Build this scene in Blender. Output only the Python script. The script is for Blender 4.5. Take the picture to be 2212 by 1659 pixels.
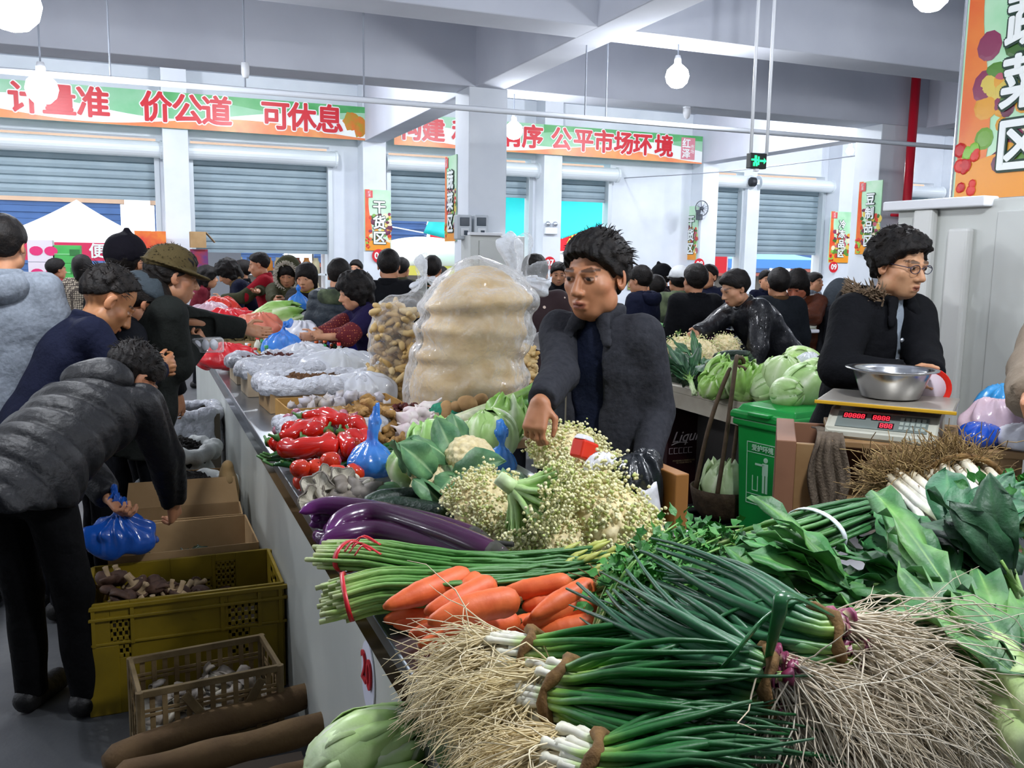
import bpy, math, random
import numpy as np
from mathutils import Vector, Matrix
for o in list(bpy.data.objects): bpy.data.objects.remove(o)
SC = bpy.context.scene; COL = SC.collection
R = math.radians; PI = math.pi
rnd = random.Random(7); nrs = np.random.RandomState(7)
# ------------------------------------------------------------------ camera
IW, IH, FPX = 2212, 1659, 1950.0
CAMP = np.array([0.0, 0.0, 1.58])
YAW, PITCH, ROLL = R(22.35), R(8.0), R(0.9)
_fw = np.array([math.sin(YAW)*math.cos(PITCH), math.cos(YAW)*math.cos(PITCH), -math.sin(PITCH)])
_r = np.array([math.cos(YAW), -math.sin(YAW), 0.0]); _u = np.cross(_r, _fw)
_r, _u = math.cos(ROLL)*_r + math.sin(ROLL)*_u, -math.sin(ROLL)*_r + math.cos(ROLL)*_u
cd = bpy.data.cameras.new('camera'); cam = bpy.data.objects.new('camera', cd); COL.objects.link(cam)
cd.sensor_width = 36; cd.lens = 36*FPX/IW; cd.clip_start = .05; cd.clip_end = 200
cam.matrix_world = Matrix([[_r[i], _u[i], -_fw[i], CAMP[i]] for i in range(3)] + [[0, 0, 0, 1]])
SC.camera = cam
def at(px, py, z=None, X=None, Y=None, d=None):
    """the point of the place seen at a photograph pixel, on a plane of known height, X, Y or distance"""
    v = _fw + (px-IW/2)/FPX*_r + (IH/2-py)/FPX*_u
    t = (z-CAMP[2])/v[2] if z is not None else X/v[0] if X is not None else Y/v[1] if Y is not None else d
    return Vector(CAMP + t*v)
# ------------------------------------------------------------------ sky, exposure
w = bpy.data.worlds.new('overcast_sky'); SC.world = w; w.use_nodes = True
wb = w.node_tree.nodes['Background']; wb.inputs[0].default_value = (.86, .93, 1, 1); wb.inputs[1].default_value = 3.4
SC.view_settings.view_transform = 'Standard'; SC.view_settings.look = 'None'
SC.view_settings.exposure = 0.12; SC.view_settings.gamma = 1; SC.view_settings.use_curve_mapping = False
SC.cycles.max_bounces = 7; SC.cycles.diffuse_bounces = 4; SC.cycles.transparent_max_bounces = 12
SC.cycles.sample_clamp_indirect = 6
BULBS = []   # hanging lamps of the hall: (x, y, z of the bulb, z of the ceiling fixing), built in lamp()
# ------------------------------------------------------------------ materials
MATS = {}
def s2l(c):
    if isinstance(c, str): c = [int(c[i:i+2], 16)/255 for i in (0, 2, 4)]
    return tuple((x/12.92 if x <= .04045 else ((x+.055)/1.055)**2.4) for x in c) + (1,)
def M(name, col=(.8, .8, .8), rough=.6, metal=0, var=None, vs=8, bump=0, bs=30, spec=.5, trans=0, alpha=1, emit=None, es=1, attr=False, sub=0, subc=None, coat=0, ior=1.45, bd=.01, obvar=0):
    """principled material. var: second colour mixed in by noise of scale vs; attr: multiply by the vertex colours 'Col'; obvar: hue/value drift per object"""
    if name in MATS: return MATS[name]
    m = bpy.data.materials.new(name); m.use_nodes = True; nt = m.node_tree; N = nt.nodes; L = nt.links
    b = N['Principled BSDF']; c = s2l(col); b.inputs['Base Color'].default_value = c
    b.inputs['Roughness'].default_value = rough; b.inputs['Metallic'].default_value = metal
    b.inputs['Specular IOR Level'].default_value = spec; b.inputs['IOR'].default_value = ior
    b.inputs['Transmission Weight'].default_value = trans; b.inputs['Alpha'].default_value = alpha
    b.inputs['Coat Weight'].default_value = coat
    if sub: b.inputs['Subsurface Weight'].default_value = sub; b.inputs['Subsurface Radius'].default_value = (.3, .2, .1); b.inputs['Subsurface Scale'].default_value = .03
    if emit: b.inputs['Emission Color'].default_value = s2l(emit); b.inputs['Emission Strength'].default_value = es
    tc = N.new('ShaderNodeTexCoord'); out = None
    if var is not None:
        n = N.new('ShaderNodeTexNoise'); n.inputs['Scale'].default_value = vs; n.inputs['Detail'].default_value = 5
        L.new(tc.outputs['Object'], n.inputs['Vector'])
        rp = N.new('ShaderNodeValToRGB'); rp.color_ramp.elements[0].position = .35; rp.color_ramp.elements[1].position = .65
        rp.color_ramp.elements[0].color = c; rp.color_ramp.elements[1].color = s2l(var)
        L.new(n.outputs['Fac'], rp.inputs[0]); out = rp.outputs[0]
    if attr:
        a = N.new('ShaderNodeAttribute'); a.attribute_name = 'Col'
        if out is None: out = a.outputs['Color']
        else:
            mx = N.new('ShaderNodeMix'); mx.data_type = 'RGBA'; mx.blend_type = 'MULTIPLY'; mx.inputs[0].default_value = 1
            L.new(out, mx.inputs[6]); L.new(a.outputs['Color'], mx.inputs[7]); out = mx.outputs[2]
    if obvar:
        oi = N.new('ShaderNodeObjectInfo'); hs = N.new('ShaderNodeHueSaturation'); mr = N.new('ShaderNodeMapRange')
        mr.inputs[3].default_value = 1-obvar; mr.inputs[4].default_value = 1+obvar
        L.new(oi.outputs['Random'], mr.inputs[0]); L.new(mr.outputs[0], hs.inputs['Value'])
        if out is None: hs.inputs['Color'].default_value = c
        else: L.new(out, hs.inputs['Color'])
        out = hs.outputs[0]
    if out is not None: L.new(out, b.inputs['Base Color'])
    if bump:
        n2 = N.new('ShaderNodeTexNoise'); n2.inputs['Scale'].default_value = bs; n2.inputs['Detail'].default_value = 6
        L.new(tc.outputs['Object'], n2.inputs['Vector'])
        bp = N.new('ShaderNodeBump'); bp.inputs['Strength'].default_value = bump; bp.inputs['Distance'].default_value = bd
        L.new(n2.outputs['Fac'], bp.inputs['Height']); L.new(bp.outputs[0], b.inputs['Normal'])
    MATS[name] = m; return m
# ------------------------------------------------------------------ objects, labels
def tag(o, label=None, cat=None, group=None, kind=None):
    for k, v in (('label', label), ('category', cat), ('group', group), ('kind', kind)):
        if v: o[k] = v
    return o
def empty(name, loc=(0, 0, 0), label=None, cat=None, group=None, rz=0):
    o = bpy.data.objects.new(name, None); COL.objects.link(o); o.empty_display_size = .05
    o.location = loc; o.rotation_euler = (0, 0, rz); return tag(o, label, cat, group)
def link(name, me, m=None, parent=None, smooth=False, world=True):
    if m is not None and not me.materials: me.materials.append(m)
    if smooth: me.shade_smooth()
    o = bpy.data.objects.new(name, me); COL.objects.link(o)
    if parent is not None:
        o.parent = parent
        if world: o.matrix_parent_inverse = inv(parent)
    return o
def wm(o):
    m = o.matrix_basis.copy()
    return wm(o.parent) @ o.matrix_parent_inverse @ m if o.parent else m
def inv(o): return wm(o).inverted()
def copy_tree(o, parent=None):
    c = o.copy(); COL.objects.link(c)
    if parent is not None: c.parent = parent; c.matrix_parent_inverse = o.matrix_parent_inverse
    for ch in [x for x in o.children]: copy_tree(ch, c)
    return c
def frame(d, up=(0, 0, 1)):
    """3x3 with z along d"""
    z = Vector(d).normalized(); x = Vector(up).cross(z)
    if x.length < 1e-4: x = Vector((1, 0, 0)).cross(z)
    x.normalize(); y = z.cross(x); return Matrix((x, y, z)).transposed()
class MB:
    """collects shapes into one mesh; colours go into the 'Col' point attribute"""
    def __init__(s): s.v = []; s.f = []; s.c = []; s.col = (1, 1, 1); s.T = None
    def _n(s, vs):
        b = len(s.v)
        if s.T is not None: vs = [s.T @ Vector(q) for q in vs]
        s.v += [tuple(q) for q in vs]; s.c += [s.col]*len(vs); return b
    def box(s, c, d, rot=None, taper=1.0):
        hx, hy, hz = d[0]/2, d[1]/2, d[2]/2
        q = [(-hx, -hy, -hz), (hx, -hy, -hz), (hx, hy, -hz), (-hx, hy, -hz), (-hx*taper, -hy*taper, hz), (hx*taper, -hy*taper, hz), (hx*taper, hy*taper, hz), (-hx*taper, hy*taper, hz)]
        if rot is not None: q = [rot @ Vector(p) for p in q]
        b = s._n([(p[0]+c[0], p[1]+c[1], p[2]+c[2]) for p in q])
        s.f += [tuple(b+i for i in t) for t in ((0, 3, 2, 1), (4, 5, 6, 7), (0, 1, 5, 4), (1, 2, 6, 5), (2, 3, 7, 6), (3, 0, 4, 7))]; return s
    def span(s, lo, hi): return s.box([(a+b)/2 for a, b in zip(lo, hi)], [abs(b-a) for a, b in zip(lo, hi)])
    def bar(s, a, b, w, t, up=(0, 0, 1)):
        a, b = Vector(a), Vector(b); s.box((a+b)/2, (w, t, (b-a).length), frame(b-a, up)); return s
    def ring(s, prev, cur, n, closed=True):
        for i in range(n if closed else n-1):
            j = (i+1) % n; s.f.append((prev+i, prev+j, cur+j, cur+i))
    def tube(s, pts, r, n=8, cap=True, cols=None, flat=1.0, up=(0, 0, 1)):
        pts = [Vector(p) for p in pts]; k = len(pts); prev = None
        rr = r if hasattr(r, '__len__') else [r]*k; first = None; keep = s.col
        F = None
        for i, p in enumerate(pts):
            d = pts[min(i+1, k-1)]-pts[max(i-1, 0)]
            if d.length < 1e-9: d = Vector((0, 0, 1))
            if F is None: F = frame(d, up)
            else:
                z = d.normalized(); x = F.col[0] - z*F.col[0].dot(z)
                if x.length < 1e-6: F = frame(d, up)
                else: x.normalize(); F = Matrix((x, z.cross(x), z)).transposed()
            if cols: s.col = cols[i]
            cur = s._n([p + F @ Vector((math.cos(2*PI*j/n)*rr[i], math.sin(2*PI*j/n)*rr[i]*flat, 0)) for j in range(n)])
            if prev is not None: s.ring(prev, cur, n)
            else: first = cur
            prev = cur
        if cap: s.f.append(tuple(first+j for j in reversed(range(n)))); s.f.append(tuple(prev+j for j in range(n)))
        s.col = keep; return s
    def lathe(s, prof, n=24, c=(0, 0, 0), rot=None, cap=False, cols=None, sc=(1, 1)):
        prev = None; keep = s.col
        for i, (r, z) in enumerate(prof):
            if cols: s.col = cols[i]
            q = [Vector((r*sc[0]*math.cos(2*PI*j/n), r*sc[1]*math.sin(2*PI*j/n), z)) for j in range(n)]
            if rot is not None: q = [rot @ p for p in q]
            cur = s._n([p+Vector(c) for p in q])
            if prev is not None: s.ring(prev, cur, n)
            else: first = cur
            prev = cur
        if cap: s.f.append(tuple(first+j for j in reversed(range(n)))); s.f.append(tuple(prev+j for j in range(n)))
        s.col = keep; return s
    def grid(s, fn, nu, nv, cf=None):
        q = []; cs = []
        for i in range(nu+1):
            for j in range(nv+1):
                q.append(fn(i/nu, j/nv)); cs.append(cf(i/nu, j/nv) if cf else s.col)
        b = s._n(q); s.c[b:] = cs
        for i in range(nu):
            for j in range(nv):
                a = b+i*(nv+1)+j; s.f.append((a, a+nv+1, a+nv+2, a+1))
        return s
    def ell(s, c, rad, rot=None, nu=12, nv=8, wob=0, seed=0):
        def fn(u, v):
            th = 2*PI*u; ph = PI*(v*.998+.001); p = Vector((math.cos(th)*math.sin(ph)*rad[0], math.sin(th)*math.sin(ph)*rad[1], -math.cos(ph)*rad[2]))
            if wob: p *= 1+wob*math.sin(3*th+seed)*math.sin(2*ph+seed*1.7)+wob*.6*math.sin(5*ph+2*th+seed*3)
            if rot is not None: p = rot @ p
            return p+Vector(c)
        return s.grid(fn, nu, nv)
    def poly(s, pts): b = s._n(pts); s.f.append(tuple(range(b, b+len(pts)))); return s
    def prism(s, pts, h):
        """outline in xy, extruded in z by h"""
        n = len(pts); b = s._n([(p[0], p[1], 0) for p in pts]); t = s._n([(p[0], p[1], h) for p in pts]); s.ring(b, t, n)
        s.f.append(tuple(b+i for i in reversed(range(n)))); s.f.append(tuple(t+i for i in range(n))); return s
    def mesh(s, name):
        me = bpy.data.meshes.new(name); me.from_pydata(s.v, [], s.f); me.update()
        if any(c != (1, 1, 1) for c in s.c):
            a = me.color_attributes.new('Col', 'FLOAT_COLOR', 'POINT')
            a.data.foreach_set('color', np.array([s2l(c) for c in s.c], np.float32).ravel())
        return me
    def build(s, name, m, parent=None, smooth=False, bev=0, solid=0, subd=0):
        o = link(name, s.mesh(name), m, parent, smooth)
        if subd: q = o.modifiers.new('s', 'SUBSURF'); q.levels = q.render_levels = subd
        if solid: q = o.modifiers.new('t', 'SOLIDIFY'); q.thickness = solid; q.offset = 0
        if bev: q = o.modifiers.new('b', 'BEVEL'); q.width = bev; q.segments = 2; q.limit_method = 'ANGLE'
        return o
def struct(name, mb, m, bev=0, label=None, smooth=False):
    return tag(mb.build(name, m, None, smooth, bev), label, None, None, 'structure')
def text_mesh(body, size, off=0, ext=.002, align='CENTER', shear=0):
    c = bpy.data.curves.new('lettering', 'FONT'); c.body = body; c.size = size; c.offset = off; c.extrude = ext; c.shear = shear
    c.offset = 0; c.align_x = align; c.align_y = 'CENTER'; c.resolution_u = 3
    o = bpy.data.objects.new('lettering', c); COL.objects.link(o)
    dg = bpy.context.evaluated_depsgraph_get(); dg.update(); me = bpy.data.meshes.new_from_object(o.evaluated_get(dg))
    bpy.data.objects.remove(o); bpy.data.curves.remove(c)
    if off > 0:   # bolder strokes: the glyph and shifted copies of it
        n = len(me.vertices); v = np.zeros(n*3); me.vertices.foreach_get('co', v); v = v.reshape(-1, 3); F = [tuple(p.vertices) for p in me.polygons]; V = []; G = []
        for i in range(12): V.append(v+np.array([math.cos(i*PI/6)*off, math.sin(i*PI/6)*off, .00025*i])); G += [tuple(a+i*n for a in f) for f in F]
        bpy.data.meshes.remove(me); me = bpy.data.meshes.new('lettering'); me.from_pydata(np.concatenate(V).tolist(), [], G); me.update()
    return me
def text(body, size, pos, xdir, m, parent=None, off=0, ext=.002, updir=(0, 0, 1), name='lettering', sx=1, label=None, shear=0):
    """lettering whose line runs along xdir, with updir up"""
    me = text_mesh(body, size, off, ext, 'CENTER', shear); x = Vector(xdir).normalized(); u = Vector(updir); u = (u-x*u.dot(x)).normalized(); n = x.cross(u)
    T = Matrix.Translation(pos) @ Matrix((x*sx, u, n)).transposed().to_4x4(); me.transform(T)
    o = link(name, me, m, parent)
    if label: o['label'] = label
    return o
def bez(pts, n=10):
    """Catmull-Rom through pts"""
    P = [Vector(p) for p in pts]; P = [P[0]*2-P[1]] + P + [P[-1]*2-P[-2]]; out = []
    for i in range(1, len(P)-2):
        for k in range(n):
            t = k/n; a, b, c, d = P[i-1:i+3]
            out.append(.5*((2*b)+(c-a)*t+(2*a-5*b+4*c-d)*t*t+(3*b-a-3*c+d)*t**3))
    return out+[P[-2]]
# ------------------------------------------------------------------ implicit surfaces on a rectilinear grid
def coords(lo, hi, h, fine=()):
    g = [lo]
    while g[-1] < hi:
        s = h
        for a, b, hh in fine:
            if a-hh <= g[-1] <= b: s = min(s, hh)
            elif g[-1] < a: s = min(s, max(hh, (a-g[-1])*.5+hh*.5))
        g.append(g[-1]+s)
    return np.array(g, np.float32)
class SDF:
    def __init__(s, lo, hi, h, fine=()):
        s.ax = [coords(lo[i], hi[i], h, [(f[0][i], f[1][i], f[2]) for f in fine]) for i in range(3)]
        s.D = np.full([len(a) for a in s.ax], 9.0, np.float32)
    def win(s, lo, hi):
        ix = [slice(max(0, np.searchsorted(a, l)-1), np.searchsorted(a, u)+1) for a, l, u in zip(s.ax, lo, hi)]
        P = [s.ax[0][ix[0]][:, None, None], s.ax[1][ix[1]][None, :, None], s.ax[2][ix[2]][None, None, :]]
        return tuple(ix), P
    def put(s, ix, d, k, mode):
        A = s.D[ix]
        if A.size == 0: return
        if mode == 'add':
            if k > 0:
                h = np.clip(.5+.5*(A-d)/k, 0, 1); s.D[ix] = A*(1-h)+d*h-k*h*(1-h)
            else: s.D[ix] = np.minimum(A, d)
        else:
            if k > 0:
                h = np.clip(.5-.5*(A+d)/k, 0, 1); s.D[ix] = A*(1-h)-d*h+k*h*(1-h)
            else: s.D[ix] = np.maximum(A, -d)
    def cap(s, a, b, ra, rb=None, k=.01, mode='add', mod=None, sq=None):
        rb = ra if rb is None else rb; a = np.array(a, float); b = np.array(b, float); m = max(ra, rb)*(1 if sq is None else max(sq))+k*2+.03+(.04 if mod else 0)
        ix, P = s.win(np.minimum(a, b)-m, np.maximum(a, b)+m)
        d = b-a; L = max(d@d, 1e-9); q = [P[i]-a[i] for i in range(3)]
        t = np.clip((q[0]*d[0]+q[1]*d[1]+q[2]*d[2])/L, 0, 1); r = ra+(rb-ra)*t
        if mod is not None: r = r+mod(t*math.sqrt(L), P)
        e = [q[i]-t*d[i] for i in range(3)]
        if sq is not None: e = [e[i]/sq[i] for i in range(3)]
        s.put(ix, np.sqrt(e[0]**2+e[1]**2+e[2]**2)-r, k, mode); return s
    def chain(s, pts, rs, k=.01, mod=None):
        for i in range(len(pts)-1): s.cap(pts[i], pts[i+1], rs[i], rs[i+1], k, mod=mod)
        return s
    def ell(s, c, rad, rot=None, k=.01, mode='add', mod=None):
        m = max(rad)+2*k+.03; c = np.array(c, float); ix, P = s.win(c-m, c+m); q = [P[i]-c[i] for i in range(3)]
        if rot is not None:
            r = np.array(rot); q = [q[0]*r[0][i]+q[1]*r[1][i]+q[2]*r[2][i] for i in range(3)]
        k0 = np.sqrt(sum((q[i]/rad[i])**2 for i in range(3))); k1 = np.sqrt(sum((q[i]/rad[i]**2)**2 for i in range(3)))+1e-6
        d = k0*(k0-1)/k1
        if mod is not None: d = d+mod(P)
        s.put(ix, d, k, mode); return s
    def half(s, p, n, k=0, lo=None, hi=None):
        """cut away the side that n points to"""
        ix, P = s.win(lo, hi) if lo is not None else s.win([a[0]-1 for a in s.ax], [a[-1]+1 for a in s.ax])
        d = -sum((P[i]-p[i])*n[i] for i in range(3)); s.put(ix, d, k, 'sub'); return s
    def warp(s, fn):
        ix, P = s.win([a[0]-1 for a in s.ax], [a[-1]+1 for a in s.ax]); s.D += fn(P).astype(np.float32); return s
    def mesh(s, name, cf=None):
        D = s.D; D[0] = D[-1] = 9; D[:, 0] = D[:, -1] = 9; D[:, :, 0] = D[:, :, -1] = 9
        S = D < 0; cnt = np.zeros([n-1 for n in D.shape], np.int8); cs = [(i, j, k) for i in (0, 1) for j in (0, 1) for k in (0, 1)]
        sl = lambda A, c: A[c[0]:A.shape[0]-1+c[0], c[1]:A.shape[1]-1+c[1], c[2]:A.shape[2]-1+c[2]]
        for c in cs: cnt += sl(S, c)
        I = np.argwhere((cnt > 0) & (cnt < 8)); idx = np.full(cnt.shape, -1, np.int32); idx[I[:, 0], I[:, 1], I[:, 2]] = np.arange(len(I))
        V = {c: D[I[:, 0]+c[0], I[:, 1]+c[1], I[:, 2]+c[2]] for c in cs}; acc = np.zeros((len(I), 3)); n = np.zeros(len(I))
        for a in cs:
            for ax in range(3):
                if a[ax]: continue
                b = tuple(1 if i == ax else a[i] for i in range(3)); va, vb = V[a], V[b]; mk = (va < 0) != (vb < 0)
                t = np.where(mk, np.clip(va/np.where(mk, va-vb, 1), 0, 1), 0)
                p = np.zeros((len(I), 3)); p[:] = a; p[:, ax] = t; acc += p*mk[:, None]; n += mk
        fr = I+acc/np.maximum(n, 1)[:, None]
        P = np.stack([np.interp(fr[:, i], np.arange(len(s.ax[i])), s.ax[i]) for i in range(3)], 1)
        F = []
        for ax in range(3):
            sh = [slice(None)]*3; sa = sh[:]; sa[ax] = slice(0, -1); sb = sh[:]; sb[ax] = slice(1, None)
            A, B = S[tuple(sa)], S[tuple(sb)]; E = np.argwhere(A != B); o1, o2 = (ax+1) % 3, (ax+2) % 3
            E = E[(E[:, o1] > 0) & (E[:, o2] > 0)]
            if not len(E): continue
            q = []
            for d1, d2 in ((1, 1), (0, 1), (0, 0), (1, 0)):
                e = E.copy(); e[:, o1] -= d1; e[:, o2] -= d2; q.append(idx[e[:, 0], e[:, 1], e[:, 2]])
            q = np.stack(q, 1); fl = ~A[E[:, 0], E[:, 1], E[:, 2]]; q[fl] = q[fl][:, ::-1]; F.append(q[(q >= 0).all(1)])
        F = np.concatenate(F) if F else np.zeros((0, 4), int)
        me = bpy.data.meshes.new(name); me.vertices.add(len(P)); me.vertices.foreach_set('co', P.astype(np.float32).ravel())
        me.loops.add(F.size); me.loops.foreach_set('vertex_index', F.ravel().astype(np.int32)); me.polygons.add(len(F))
        me.polygons.foreach_set('loop_start', np.arange(0, F.size, 4, dtype=np.int32)); me.update(calc_edges=True); me.validate(); me.shade_smooth()
        if cf is not None:
            a = me.color_attributes.new('Col', 'FLOAT_COLOR', 'POINT'); a.data.foreach_set('color', cf(P).astype(np.float32).ravel())
        return me
def wave(P, f, seed=0):
    """cheap smooth noise, -1..1"""
    x, y, z = P; s = seed*1.37
    return (np.sin(f*(x+.6*y)+s+1.3*np.sin(f*.7*z+s))+np.sin(f*1.1*(y-.5*z)+2.1*s+1.2*np.sin(f*.8*x+1))+np.sin(f*.9*(z+.4*x)+.7*s+1.1*np.sin(f*.6*y+2*s)))/3
# ================================================================== the hall
white = M('white_plaster', 'e3e8ee', .8, var='d6dce4', vs=1.5, bump=.05, bs=20)
ceilm = M('ceiling_plaster', 'd6dae4', .9, var='c9cdd8', vs=1.2)
conc = M('concrete_floor', '56585a', .5, var='434547', vs=3, bump=.1, bs=40)
YW = 14.2; ZB = 3.28; ZS = 4.15
fl = MB().span((-10, -7, -.12), (24, YW+.35, 0)); struct('floor', fl, conc, label='grey concrete market hall floor')
struct('ground', MB().span((-40, YW+.35, -.15), (70, 45, -.03)), M('paving_outside', 'b9b9b6', .8, var='a5a5a2', vs=2), label='pale paving outside behind the shutters')
struct('ceiling', MB().span((-10, -7, ZS), (24, YW+.35, ZS+.15)), ceilm, label='pale painted concrete ceiling slab')
for i, x in enumerate((-2.68, 3.37, 9.42, 15.47)):
    struct('beam_%d' % (i+1), MB().span((x-.16, -7, ZB), (x+.16, YW, ZS)), ceilm, .01)
for i, (y, wd) in enumerate(((3.65, .35), (6.25, .38), (8.9, .45), (-1.6, .4), (1.0, .35))):
    struct('beam_%d' % (i+5), MB().span((-10, y, ZB+.001), (24, y+wd, ZS)), ceilm, .01)
# back wall with its openings (x0, x1, sill of the shutter curtain or None)
def bx(px, py=560, Y=YW): return at(px, py, Y=Y).x
OPEN = [(-5.2, -2.4, 2.36), (-2.0, .28, 2.36), (.74, 2.76, 1.63), (3.68, 4.98, 2.18), (5.12, 6.12, 2.62), (6.58, 7.62, 2.60), (9.75, 10.42, 1.70), (10.72, 12.3, 1.76), (12.95, 15.1, 1.0), (16.4, 18.6, .4)]
ZT = 2.95
wl = MB(); x = -10
for a, b, z in OPEN:
    wl.span((x, YW, 0), (a, YW+.25, ZT+.25)); x = b
wl.span((x, YW, 0), (24, YW+.25, ZT+.25)); wl.span((-10, YW, ZT+.25), (24, YW+.25, ZS)); struct('wall_back', wl, white, label='white plastered back wall with roller shutter doorways')
struct('wall_left', MB().span((-10.2, -7, 0), (-10, YW, ZS)), white); struct('wall_right', MB().span((24, -7, 0), (24.2, YW, ZS)), white)
struct('wall_front', MB().span((-10, -7.2, 0), (24, -7, ZS)), white)
cols = [(.36, .70), (3.19, 3.55), (6.2, 6.53), (9.28, 9.62), (12.36, 12.86), (15.3, 15.6)]
for i, (a, b) in enumerate(cols): struct('column_%d' % (i+1), MB().span((a, YW-.36, 0), (b, YW, ZS)), white, .008, label='white square column against the back wall')
def col(n, x0, x1, y0, y1, lab): struct('column_%d' % n, MB().span((x0, y0, 0), (x1, y1, ZS)), white, .01, label=lab)
col(7, 3.15, 3.57, 8.92, 9.36, 'white square column with two meter boxes in mid hall')
C8 = (at(1897, 400, Y=8.92).x, at(1962, 400, Y=8.92).x); col(8, C8[0], C8[1], 8.92, 9.36, 'white square column beside a red pipe')
col(9, 3.30, 3.8, 2.38, 3.02, 'white square column behind the nearest banner')
col(10, 15.25, 15.7, 8.92, 9.36, 'white column far right'); col(11, -2.9, -2.46, 8.92, 9.36, 'white column beyond the left edge')
# roller shutters
shm = M('shutter_slats', '95a6ae', .5, metal=.15, var='8a9ca5', vs=3); boxm = M('shutter_box', 'dfe6ea', .35, metal=.1); railm = M('shutter_rail', 'c9d0d4', .4, metal=.3)
shlab = ['', 'blue grey roller shutter half raised, leftmost doorway', 'blue grey roller shutter lowered to head height, right of the left column', 'blue grey roller shutter half raised behind the meter box column', 'blue grey shutter raised high over the turquoise awning, left of the emergency lamp', 'blue grey shutter raised high over the turquoise awning, right of the emergency lamp', 'narrow lowered roller shutter beside the thin white post', 'wide lowered roller shutter above the blue canopy', 'roller shutter on the far right, nearly lowered', 'roller shutter at the far end of the back wall']
for i, (a, b, z) in enumerate(OPEN):
    t = empty('roller_shutter', ((a+b)/2, YW, ZT), shlab[i] or 'blue grey roller shutter beyond the left frame edge', 'shutter', 'roller shutters of the back wall')
    q = MB(); n = max(1, int((ZT-z)/.105))
    prof = []
    for k in range(n):
        z0 = z+(ZT-z)*k/n; h = (ZT-z)/n
        prof += [(-.012, z0), (.008, z0+h*.10), (.014, z0+h*.5), (.010, z0+h*.9)]
    prof.append((-.012, ZT)); b0 = q._n([(a+.03, YW+.12-y, zz) for y, zz in prof]); b1 = q._n([(b-.03, YW+.12-y, zz) for y, zz in prof])
    for k in range(len(prof)-1): q.f.append((b0+k, b1+k, b1+k+1, b0+k+1))
    q.span((a+.03, YW+.1, z-.05), (b-.03, YW+.14, z)); q.build('shutter_curtain', shm, t)
    q = MB(); L = b-a+.16
    q.lathe([(0, 0), (.13, 0), (.13, .03), (.115, .04), (.115, L-.04), (.13, L-.03), (.13, L), (0, L)], 20, (a-.08, YW-.13, ZT+.06), Matrix.Rotation(PI/2, 3, 'Y')); q.build('shutter_box', boxm, t, False)
    for xx in (a, b): MB().span((xx-.035, YW-.02, 0), (xx+.035, YW+.16, ZT)).build('guide_rail', railm, t, bev=.004)
# shutter motors: the round black drums at box ends
for px, py, lab in ((1075, 372, 'black shutter motor drum left of the turquoise awning'), (1626, 393, 'black shutter motor drum above the thin white post')):
    p = at(px, py, Y=YW-.3); t = empty('shutter_motor', p, lab, 'motor', 'shutter motors')
    MB().lathe([(0, -.06), (.06, -.06), (.085, -.04), (.085, .04), (.06, .06), (0, .06)], 20, p, Matrix.Rotation(PI/2, 3, 'Y')).build('drum', M('dark_rubber', '22262c', .5), t, True)
    MB().span((p.x+.02, p.y-.03, p.z-.05), (p.x+.14, p.y+.25, p.z+.05)).build('bracket', railm, t, bev=.01)
# post between the two right shutters
struct('trim_post', MB().span((10.43, YW-.12, 0), (10.71, YW+.1, 3.0)), white, .01, label='thin white post between two shutters')
# lamps ---------------------------------------------------------------
bulbm = M('lit_bulb', 'ffffff', .3, emit='f0f4ff', es=40); sockm = M('lamp_socket', 'e8eaee', .4); wirem = M('grey_wire', '8d939e', .5)
LP = 62
def lamp(p, ztop, lab, seen=True, r=.095, en=None):
    p = Vector(p); t = empty('hanging_bulb_lamp', (p.x, p.y, ztop), lab, 'lamp', 'bare bulbs hanging from the beams')
    MB().tube([(p.x, p.y, p.z+.12), (p.x, p.y, ztop)], .006, 6).build('cord', wirem, t)
    MB().lathe([(0, .16), (.02, .16), (.028, .13), (.028, .085), (.0, .085)], 14, p).build('socket', sockm, t, True)
    MB().lathe([(.001, -r), (r*.5, -r*.87), (r*.87, -r*.5), (r, 0), (r*.87, r*.5), (r*.55, r*.8), (.03, r*1.0), (.028, r*1.05)], 18, p).build('bulb', bulbm, t, True)
    l = bpy.data.lights.new('bulb_light', 'POINT'); l.energy = en or LP; l.color = (.93, .96, 1); l.shadow_soft_size = r*1.1
    o = bpy.data.objects.new('bulb_light', l); COL.objects.link(o); o.location = (p.x, p.y, p.z-r*1.25); o.parent = t; o.matrix_parent_inverse = inv(t)
lamp(at(1463, 165, Y=6.45), ZB, 'glowing bare bulb left of the exit sign rods'); lamp(at(90, 192, Y=6.45), ZB, 'glowing bare bulb in front of the left red lettered banner')
lamp(at(28, 10, Y=3.8), ZB, 'glowing bulb cut by the top left picture corner'); lamp(at(1110, 282, Y=9.1), ZB, 'glowing bare bulb right of the meter box column')
lamp(at(2012, -14, Y=3.8), ZB, 'glowing bulb at the top edge near the large banner'); lamp(at(1836, 326, Y=11.4), ZS, 'small glowing bulb far back beside the bean product banner', r=.06)
k = 0
for x in (-6, -2.7, .3, 3.37, 6.3, 9.42, 12.5):
    for y in (-1.4, 1.2, 3.8, 6.45, 9.1):
        if (x, y) in ((.3, 6.45), (6.3, 6.45), (3.37, 9.1), (.3, 3.8), (3.37, 3.8), (3.37, 6.45), (.3, 9.1), (6.3, 9.1), (9.42, 6.45), (6.3, 3.8), (9.42, 3.8), (9.42, 9.1), (12.5, 9.1), (12.5, 6.45), (-2.7, 6.45)): continue
        if y < 3 and x in (-6, -2.7, 9.42, 12.5) or y < -1 and x < 3: continue
        lamp((x if x != .3 else 1.5, y, 2.86), ZB, 'unseen bare bulb added elsewhere in the hall for fill light', en=125 if (x, y) == (.3, 1.2) else None)  # unseen bulbs added for fill, one moved over the foreground and made stronger
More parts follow.
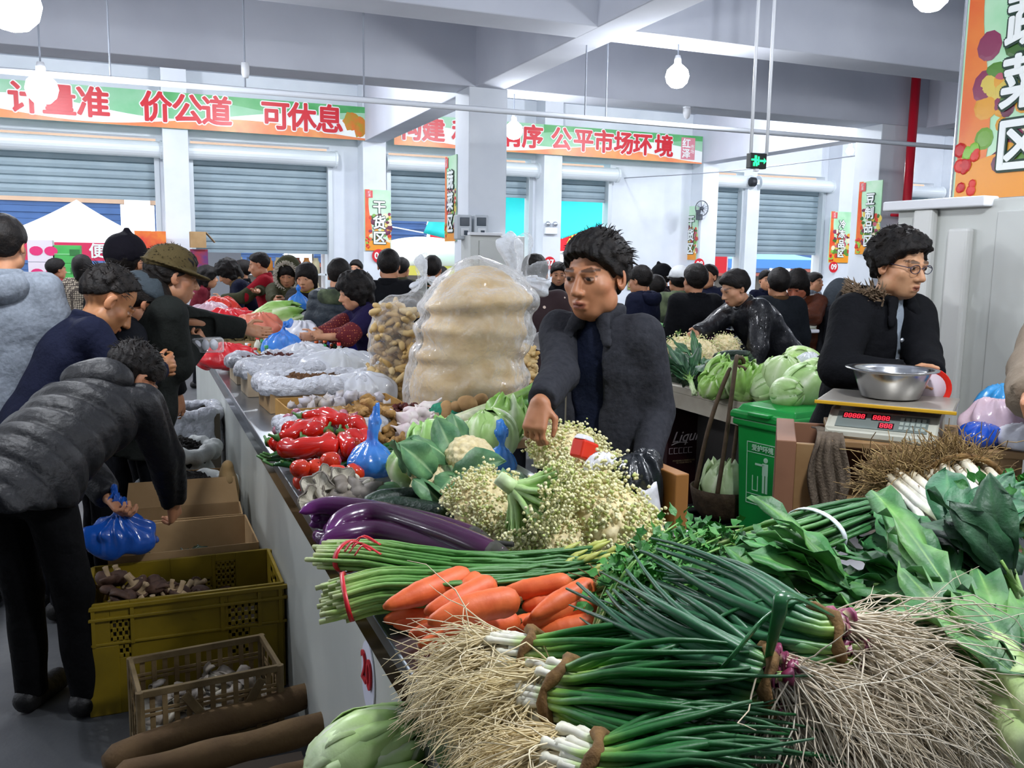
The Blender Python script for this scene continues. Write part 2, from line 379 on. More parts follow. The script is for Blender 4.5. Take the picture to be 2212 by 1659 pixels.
for x in (-6.5, -4, -1.2, 1.6, 4.9, 7.9, 10.9, 13.7, 17): lamp((x, 11.0, 3.8), ZS, 'unseen bare bulb added elsewhere in the hall for fill light', en=170)  # unseen row added behind the cross beam to brighten the back wall
# conduit pipe on hangers
pz = at(530, 195, Y=6.8).z
t = empty('conduit_pipe', (3, 6.8, pz), 'white conduit pipe hung on thin rods across the hall', 'pipe')
MB().tube([(-3.5, 6.8, pz), (11.5, 6.8, pz)], .022, 8).build('pipe', M('white_pvc', 'e4e9f0', .35), t, True)
for px in (240, 530, 786): X = at(px, 200, Y=6.8).x; MB().tube([(X, 6.8, pz), (X, 6.8, ZS)], .007, 6).build('hanger_rod', wirem, t)
p = at(530, 152, Y=6.78); MB().lathe([(0, -.05), (.02, -.05), (.028, -.02), (.028, .05), (0, .05)], 12, p).build('rod_sleeve', sockm, t, True)
for px, py in ((1265, 190), (1310, 200)):
    X = at(px, py, Y=6.8).x; MB().tube([(X, 6.8, pz), (X, 6.8, ZS)], .006, 6).build('hanger_rod', wirem, t)
# small white cctv/spot under the far beam
p = at(1484, 240, Y=8.95); t = empty('ceiling_camera', p, 'small white camera fixed under the cross beam', 'camera')
MB().lathe([(.001, -.09), (.03, -.07), (.045, -.02), (.045, .03), (0, .03)], 14, p).build('housing', sockm, t, True); MB().span((p.x-.03, p.y-.02, p.z+.03), (p.x+.03, p.y+.04, p.z+.12)).build('bracket', sockm, t)
# exit sign -------------------------------------------------------------
c = at(1634, 348, Y=5.6); t = empty('exit_sign', c, 'green lit exit sign hanging on two white rods', 'sign')
for px in (1622, 1656):
    X = at(px, 330, Y=5.6).x; MB().tube([(X, 5.6, c.z+.05), (X, 5.6, ZS)], .012, 8).build('hanging_rod', sockm, t, True)
MB().box(c, (.145, .05, .11)).build('sign_body', M('sign_black', '0c1512', .4), t, bev=.004)
gl = M('exit_green', '28e07a', .5, emit='20f080', es=2.2); q = MB(); fy = c.y-.028
for (u, v, ww, hh) in ((-.028, .028, .018, .018), (-.028, .0, .02, .034), (-.05, .006, .03, .012), (-.01, .004, .024, .01), (-.04, -.026, .014, .026), (-.018, -.026, .014, .026), (.03, .0, .04, .014), (-.002, -.0, .012, .06)): q.box((c.x+u, fy, c.z+v), (ww, .004, hh))
q.poly([(c.x+.045, fy, c.z-.022), (c.x+.045, fy, c.z+.022), (c.x+.068, fy, c.z)]); q.build('running_figure_and_arrow', gl, t)
MB().box((c.x, c.y, c.z-.065), (.03, .03, .02)).build('test_button', sockm, t)
# meter boxes and cabinet on the mid column -------------------------------
mg = M('meter_grey', 'b9c0c6', .45); dk = M('meter_window', '2a3a48', .15); ivory = M('ivory_enamel', 'cdd0cc', .4, var='c4c7c2', vs=2)
for px, lab in ((1001, 'grey electricity meter box, left of the pair on the mid column'), (1037, 'grey electricity meter box, right of the pair on the mid column')):
    p = at(px, 491, Y=8.84); t = empty('meter_box', p, lab, 'meter box', 'electricity meters')
    MB().box((p.x, 8.86, p.z), (.155, .12, .25)).build('case', mg, t, bev=.012)
    MB().box((p.x, 8.797, p.z+.055), (.1, .012, .085)).build('window', dk, t, bev=.004)
    MB().box((p.x, 8.797, p.z-.05), (.09, .012, .08)).build('panel', M('meter_pale', 'd4d9dd', .5), t, bev=.004)
    MB().box((p.x+.01, 8.789, p.z-.055), (.04, .012, .045)).build('switch', dk, t)
def cabinet(lo, hi, lab, front):
    """beige wrap-around column box; front: (axis, sign)"""
    t = empty('column_cabinet', ((lo[0]+hi[0])/2, (lo[1]+hi[1])/2, 0), lab, 'cabinet'); MB().span(lo, hi).build('body', ivory, t, bev=.008); return t
t = cabinet((3.07, 8.62, 0), (3.66, 8.91, 1.79), 'beige metal cabinet at the foot of the mid column', 0)
MB().span((3.16, 8.60, .1), (3.6, 8.625, 1.74)).build('door', ivory, t, bev=.004); MB().span((3.05, 8.58, 1.79), (3.4, 8.66, 1.82)).build('top_rail', sockm, t, bev=.005)
# emergency lamp on the column by the awning
p = at(1190, 492, Y=YW-.4); t = empty('emergency_lamp', p, 'white twin spot emergency lamp on a back wall column', 'lamp')
MB().box((p.x, p.y, p.z-.05), (.22, .06, .11)).build('battery_case', sockm, t, bev=.01)
for s in (-1, 1):
    MB().ell((p.x+s*.065, p.y-.02, p.z+.06), (.045, .045, .045)).build('spot_head', M('lamp_chrome', 'b8bec6', .25, metal=.6), t, True)
# red fire pipe
t = empty('red_fire_pipe', (9.75, 8.85, 0), 'red painted fire pipe running up beside the right column', 'pipe'); rp = M('red_paint', 'c8102a', .35)
xr = at(1962, 400, Y=8.8).x; MB().tube([(xr, 8.8, 0), (xr, 8.8, ZS)], .055, 14).build('riser', rp, t, True)
z1 = at(1935, 465, Y=8.75).z; MB().tube([(xr-.3, 8.74, z1), (xr, 8.74, z1)], .018, 8).build('branch', rp, t, True)
MB().lathe([(.06, -.06), (.075, -.05), (.075, .05), (.06, .06)], 14, (xr, 8.8, z1)).build('coupling', rp, t, True)
# near right cabinet with pipes ------------------------------------------
t = cabinet((3.02, 1.2, 0), (3.29, 3.02, 1.83), 'tall beige cabinet on the right below the large banner', 0)
for y0, y1 in ((2.80, 2.9), (2.62, 2.72)): MB().span((2.98, y0, .05), (3.02, y1, 1.8 if y0 > 2.7 else 1.72)).build('door_rib', M('ivory_light', 'd9dad6', .35), t, bev=.012)
MB().span((2.97, 2.55, 1.8), (3.05, 3.06, 1.84)).build('top_rail', sockm, t, bev=.006)
MB().span((2.985, 1.25, .1), (3.02, 2.5, 1.78)).build('door', ivory, t, bev=.005)
t = cabinet((9.0, 8.6, 0), (9.6, 8.9, 1.75), 'beige metal cabinet at the foot of the right column', 0); MB().span((8.97, 8.57, 1.75), (9.4, 8.62, 1.78)).build('top_rail', sockm, t)
# wires along the right beam
MB_ = MB(); a = at(1345, 385, Y=YW+.05); b = at(1900, 330, Y=9.0); 
tag(MB().tube(bez([a, a.lerp(b, .5)+Vector((0, 0, -.05)), b], 8), .008, 6).build('hanging_cable', wirem, None, True), 'thin grey cable sagging under the right beam', 'cable')
# ================================================================== counters
steel = M('stainless_steel', 'aab0b6', .28, metal=.9, var='9aa0a7', vs=5); tile = M('white_tile', 'c9ccc6', .35, var='bfc3bd', vs=3)
X0 = .415; ZC = .85
t = empty('market_counter', (X0, 3, 0), 'long stainless topped market counter with white front piled with vegetables', 'counter')
MB().span((X0, .35, ZC-.035), (1.22, 8.9, ZC)).build('countertop', steel, t, bev=.004)
MB().span((X0+.012, .35, .745), (X0+.03, 8.9, ZC-.035)).build('apron', M('mirror_steel', '8d9195', .12, metal=1), t)
MB().span((X0+.035, .35, 0), (X0+.12, 8.9, .745)).build('front_panel', tile, t)
MB().span((X0+.02, .35, .738), (X0+.06, 8.9, .748)).build('ledge', steel, t, bev=.002)
MB().span((1.10, 1.9, 0), (1.16, 8.9, ZC-.035)).build('back_panel', tile, t)
np_ = MB(); NP = at(793, 1462, X=X0+.03); np_.lathe([(0, 0), (.062, 0), (.062, .003), (0, .003)], 28, (X0+.034, NP.y, NP.z), Matrix.Rotation(-PI/2, 3, 'Y'), sc=(1.35, 1))
o = np_.build('number_plate', M('sign_white', 'dfe2f2', .4), t); redp = M('sign_red', 'b9202c', .45)
text('20', .1, (X0+.029, NP.y, NP.z+.012), (0, -1, 0), redp, o, off=.0015, ext=.001, name='number_lettering')
t = empty('side_counter', (1.9, 1.2, 0), 'stainless counter arm turning right in the foreground under the leafy greens', 'counter')
MB().span((1.221, .35, ZC-.035), (2.4, 1.87, ZC)).build('countertop', steel, t, bev=.004); MB().span((1.221, 1.78, 0), (2.4, 1.84, ZC-.035)).build('back_panel', tile, t)
t = empty('counter', (3.4, 5, 0), 'market counter piled with cabbages and cauliflower behind the green bin', 'counter')
MB().span((2.95, 3.72, .79), (3.7, 7.4, .83)).build('countertop', M('pale_wood_edge', 'a9a293', .5, var='958d7e', vs=6), t, bev=.004)
MB().span((2.95, 3.72, .70), (3.0, 7.4, .79)).build('edge_board', M('pale_wood_edge'), t); MB().span((3.3, 3.8, 0), (3.66, 7.3, .70)).build('plinth', M('dark_plinth', '33302e', .7), t)
t = empty('side_table', (1.5, 4, 0), 'low side table behind the main counter carrying the tall bags', 'table')
MB().span((1.23, 3.35, .8), (1.85, 4.9, .84)).build('tabletop', M('table_wood', '8a6f4d', .6, var='775c3d', vs=6), t, bev=.004)
for x in (1.27, 1.81):
    for y in (3.4, 4.85): MB().span((x-.025, y-.025, 0), (x+.025, y+.025, .8)).build('leg', M('table_wood'), t)
t = empty('far_counter', (7.0, 8.4, 0), 'dark edged white counter in front of the brown jacketed woman', 'counter')
MB().span((5.7, 7.1, .9), (7.2, 8.0, 1.0)).build('countertop', M('dark_stone', '23232a', .4), t, bev=.005); MB().span((5.75, 7.2, 0), (7.15, 7.95, .9)).build('base', tile, t)
# ================================================================== produce, helpers
ORD = ['leftmost', 'second from left', 'third from left', 'fourth from left', 'fifth from left', 'sixth from left', 'seventh from left', 'eighth from left', 'ninth from left', 'tenth from left', 'eleventh from left', 'twelfth from left', 'thirteenth from left', 'fourteenth from left', 'fifteenth from left', 'sixteenth from left', 'seventeenth from left', 'eighteenth from left', 'nineteenth from left', 'twentieth from left']
def ordl(i, n): return ORD[i] if i < n-1 or n < 3 else 'rightmost'
def lerpc(a, b, t):
    a, b = s2r(a), s2r(b); return tuple(x+(y-x)*t for x, y in zip(a, b))
def s2r(c): return tuple(int(c[i:i+2], 16)/255 for i in (0, 2, 4)) if isinstance(c, str) else c
def grad(stops, t):
    for (a, ca), (b, cb) in zip(stops, stops[1:]):
        if t <= b: return lerpc(ca, cb, max(0, min(1, (t-a)/max(1e-6, b-a))))
    return s2r(stops[-1][1])
veg = M('vegetable_skin', 'ffffff', .42, attr=True, var='e6e6e6', vs=40, bump=.12, bs=60, sub=.08)
vegw = M('vegetable_wet', 'ffffff', .22, attr=True, var='e2e2e2', vs=30, bump=.1, bs=50)
leafm = M('leaf_skin', 'ffffff', .5, attr=True, var='d8d8d8', vs=25, bump=.25, bs=70)
rootm = M('root_fibre', 'ffffff', .8, attr=True, obvar=.03)
twinem = M('straw_twine', '7a5a2e', .85, var='5e4320', vs=40, bump=.4, bs=90); redtape = M('red_tape', 'c4202a', .35); whitetape = M('white_tape', 'dfe6ea', .4); purptape = M('purple_tape', '3a3070', .5)
def jit(v, a): return Vector(v)+Vector((rnd.uniform(-a, a), rnd.uniform(-a, a), rnd.uniform(-a, a)))
def loop_band(c, axis, ra, rb, w, th, m, parent, name, up=(0, 0, 1), n=28, wob=.0):
    """a flat band around a bundle"""
    F = frame(axis, up); q = MB()
    pts = [Vector(c)+F @ Vector((math.cos(2*PI*i/n)*ra, math.sin(2*PI*i/n)*rb, wob*math.sin(4*PI*i/n+1))) for i in range(n)]
    b = None
    for i in range(n+1):
        p = pts[i % n]; out = (p-Vector(c)).normalized(); a = Vector(axis).normalized()
        cur = q._n([p+a*w/2-out*th, p+a*w/2+out*th, p-a*w/2+out*th, p-a*w/2-out*th])
        if b is not None: q.ring(b, cur, 4)
        b = cur
    return q.build(name, m, parent, True)
def leaf(q, base, d, up, L, W, bend=.5, ruf=.06, cols=('2f6b30', '3f8038'), rib='9cc27a', nu=10, nv=6, prof=None, fold=.25, seed=0):
    """a leaf blade: base point, direction, upper-side normal"""
    F = frame(d, up); x, y, z = F.col[0], F.col[1], F.col[2]   # x across, y = up side, z along
    pf = prof or (lambda t: math.sin(PI*min(1, .06+t*.94))**.75)
    def fn(u, v):
        s = (v-.5)*2; s = math.copysign(abs(s)**1.8, s); ang = bend*u; al = (math.sin(ang)/bend if abs(bend) > .01 else u)*L; dn = ((1-math.cos(ang))/bend if abs(bend) > .01 else 0)*L
        wv = ruf*L*math.sin(u*11+seed+s*1.3)*abs(s)**2+ruf*.5*L*math.sin(u*23+seed*2)*abs(s)**3
        return Vector(base)+z*al-y*dn+x*(s*W/2*pf(u))+y*(fold*abs(s)*W*.5*pf(u)+wv)
    def cf(u, v):
        s = abs(v-.5)*2; c = lerpc(cols[0], cols[1], .5+.5*math.sin(u*9+seed+s*4)); return lerpc(rib, c, .25+u*.4) if s < .1 else c
    q.grid(fn, nu, nv, cf)
def bundle_pts(path, r, a, off=0): return path
# ------------------------------------------------------------------ scallions with root beards
def scallions(pts, rad, n, label, tie, seed, white=.25, leafcol=('1f6a2a', '0f4a22'), bulbc='e9e6cf', bulb=.011, rootL=.16, rootdir=(-1, 0, -.3), rootc=('efe4c6', 'd9c79a'), nroot=420, spread=2.6, lw=.006, redb=False, fan=(0, 0, 0), rootrad=1.0):
    """bunch tied with straw: pts = centre line from the root end to the leaf tips"""
    rr = random.Random(seed); C = bez(pts, 12); K = len(C); t = empty('scallion_bunch', pts[0], label, 'scallions', 'bunches of scallions with roots')
    d0 = (C[1]-C[0]).normalized(); F = frame(d0)
    rootq = MB(); ends = []
    for i in range(n):
        a = rr.uniform(0, 2*PI); q0 = math.sqrt(rr.random()); ox, oy = math.cos(a)*q0, math.sin(a)*q0
        st = rr.uniform(-.02, .025); P = []; Rr = []; cs = []; L = rr.uniform(.8, 1.0); w1 = Vector((rr.gauss(0, 1), rr.gauss(0, 1), rr.gauss(.1, .6))); w2 = Vector((rr.gauss(0, 1), rr.gauss(0, 1), rr.gauss(0, .6))); ph = rr.uniform(0, 6)
        us = [0, .03, .07, .12, .18, .24, .32, .40, .48, .56, .64, .72, .80, .88, .94, 1.0]
        for u0 in us:
            u = u0*L; f = u*(K-1); k = min(K-2, int(f)); p = C[k].lerp(C[k+1], f-k); dd = (C[k+1]-C[k]).normalized(); G = frame(dd)
            w = rad*(1.0 if u < .08 else 1.0-.12*math.sin(min(1, (u-.08)/(tie-.08+1e-3))*PI/2) if u < tie else .88+spread*(u-tie)**1.15)
            p = p+G @ Vector((ox*w, oy*w*.8, 0))+dd*st*(1-u)+Vector(fan)*(u-tie if u > tie else 0)*ox
            if u > tie: p += (w1*math.sin((u-tie)*5)+w2*math.sin((u-tie)*11+ph)*.35)*.022*(u-tie)*1.6
            P.append(p); b = bulb if u < .05 else bulb*.7 if u < white+.1 else lw*(1.1-.95*max(0, (u-.5)/.5))
            if redb and u < .09: b = bulb*(1.35 if u < .05 else 1.1)
            Rr.append(max(.0012, b))
            c = grad([(0, bulbc), (white*.6, 'eceadb'), (white+.02, '9cc25a'), (white+.18, leafcol[0]), (1, leafcol[1])] if not redb else [(0, 'a0486a'), (.03, '7a2448'), (.07, '9a4a68'), (.10, 'd8d6a0'), (white, 'a4c45e'), (white+.14, leafcol[0]), (1, leafcol[1])], u)
            hv = rr.uniform(-.012, .012); cs.append(tuple(max(0, q_+hv) for q_ in c))
        MB().tube(P, Rr, 7, True, cs, flat=.8).build('stalk', veg, t, True); ends.append((P[0], (P[0]-P[1]).normalized()))
    rd = Vector(rootdir).normalized()
    for i in range(int(nroot*1.3)):
        p, d = ends[rr.randrange(len(ends))]; L = rootL*rr.uniform(.5, 1.15); v = (rd*1.0+d*.5+Vector((rr.gauss(0, .42), rr.gauss(0, .42), rr.gauss(-.12, .26)))*rootrad).normalized(); q = Vector(p); P = [q.copy()]
        for s in range(6):
            v = (v+Vector((rr.gauss(0, .3), rr.gauss(0, .3), rr.gauss(0, .22)-.15))).normalized(); q = q+v*L/6
            if q.z < ZC+.004: q.z = ZC+.004+rr.random()*.01
            P.append(q.copy())
        c = lerpc(rootc[0], rootc[1], rr.random()); rootq.col = c
        rootq.tube(P, [.0014, .0013, .0012, .0010, .0009, .0007, .0004], 4, False)
    o = rootq.build('roots', rootm, t, True); o['kind'] = 'stuff'; o['label'] = 'pale tangled hair roots'
    k = int(tie*(K-1)); dd = (C[k+1]-C[k]).normalized()
    F2 = frame(dd); P = [C[k]+F2 @ Vector((math.cos(2*PI*i/20)*rad*.98, math.sin(2*PI*i/20)*rad*.84, .006*math.sin(i*1.3))) for i in range(21)]
    MB().tube(P, [.008+.003*math.sin(i*2.1) for i in range(21)], 7, False).build('straw_tie', twinem, t, True)
    return t
Q = at
scallions([Q(1085, 1420, z=.955), Q(1195, 1425, z=.965), Q(1400, 1440, z=.965), Q(1640, 1430, z=.93)], .05, 70, 'scallion bunch with pale beard roots lying against the carrots', .24, 11, rootdir=(-1, .35, -.25), rootL=.165, nroot=1500, bulb=.009)
scallions([Q(1180, 1500, z=.955), Q(1262, 1515, z=.965), Q(1450, 1550, z=.965), Q(1680, 1580, z=.92)], .062, 90, 'scallion bunch with straw tie, second row from the front edge', .24, 12, rootdir=(-1, .1, -.4), rootL=.16, nroot=1900, bulb=.0095, rootc=('ecdfba', 'd4c08c'))
scallions([Q(1215, 1655, z=.95), Q(1325, 1680, z=.955), Q(1500, 1690, z=.95), Q(1700, 1720, z=.93)], .055, 70, 'scallion bunch cut by the bottom picture edge', .27, 13, rootdir=(-1, .25, -.3), rootL=.15, nroot=1200, bulb=.0095, rootc=('ebdcb8', 'd2bd8a'))
scallions([Q(1690, 1480, z=1.0), Q(1618, 1470, z=1.0), Q(1480, 1420, z=.99), Q(1310, 1350, z=.96)], .058, 60, 'purple bulbed scallion bunch nearer the scallion row, roots spilling right', .2, 14, redb=True, rootdir=(.75, -.75, -.55), rootL=.25, nroot=2200, white=.16, bulb=.011, lw=.0085, rootc=('e2d8c4', 'c2b298'), leafcol=('2c6b40', '134a30'), spread=2.2)
scallions([Q(1825, 1385, z=1.04), Q(1735, 1385, z=1.04), Q(1590, 1330, z=1.02), Q(1420, 1270, z=.98)], .058, 60, 'purple bulbed scallion bunch with the largest root beard, beside the celtuce', .2, 15, redb=True, rootdir=(.95, -.55, -.55), rootL=.30, nroot=2600, white=.16, bulb=.011, lw=.0085, rootc=('e4dbc8', 'c6b79e'), leafcol=('2c6b40', '134a30'), spread=2.2)
# loose wide scallion leaves over the pile
for i, P in enumerate(([(1500, 1500, .98), (1580, 1420, 1.05), (1660, 1330, 1.09), (1760, 1290, 1.1)], [(1655, 1440, 1.03), (1680, 1340, 1.12), (1700, 1285, 1.15), (1800, 1330, 1.1)], [(1520, 1240, 1.02), (1640, 1255, 1.06), (1720, 1300, 1.08), (1820, 1320, 1.07)], [(1480, 1400, 1.0), (1560, 1330, 1.06), (1680, 1290, 1.09), (1760, 1330, 1.08)])):
    pts = bez([Q(x, y, z=z) for x, y, z in P], 6); k = len(pts)
    q = MB().tube(pts, [.003+.007*math.sin(PI*min(1, (j+.6)/k)) for j in range(k)], 8, True, [grad([(0, '2f7038'), (1, '1c5a34')], j/k) for j in range(k)], flat=.3)
    tag(q.build('scallion_leaf', vegw, None, True), ['long loose scallion leaf arching up to the right over the pile', 'loose scallion leaf bent double over the purple scallions', 'loose scallion leaf lying along the coriander', 'loose scallion leaf crossing above the purple scallion tie'][i], 'leaf', 'loose scallion leaves')
# ------------------------------------------------------------------ carrots
def carrot(a, b, r, label, seed):
    rr = random.Random(seed); a, b = Vector(a), Vector(b); n = 22; F = frame(b-a); P = []; Rr = []; cs = []
    bx_, by_ = rr.uniform(-.006, .006), rr.uniform(-.004, .006)
    for i in range(n):
        u = i/(n-1); p = a.lerp(b, u)+F @ Vector((bx_*math.sin(PI*u), by_*math.sin(PI*u), 0)); P.append(p)
        k = (.2+.8*min(1, u*2.6)**.6)*(1 if u < .82 else math.sqrt(max(0.02, 1-((u-.82)/.185)**2)))*(.9+.1*u)
        Rr.append(r*k*(1+.018*math.sin(i*2.3+seed))); cs.append(grad([(0, 'd05e20'), (.1, 'e6703a'), (.9, 'e8703a'), (1, 'b85a24')], u))
    t = empty('carrot', (a+b)/2, label, 'carrot', 'carrots piled beside the garlic scapes')
    MB().tube(P, Rr, 16, True, cs).build('root', carm, t, True)
    d = (b-a).normalized(); MB().tube([b-d*.004, b+d*.004], [r*.28, r*.2], 8, True).build('stem_stub', M('carrot_stub', '6a4a22', .8), t)
    return t
carm = M('carrot_skin', 'ffffff', .5, attr=True, var='f0d8cc', vs=30, bump=.15, bs=45)
CAR = [((829, 1312, .925), (1016, 1240, .945), .026, 'carrot on top of the pile, farthest left, tip toward the scape bundle'),
 ((918, 1322, .945), (1068, 1258, .965), .026, 'short thick carrot on top, second behind the large front carrot'),
 ((1000, 1290, .93), (1030, 1252, .935), .022, 'carrot mostly hidden behind the short thick one'),
 ((925, 1345, .945), (1122, 1296, .96), .029, 'largest carrot on top of the pile in front'),
 ((884, 1370, .895), (1060, 1335, .90), .024, 'carrot under the largest one, blunt tip showing'),
 ((904, 1393, .885), (1122, 1342, .895), .026, 'long carrot lying lowest in front, above the root beard'),
 ((1070, 1285, .92), (1236, 1256, .945), .022, 'carrot at the back right, nearly level'),
 ((1128, 1312, .90), (1205, 1297, .91), .021, 'small carrot peeping out in the middle of the right heap'),
 ((1146, 1335, .925), (1282, 1262, .955), .023, 'slanting carrot on top of the right heap'),
 ((1131, 1348, .91), (1292, 1296, .93), .025, 'muddy topped carrot in the right heap under the slanting one'),
 ((1150, 1372, .885), (1292, 1352, .90), .026, 'carrot in front of the right heap, above the scallions'),
 ((829, 1340, .875), (950, 1318, .885), .022, 'carrot underneath the leftmost one'),
 ((850, 1350, .872), (985, 1330, .88), .022, 'carrot underneath, seen between the two left ones'),
 ((940, 1418, .868), (1080, 1400, .87), .022, 'carrot at the very bottom front, almost hidden by roots'),
 ((1085, 1362, .875), (1190, 1345, .88), .022, 'dim carrot in the gap between the two heaps')]
for i, (a, b, r, lab) in enumerate(CAR): carrot(Q(a[0], a[1], z=a[2]), Q(b[0], b[1], z=b[2]), r, lab, i+3)
# ------------------------------------------------------------------ garlic scapes
def scapes(ends, n, rad, label, ties, seed, tips=None, flower=True, name='garlic_scape_bunch', sc=('9cba62', '4f8a3c', '3a6b38'), r0=.0052, grp='bunches of green stalks'):
    rr = random.Random(seed); C = bez(ends, 12); K = len(C); t = empty(name, C[len(C)//2], label, 'scapes', grp)
    for i in range(n):
        a = rr.uniform(0, 2*PI); q0 = math.sqrt(rr.random()); ox, oy = math.cos(a)*q0, math.sin(a)*q0; P = []; cs = []; Rr = []; st = rr.uniform(-.03, .02); m = 14; ln = rr.uniform(.86, 1.0)
        hue = rr.uniform(-.05, .08)
        for j in range(m):
            u = j/(m-1)*ln; f = u*(K-1); k = min(K-2, int(f)); dd = (C[k+1]-C[k]).normalized(); p = C[k].lerp(C[k+1], f-k)
            w = rad[0]+(rad[1]-rad[0])*u; p = p+frame(dd) @ Vector((ox*w*1.25, oy*w*.72, 0))+dd*st*(1-u)*1.2
            p += Vector((rr.uniform(-1, 1), rr.uniform(-1, 1), rr.uniform(-.3, 1)))*.007*u
            P.append(p); g = grad([(0, 'c2cc8c'), (.05, sc[0]), (.45, sc[1]), (1, sc[2])], u); cs.append(tuple(max(0, x+hue) for x in g)); Rr.append(r0*(1-.35*u))
        if flower and rr.random() < .45:
            d = (P[-1]-P[-2]).normalized(); d = (d+Vector((0, 0, .3))).normalized()
            for s, r_ in ((.01, .005), (.022, .0065), (.034, .0045), (.05, .0015)): P.append(P[m-1]+d*s); Rr.append(r_); cs.append(s2r('b9bf62'))
        MB().tube(P, Rr, 6, True, cs).build('stalk', veg, t, True)
    for u, m_, w, nm in ties:
        k = int(u*(K-1)); dd = (C[k+1]-C[k]).normalized(); w_ = rad[0]+(rad[1]-rad[0])*u
        loop_band(C[k], dd, w_*1.3, w_*.8, w, .0012, m_, t, nm)
    return t
scapes([Q(715, 1200, z=.915), Q(820, 1205, z=.93), Q(980, 1230, z=.93), Q(1150, 1235, z=.92), Q(1300, 1220, z=.92)], 75, (.04, .055), 'garlic scape bundle under the eggplants, red tape fluttering on top', [(.12, redtape, .012, 'tape')], 21)
scapes([Q(725, 1295, z=.895), Q(830, 1270, z=.915), Q(960, 1270, z=.92), Q(1120, 1262, z=.91), Q(1290, 1240, z=.90)], 95, (.056, .06), 'garlic scape bundle with red tape band, cut ends overhanging the counter edge', [(.075, redtape, .009, 'tape')], 22)
q = MB()
for i in range(6):
    a = Q(740+rnd.uniform(0, 60), 1185+rnd.uniform(-8, 20), z=.965); q.tube(bez([a, a+Vector((.02, .0, .02)), a+Vector((.05, rnd.uniform(-.03, .01), .005))], 5), .004, 5, True, flat=.25)
tag(q.build('red_tape_tangle', redtape, None, True), 'tangle of red plastic tape on the upper scape bundle', 'tape')
scapes([Q(1600, 1205, z=.98), Q(1700, 1170, z=1.02), Q(1820, 1125, z=1.04), Q(1920, 1100, z=1.03), Q(1975, 1090, z=1.02)], 62, (.075, .026), 'dark green scape bundle with white tape and purple band at right', [(.38, whitetape, .012, 'white_tape'), (.86, purptape, .016, 'purple_band')], 23, sc=('7fa850', '2f6a34', '27552f'), r0=.005)
# ------------------------------------------------------------------ eggplants, cucumbers
def longveg(name, pts, r, mcol, label, grp, cat, m, calyx=None, tap=(.25, .9), n=26, stem=True):
    C = bez(pts, 8); K = len(C); Rr = []; cs = []
    for i in range(K):
        u = i/(K-1); k = min(1, (tap[0]+(1-tap[0])*min(1, u*3.2)**.7))*(1 if u < .9 else 1-.25*((u-.9)/.1)**2); k *= math.sqrt(min(1, u*14+.05)); Rr.append(r*k); cs.append(grad(mcol, u))
    t = empty(name, C[K//2], label, cat, grp); MB().tube(C, Rr, 14, True, cs).build('fruit', m, t, True)
    if calyx:
        d = (C[-1]-C[-2]).normalized(); q = MB(); q.tube([C[-1]-d*.03, C[-1]-d*.012, C[-1]+d*.012, C[-1]+d*.03, C[-1]+d*.09+Vector((0, 0, .012))], [r*.98, r*.9, r*.62, .007, .006], 10, True)
        q.build('calyx', calyx, t, True)
    return t
egm = M('eggplant_skin', 'ffffff', .2, attr=True, coat=.3, spec=.5); calm = M('dark_calyx', '2c2a28', .7, var='3a3a2c', vs=30)
EC = [(0, '7a2f86'), (.12, '5a1d5c'), (.5, '34102f'), (.9, '3d1338'), (1, '4a1a40')]
EGG = [([(646, 1107, .935), (700, 1093, .945), (800, 1102, .945), (930, 1130, .94), (1040, 1165, .93)], .026, 'eggplant on top with its tip pointing farthest left'),
 ([(705, 1165, .92), (740, 1125, .945), (820, 1112, .95), (950, 1150, .945), (1085, 1205, .93)], .031, 'thick curved eggplant in front of the heap'),
 ([(690, 1185, .90), (730, 1160, .92), (820, 1150, .92), (940, 1180, .915), (1055, 1220, .905)], .03, 'eggplant beneath the thick curved one, stalk toward the scape tips'),
 ([(668, 1135, .89), (700, 1128, .895), (760, 1140, .89), (880, 1170, .89)], .02, 'thin eggplant tip showing low under the left end'),
 ([(680, 1150, .875), (702, 1165, .88), (790, 1170, .88), (900, 1190, .88)], .02, 'slim eggplant at the bottom, shiny tip at the tray edge'),
 ([(672, 1122, .91), (705, 1112, .915), (800, 1120, .915), (930, 1150, .91)], .022, 'eggplant in the middle layer, only its tip visible'),
 ([(705, 1135, .90), (720, 1150, .905), (800, 1160, .90), (920, 1180, .895)], .018, 'small eggplant pointing outward between the others')]
for P, r, lab in EGG: longveg('eggplant', [Q(x, y, z=z) for x, y, z in P], r, EC, lab, 'long purple eggplants', 'eggplant', egm, calm)
CC = [(0, '35532f'), (.1, '1b3322'), (.9, '16291d'), (1, '2c4526')]
cum = M('cucumber_skin', 'ffffff', .4, attr=True, bump=.5, bs=80, var='d0e0d0', vs=12)
longveg('cucumber', [Q(785, 1088, z=.91), Q(850, 1075, z=.915), Q(968, 1072, z=.91)], .027, CC, 'dark green cucumber lying behind, next to the mushrooms', 'dark cucumbers', 'cucumber', cum, tap=(.6, 1))
longveg('cucumber', [Q(770, 1105, z=.90), Q(860, 1095, z=.905), Q(965, 1112, z=.90)], .029, CC, 'dark green cucumber lying in front, against the eggplants', 'dark cucumbers', 'cucumber', cum, tap=(.6, 1))
longveg('cucumber', [Q(940, 1118, z=.885), Q(1000, 1128, z=.885), Q(1050, 1140, z=.88)], .022, CC, 'dark green cucumber end below the cauliflower', 'dark cucumbers', 'cucumber', cum, tap=(.6, 1))
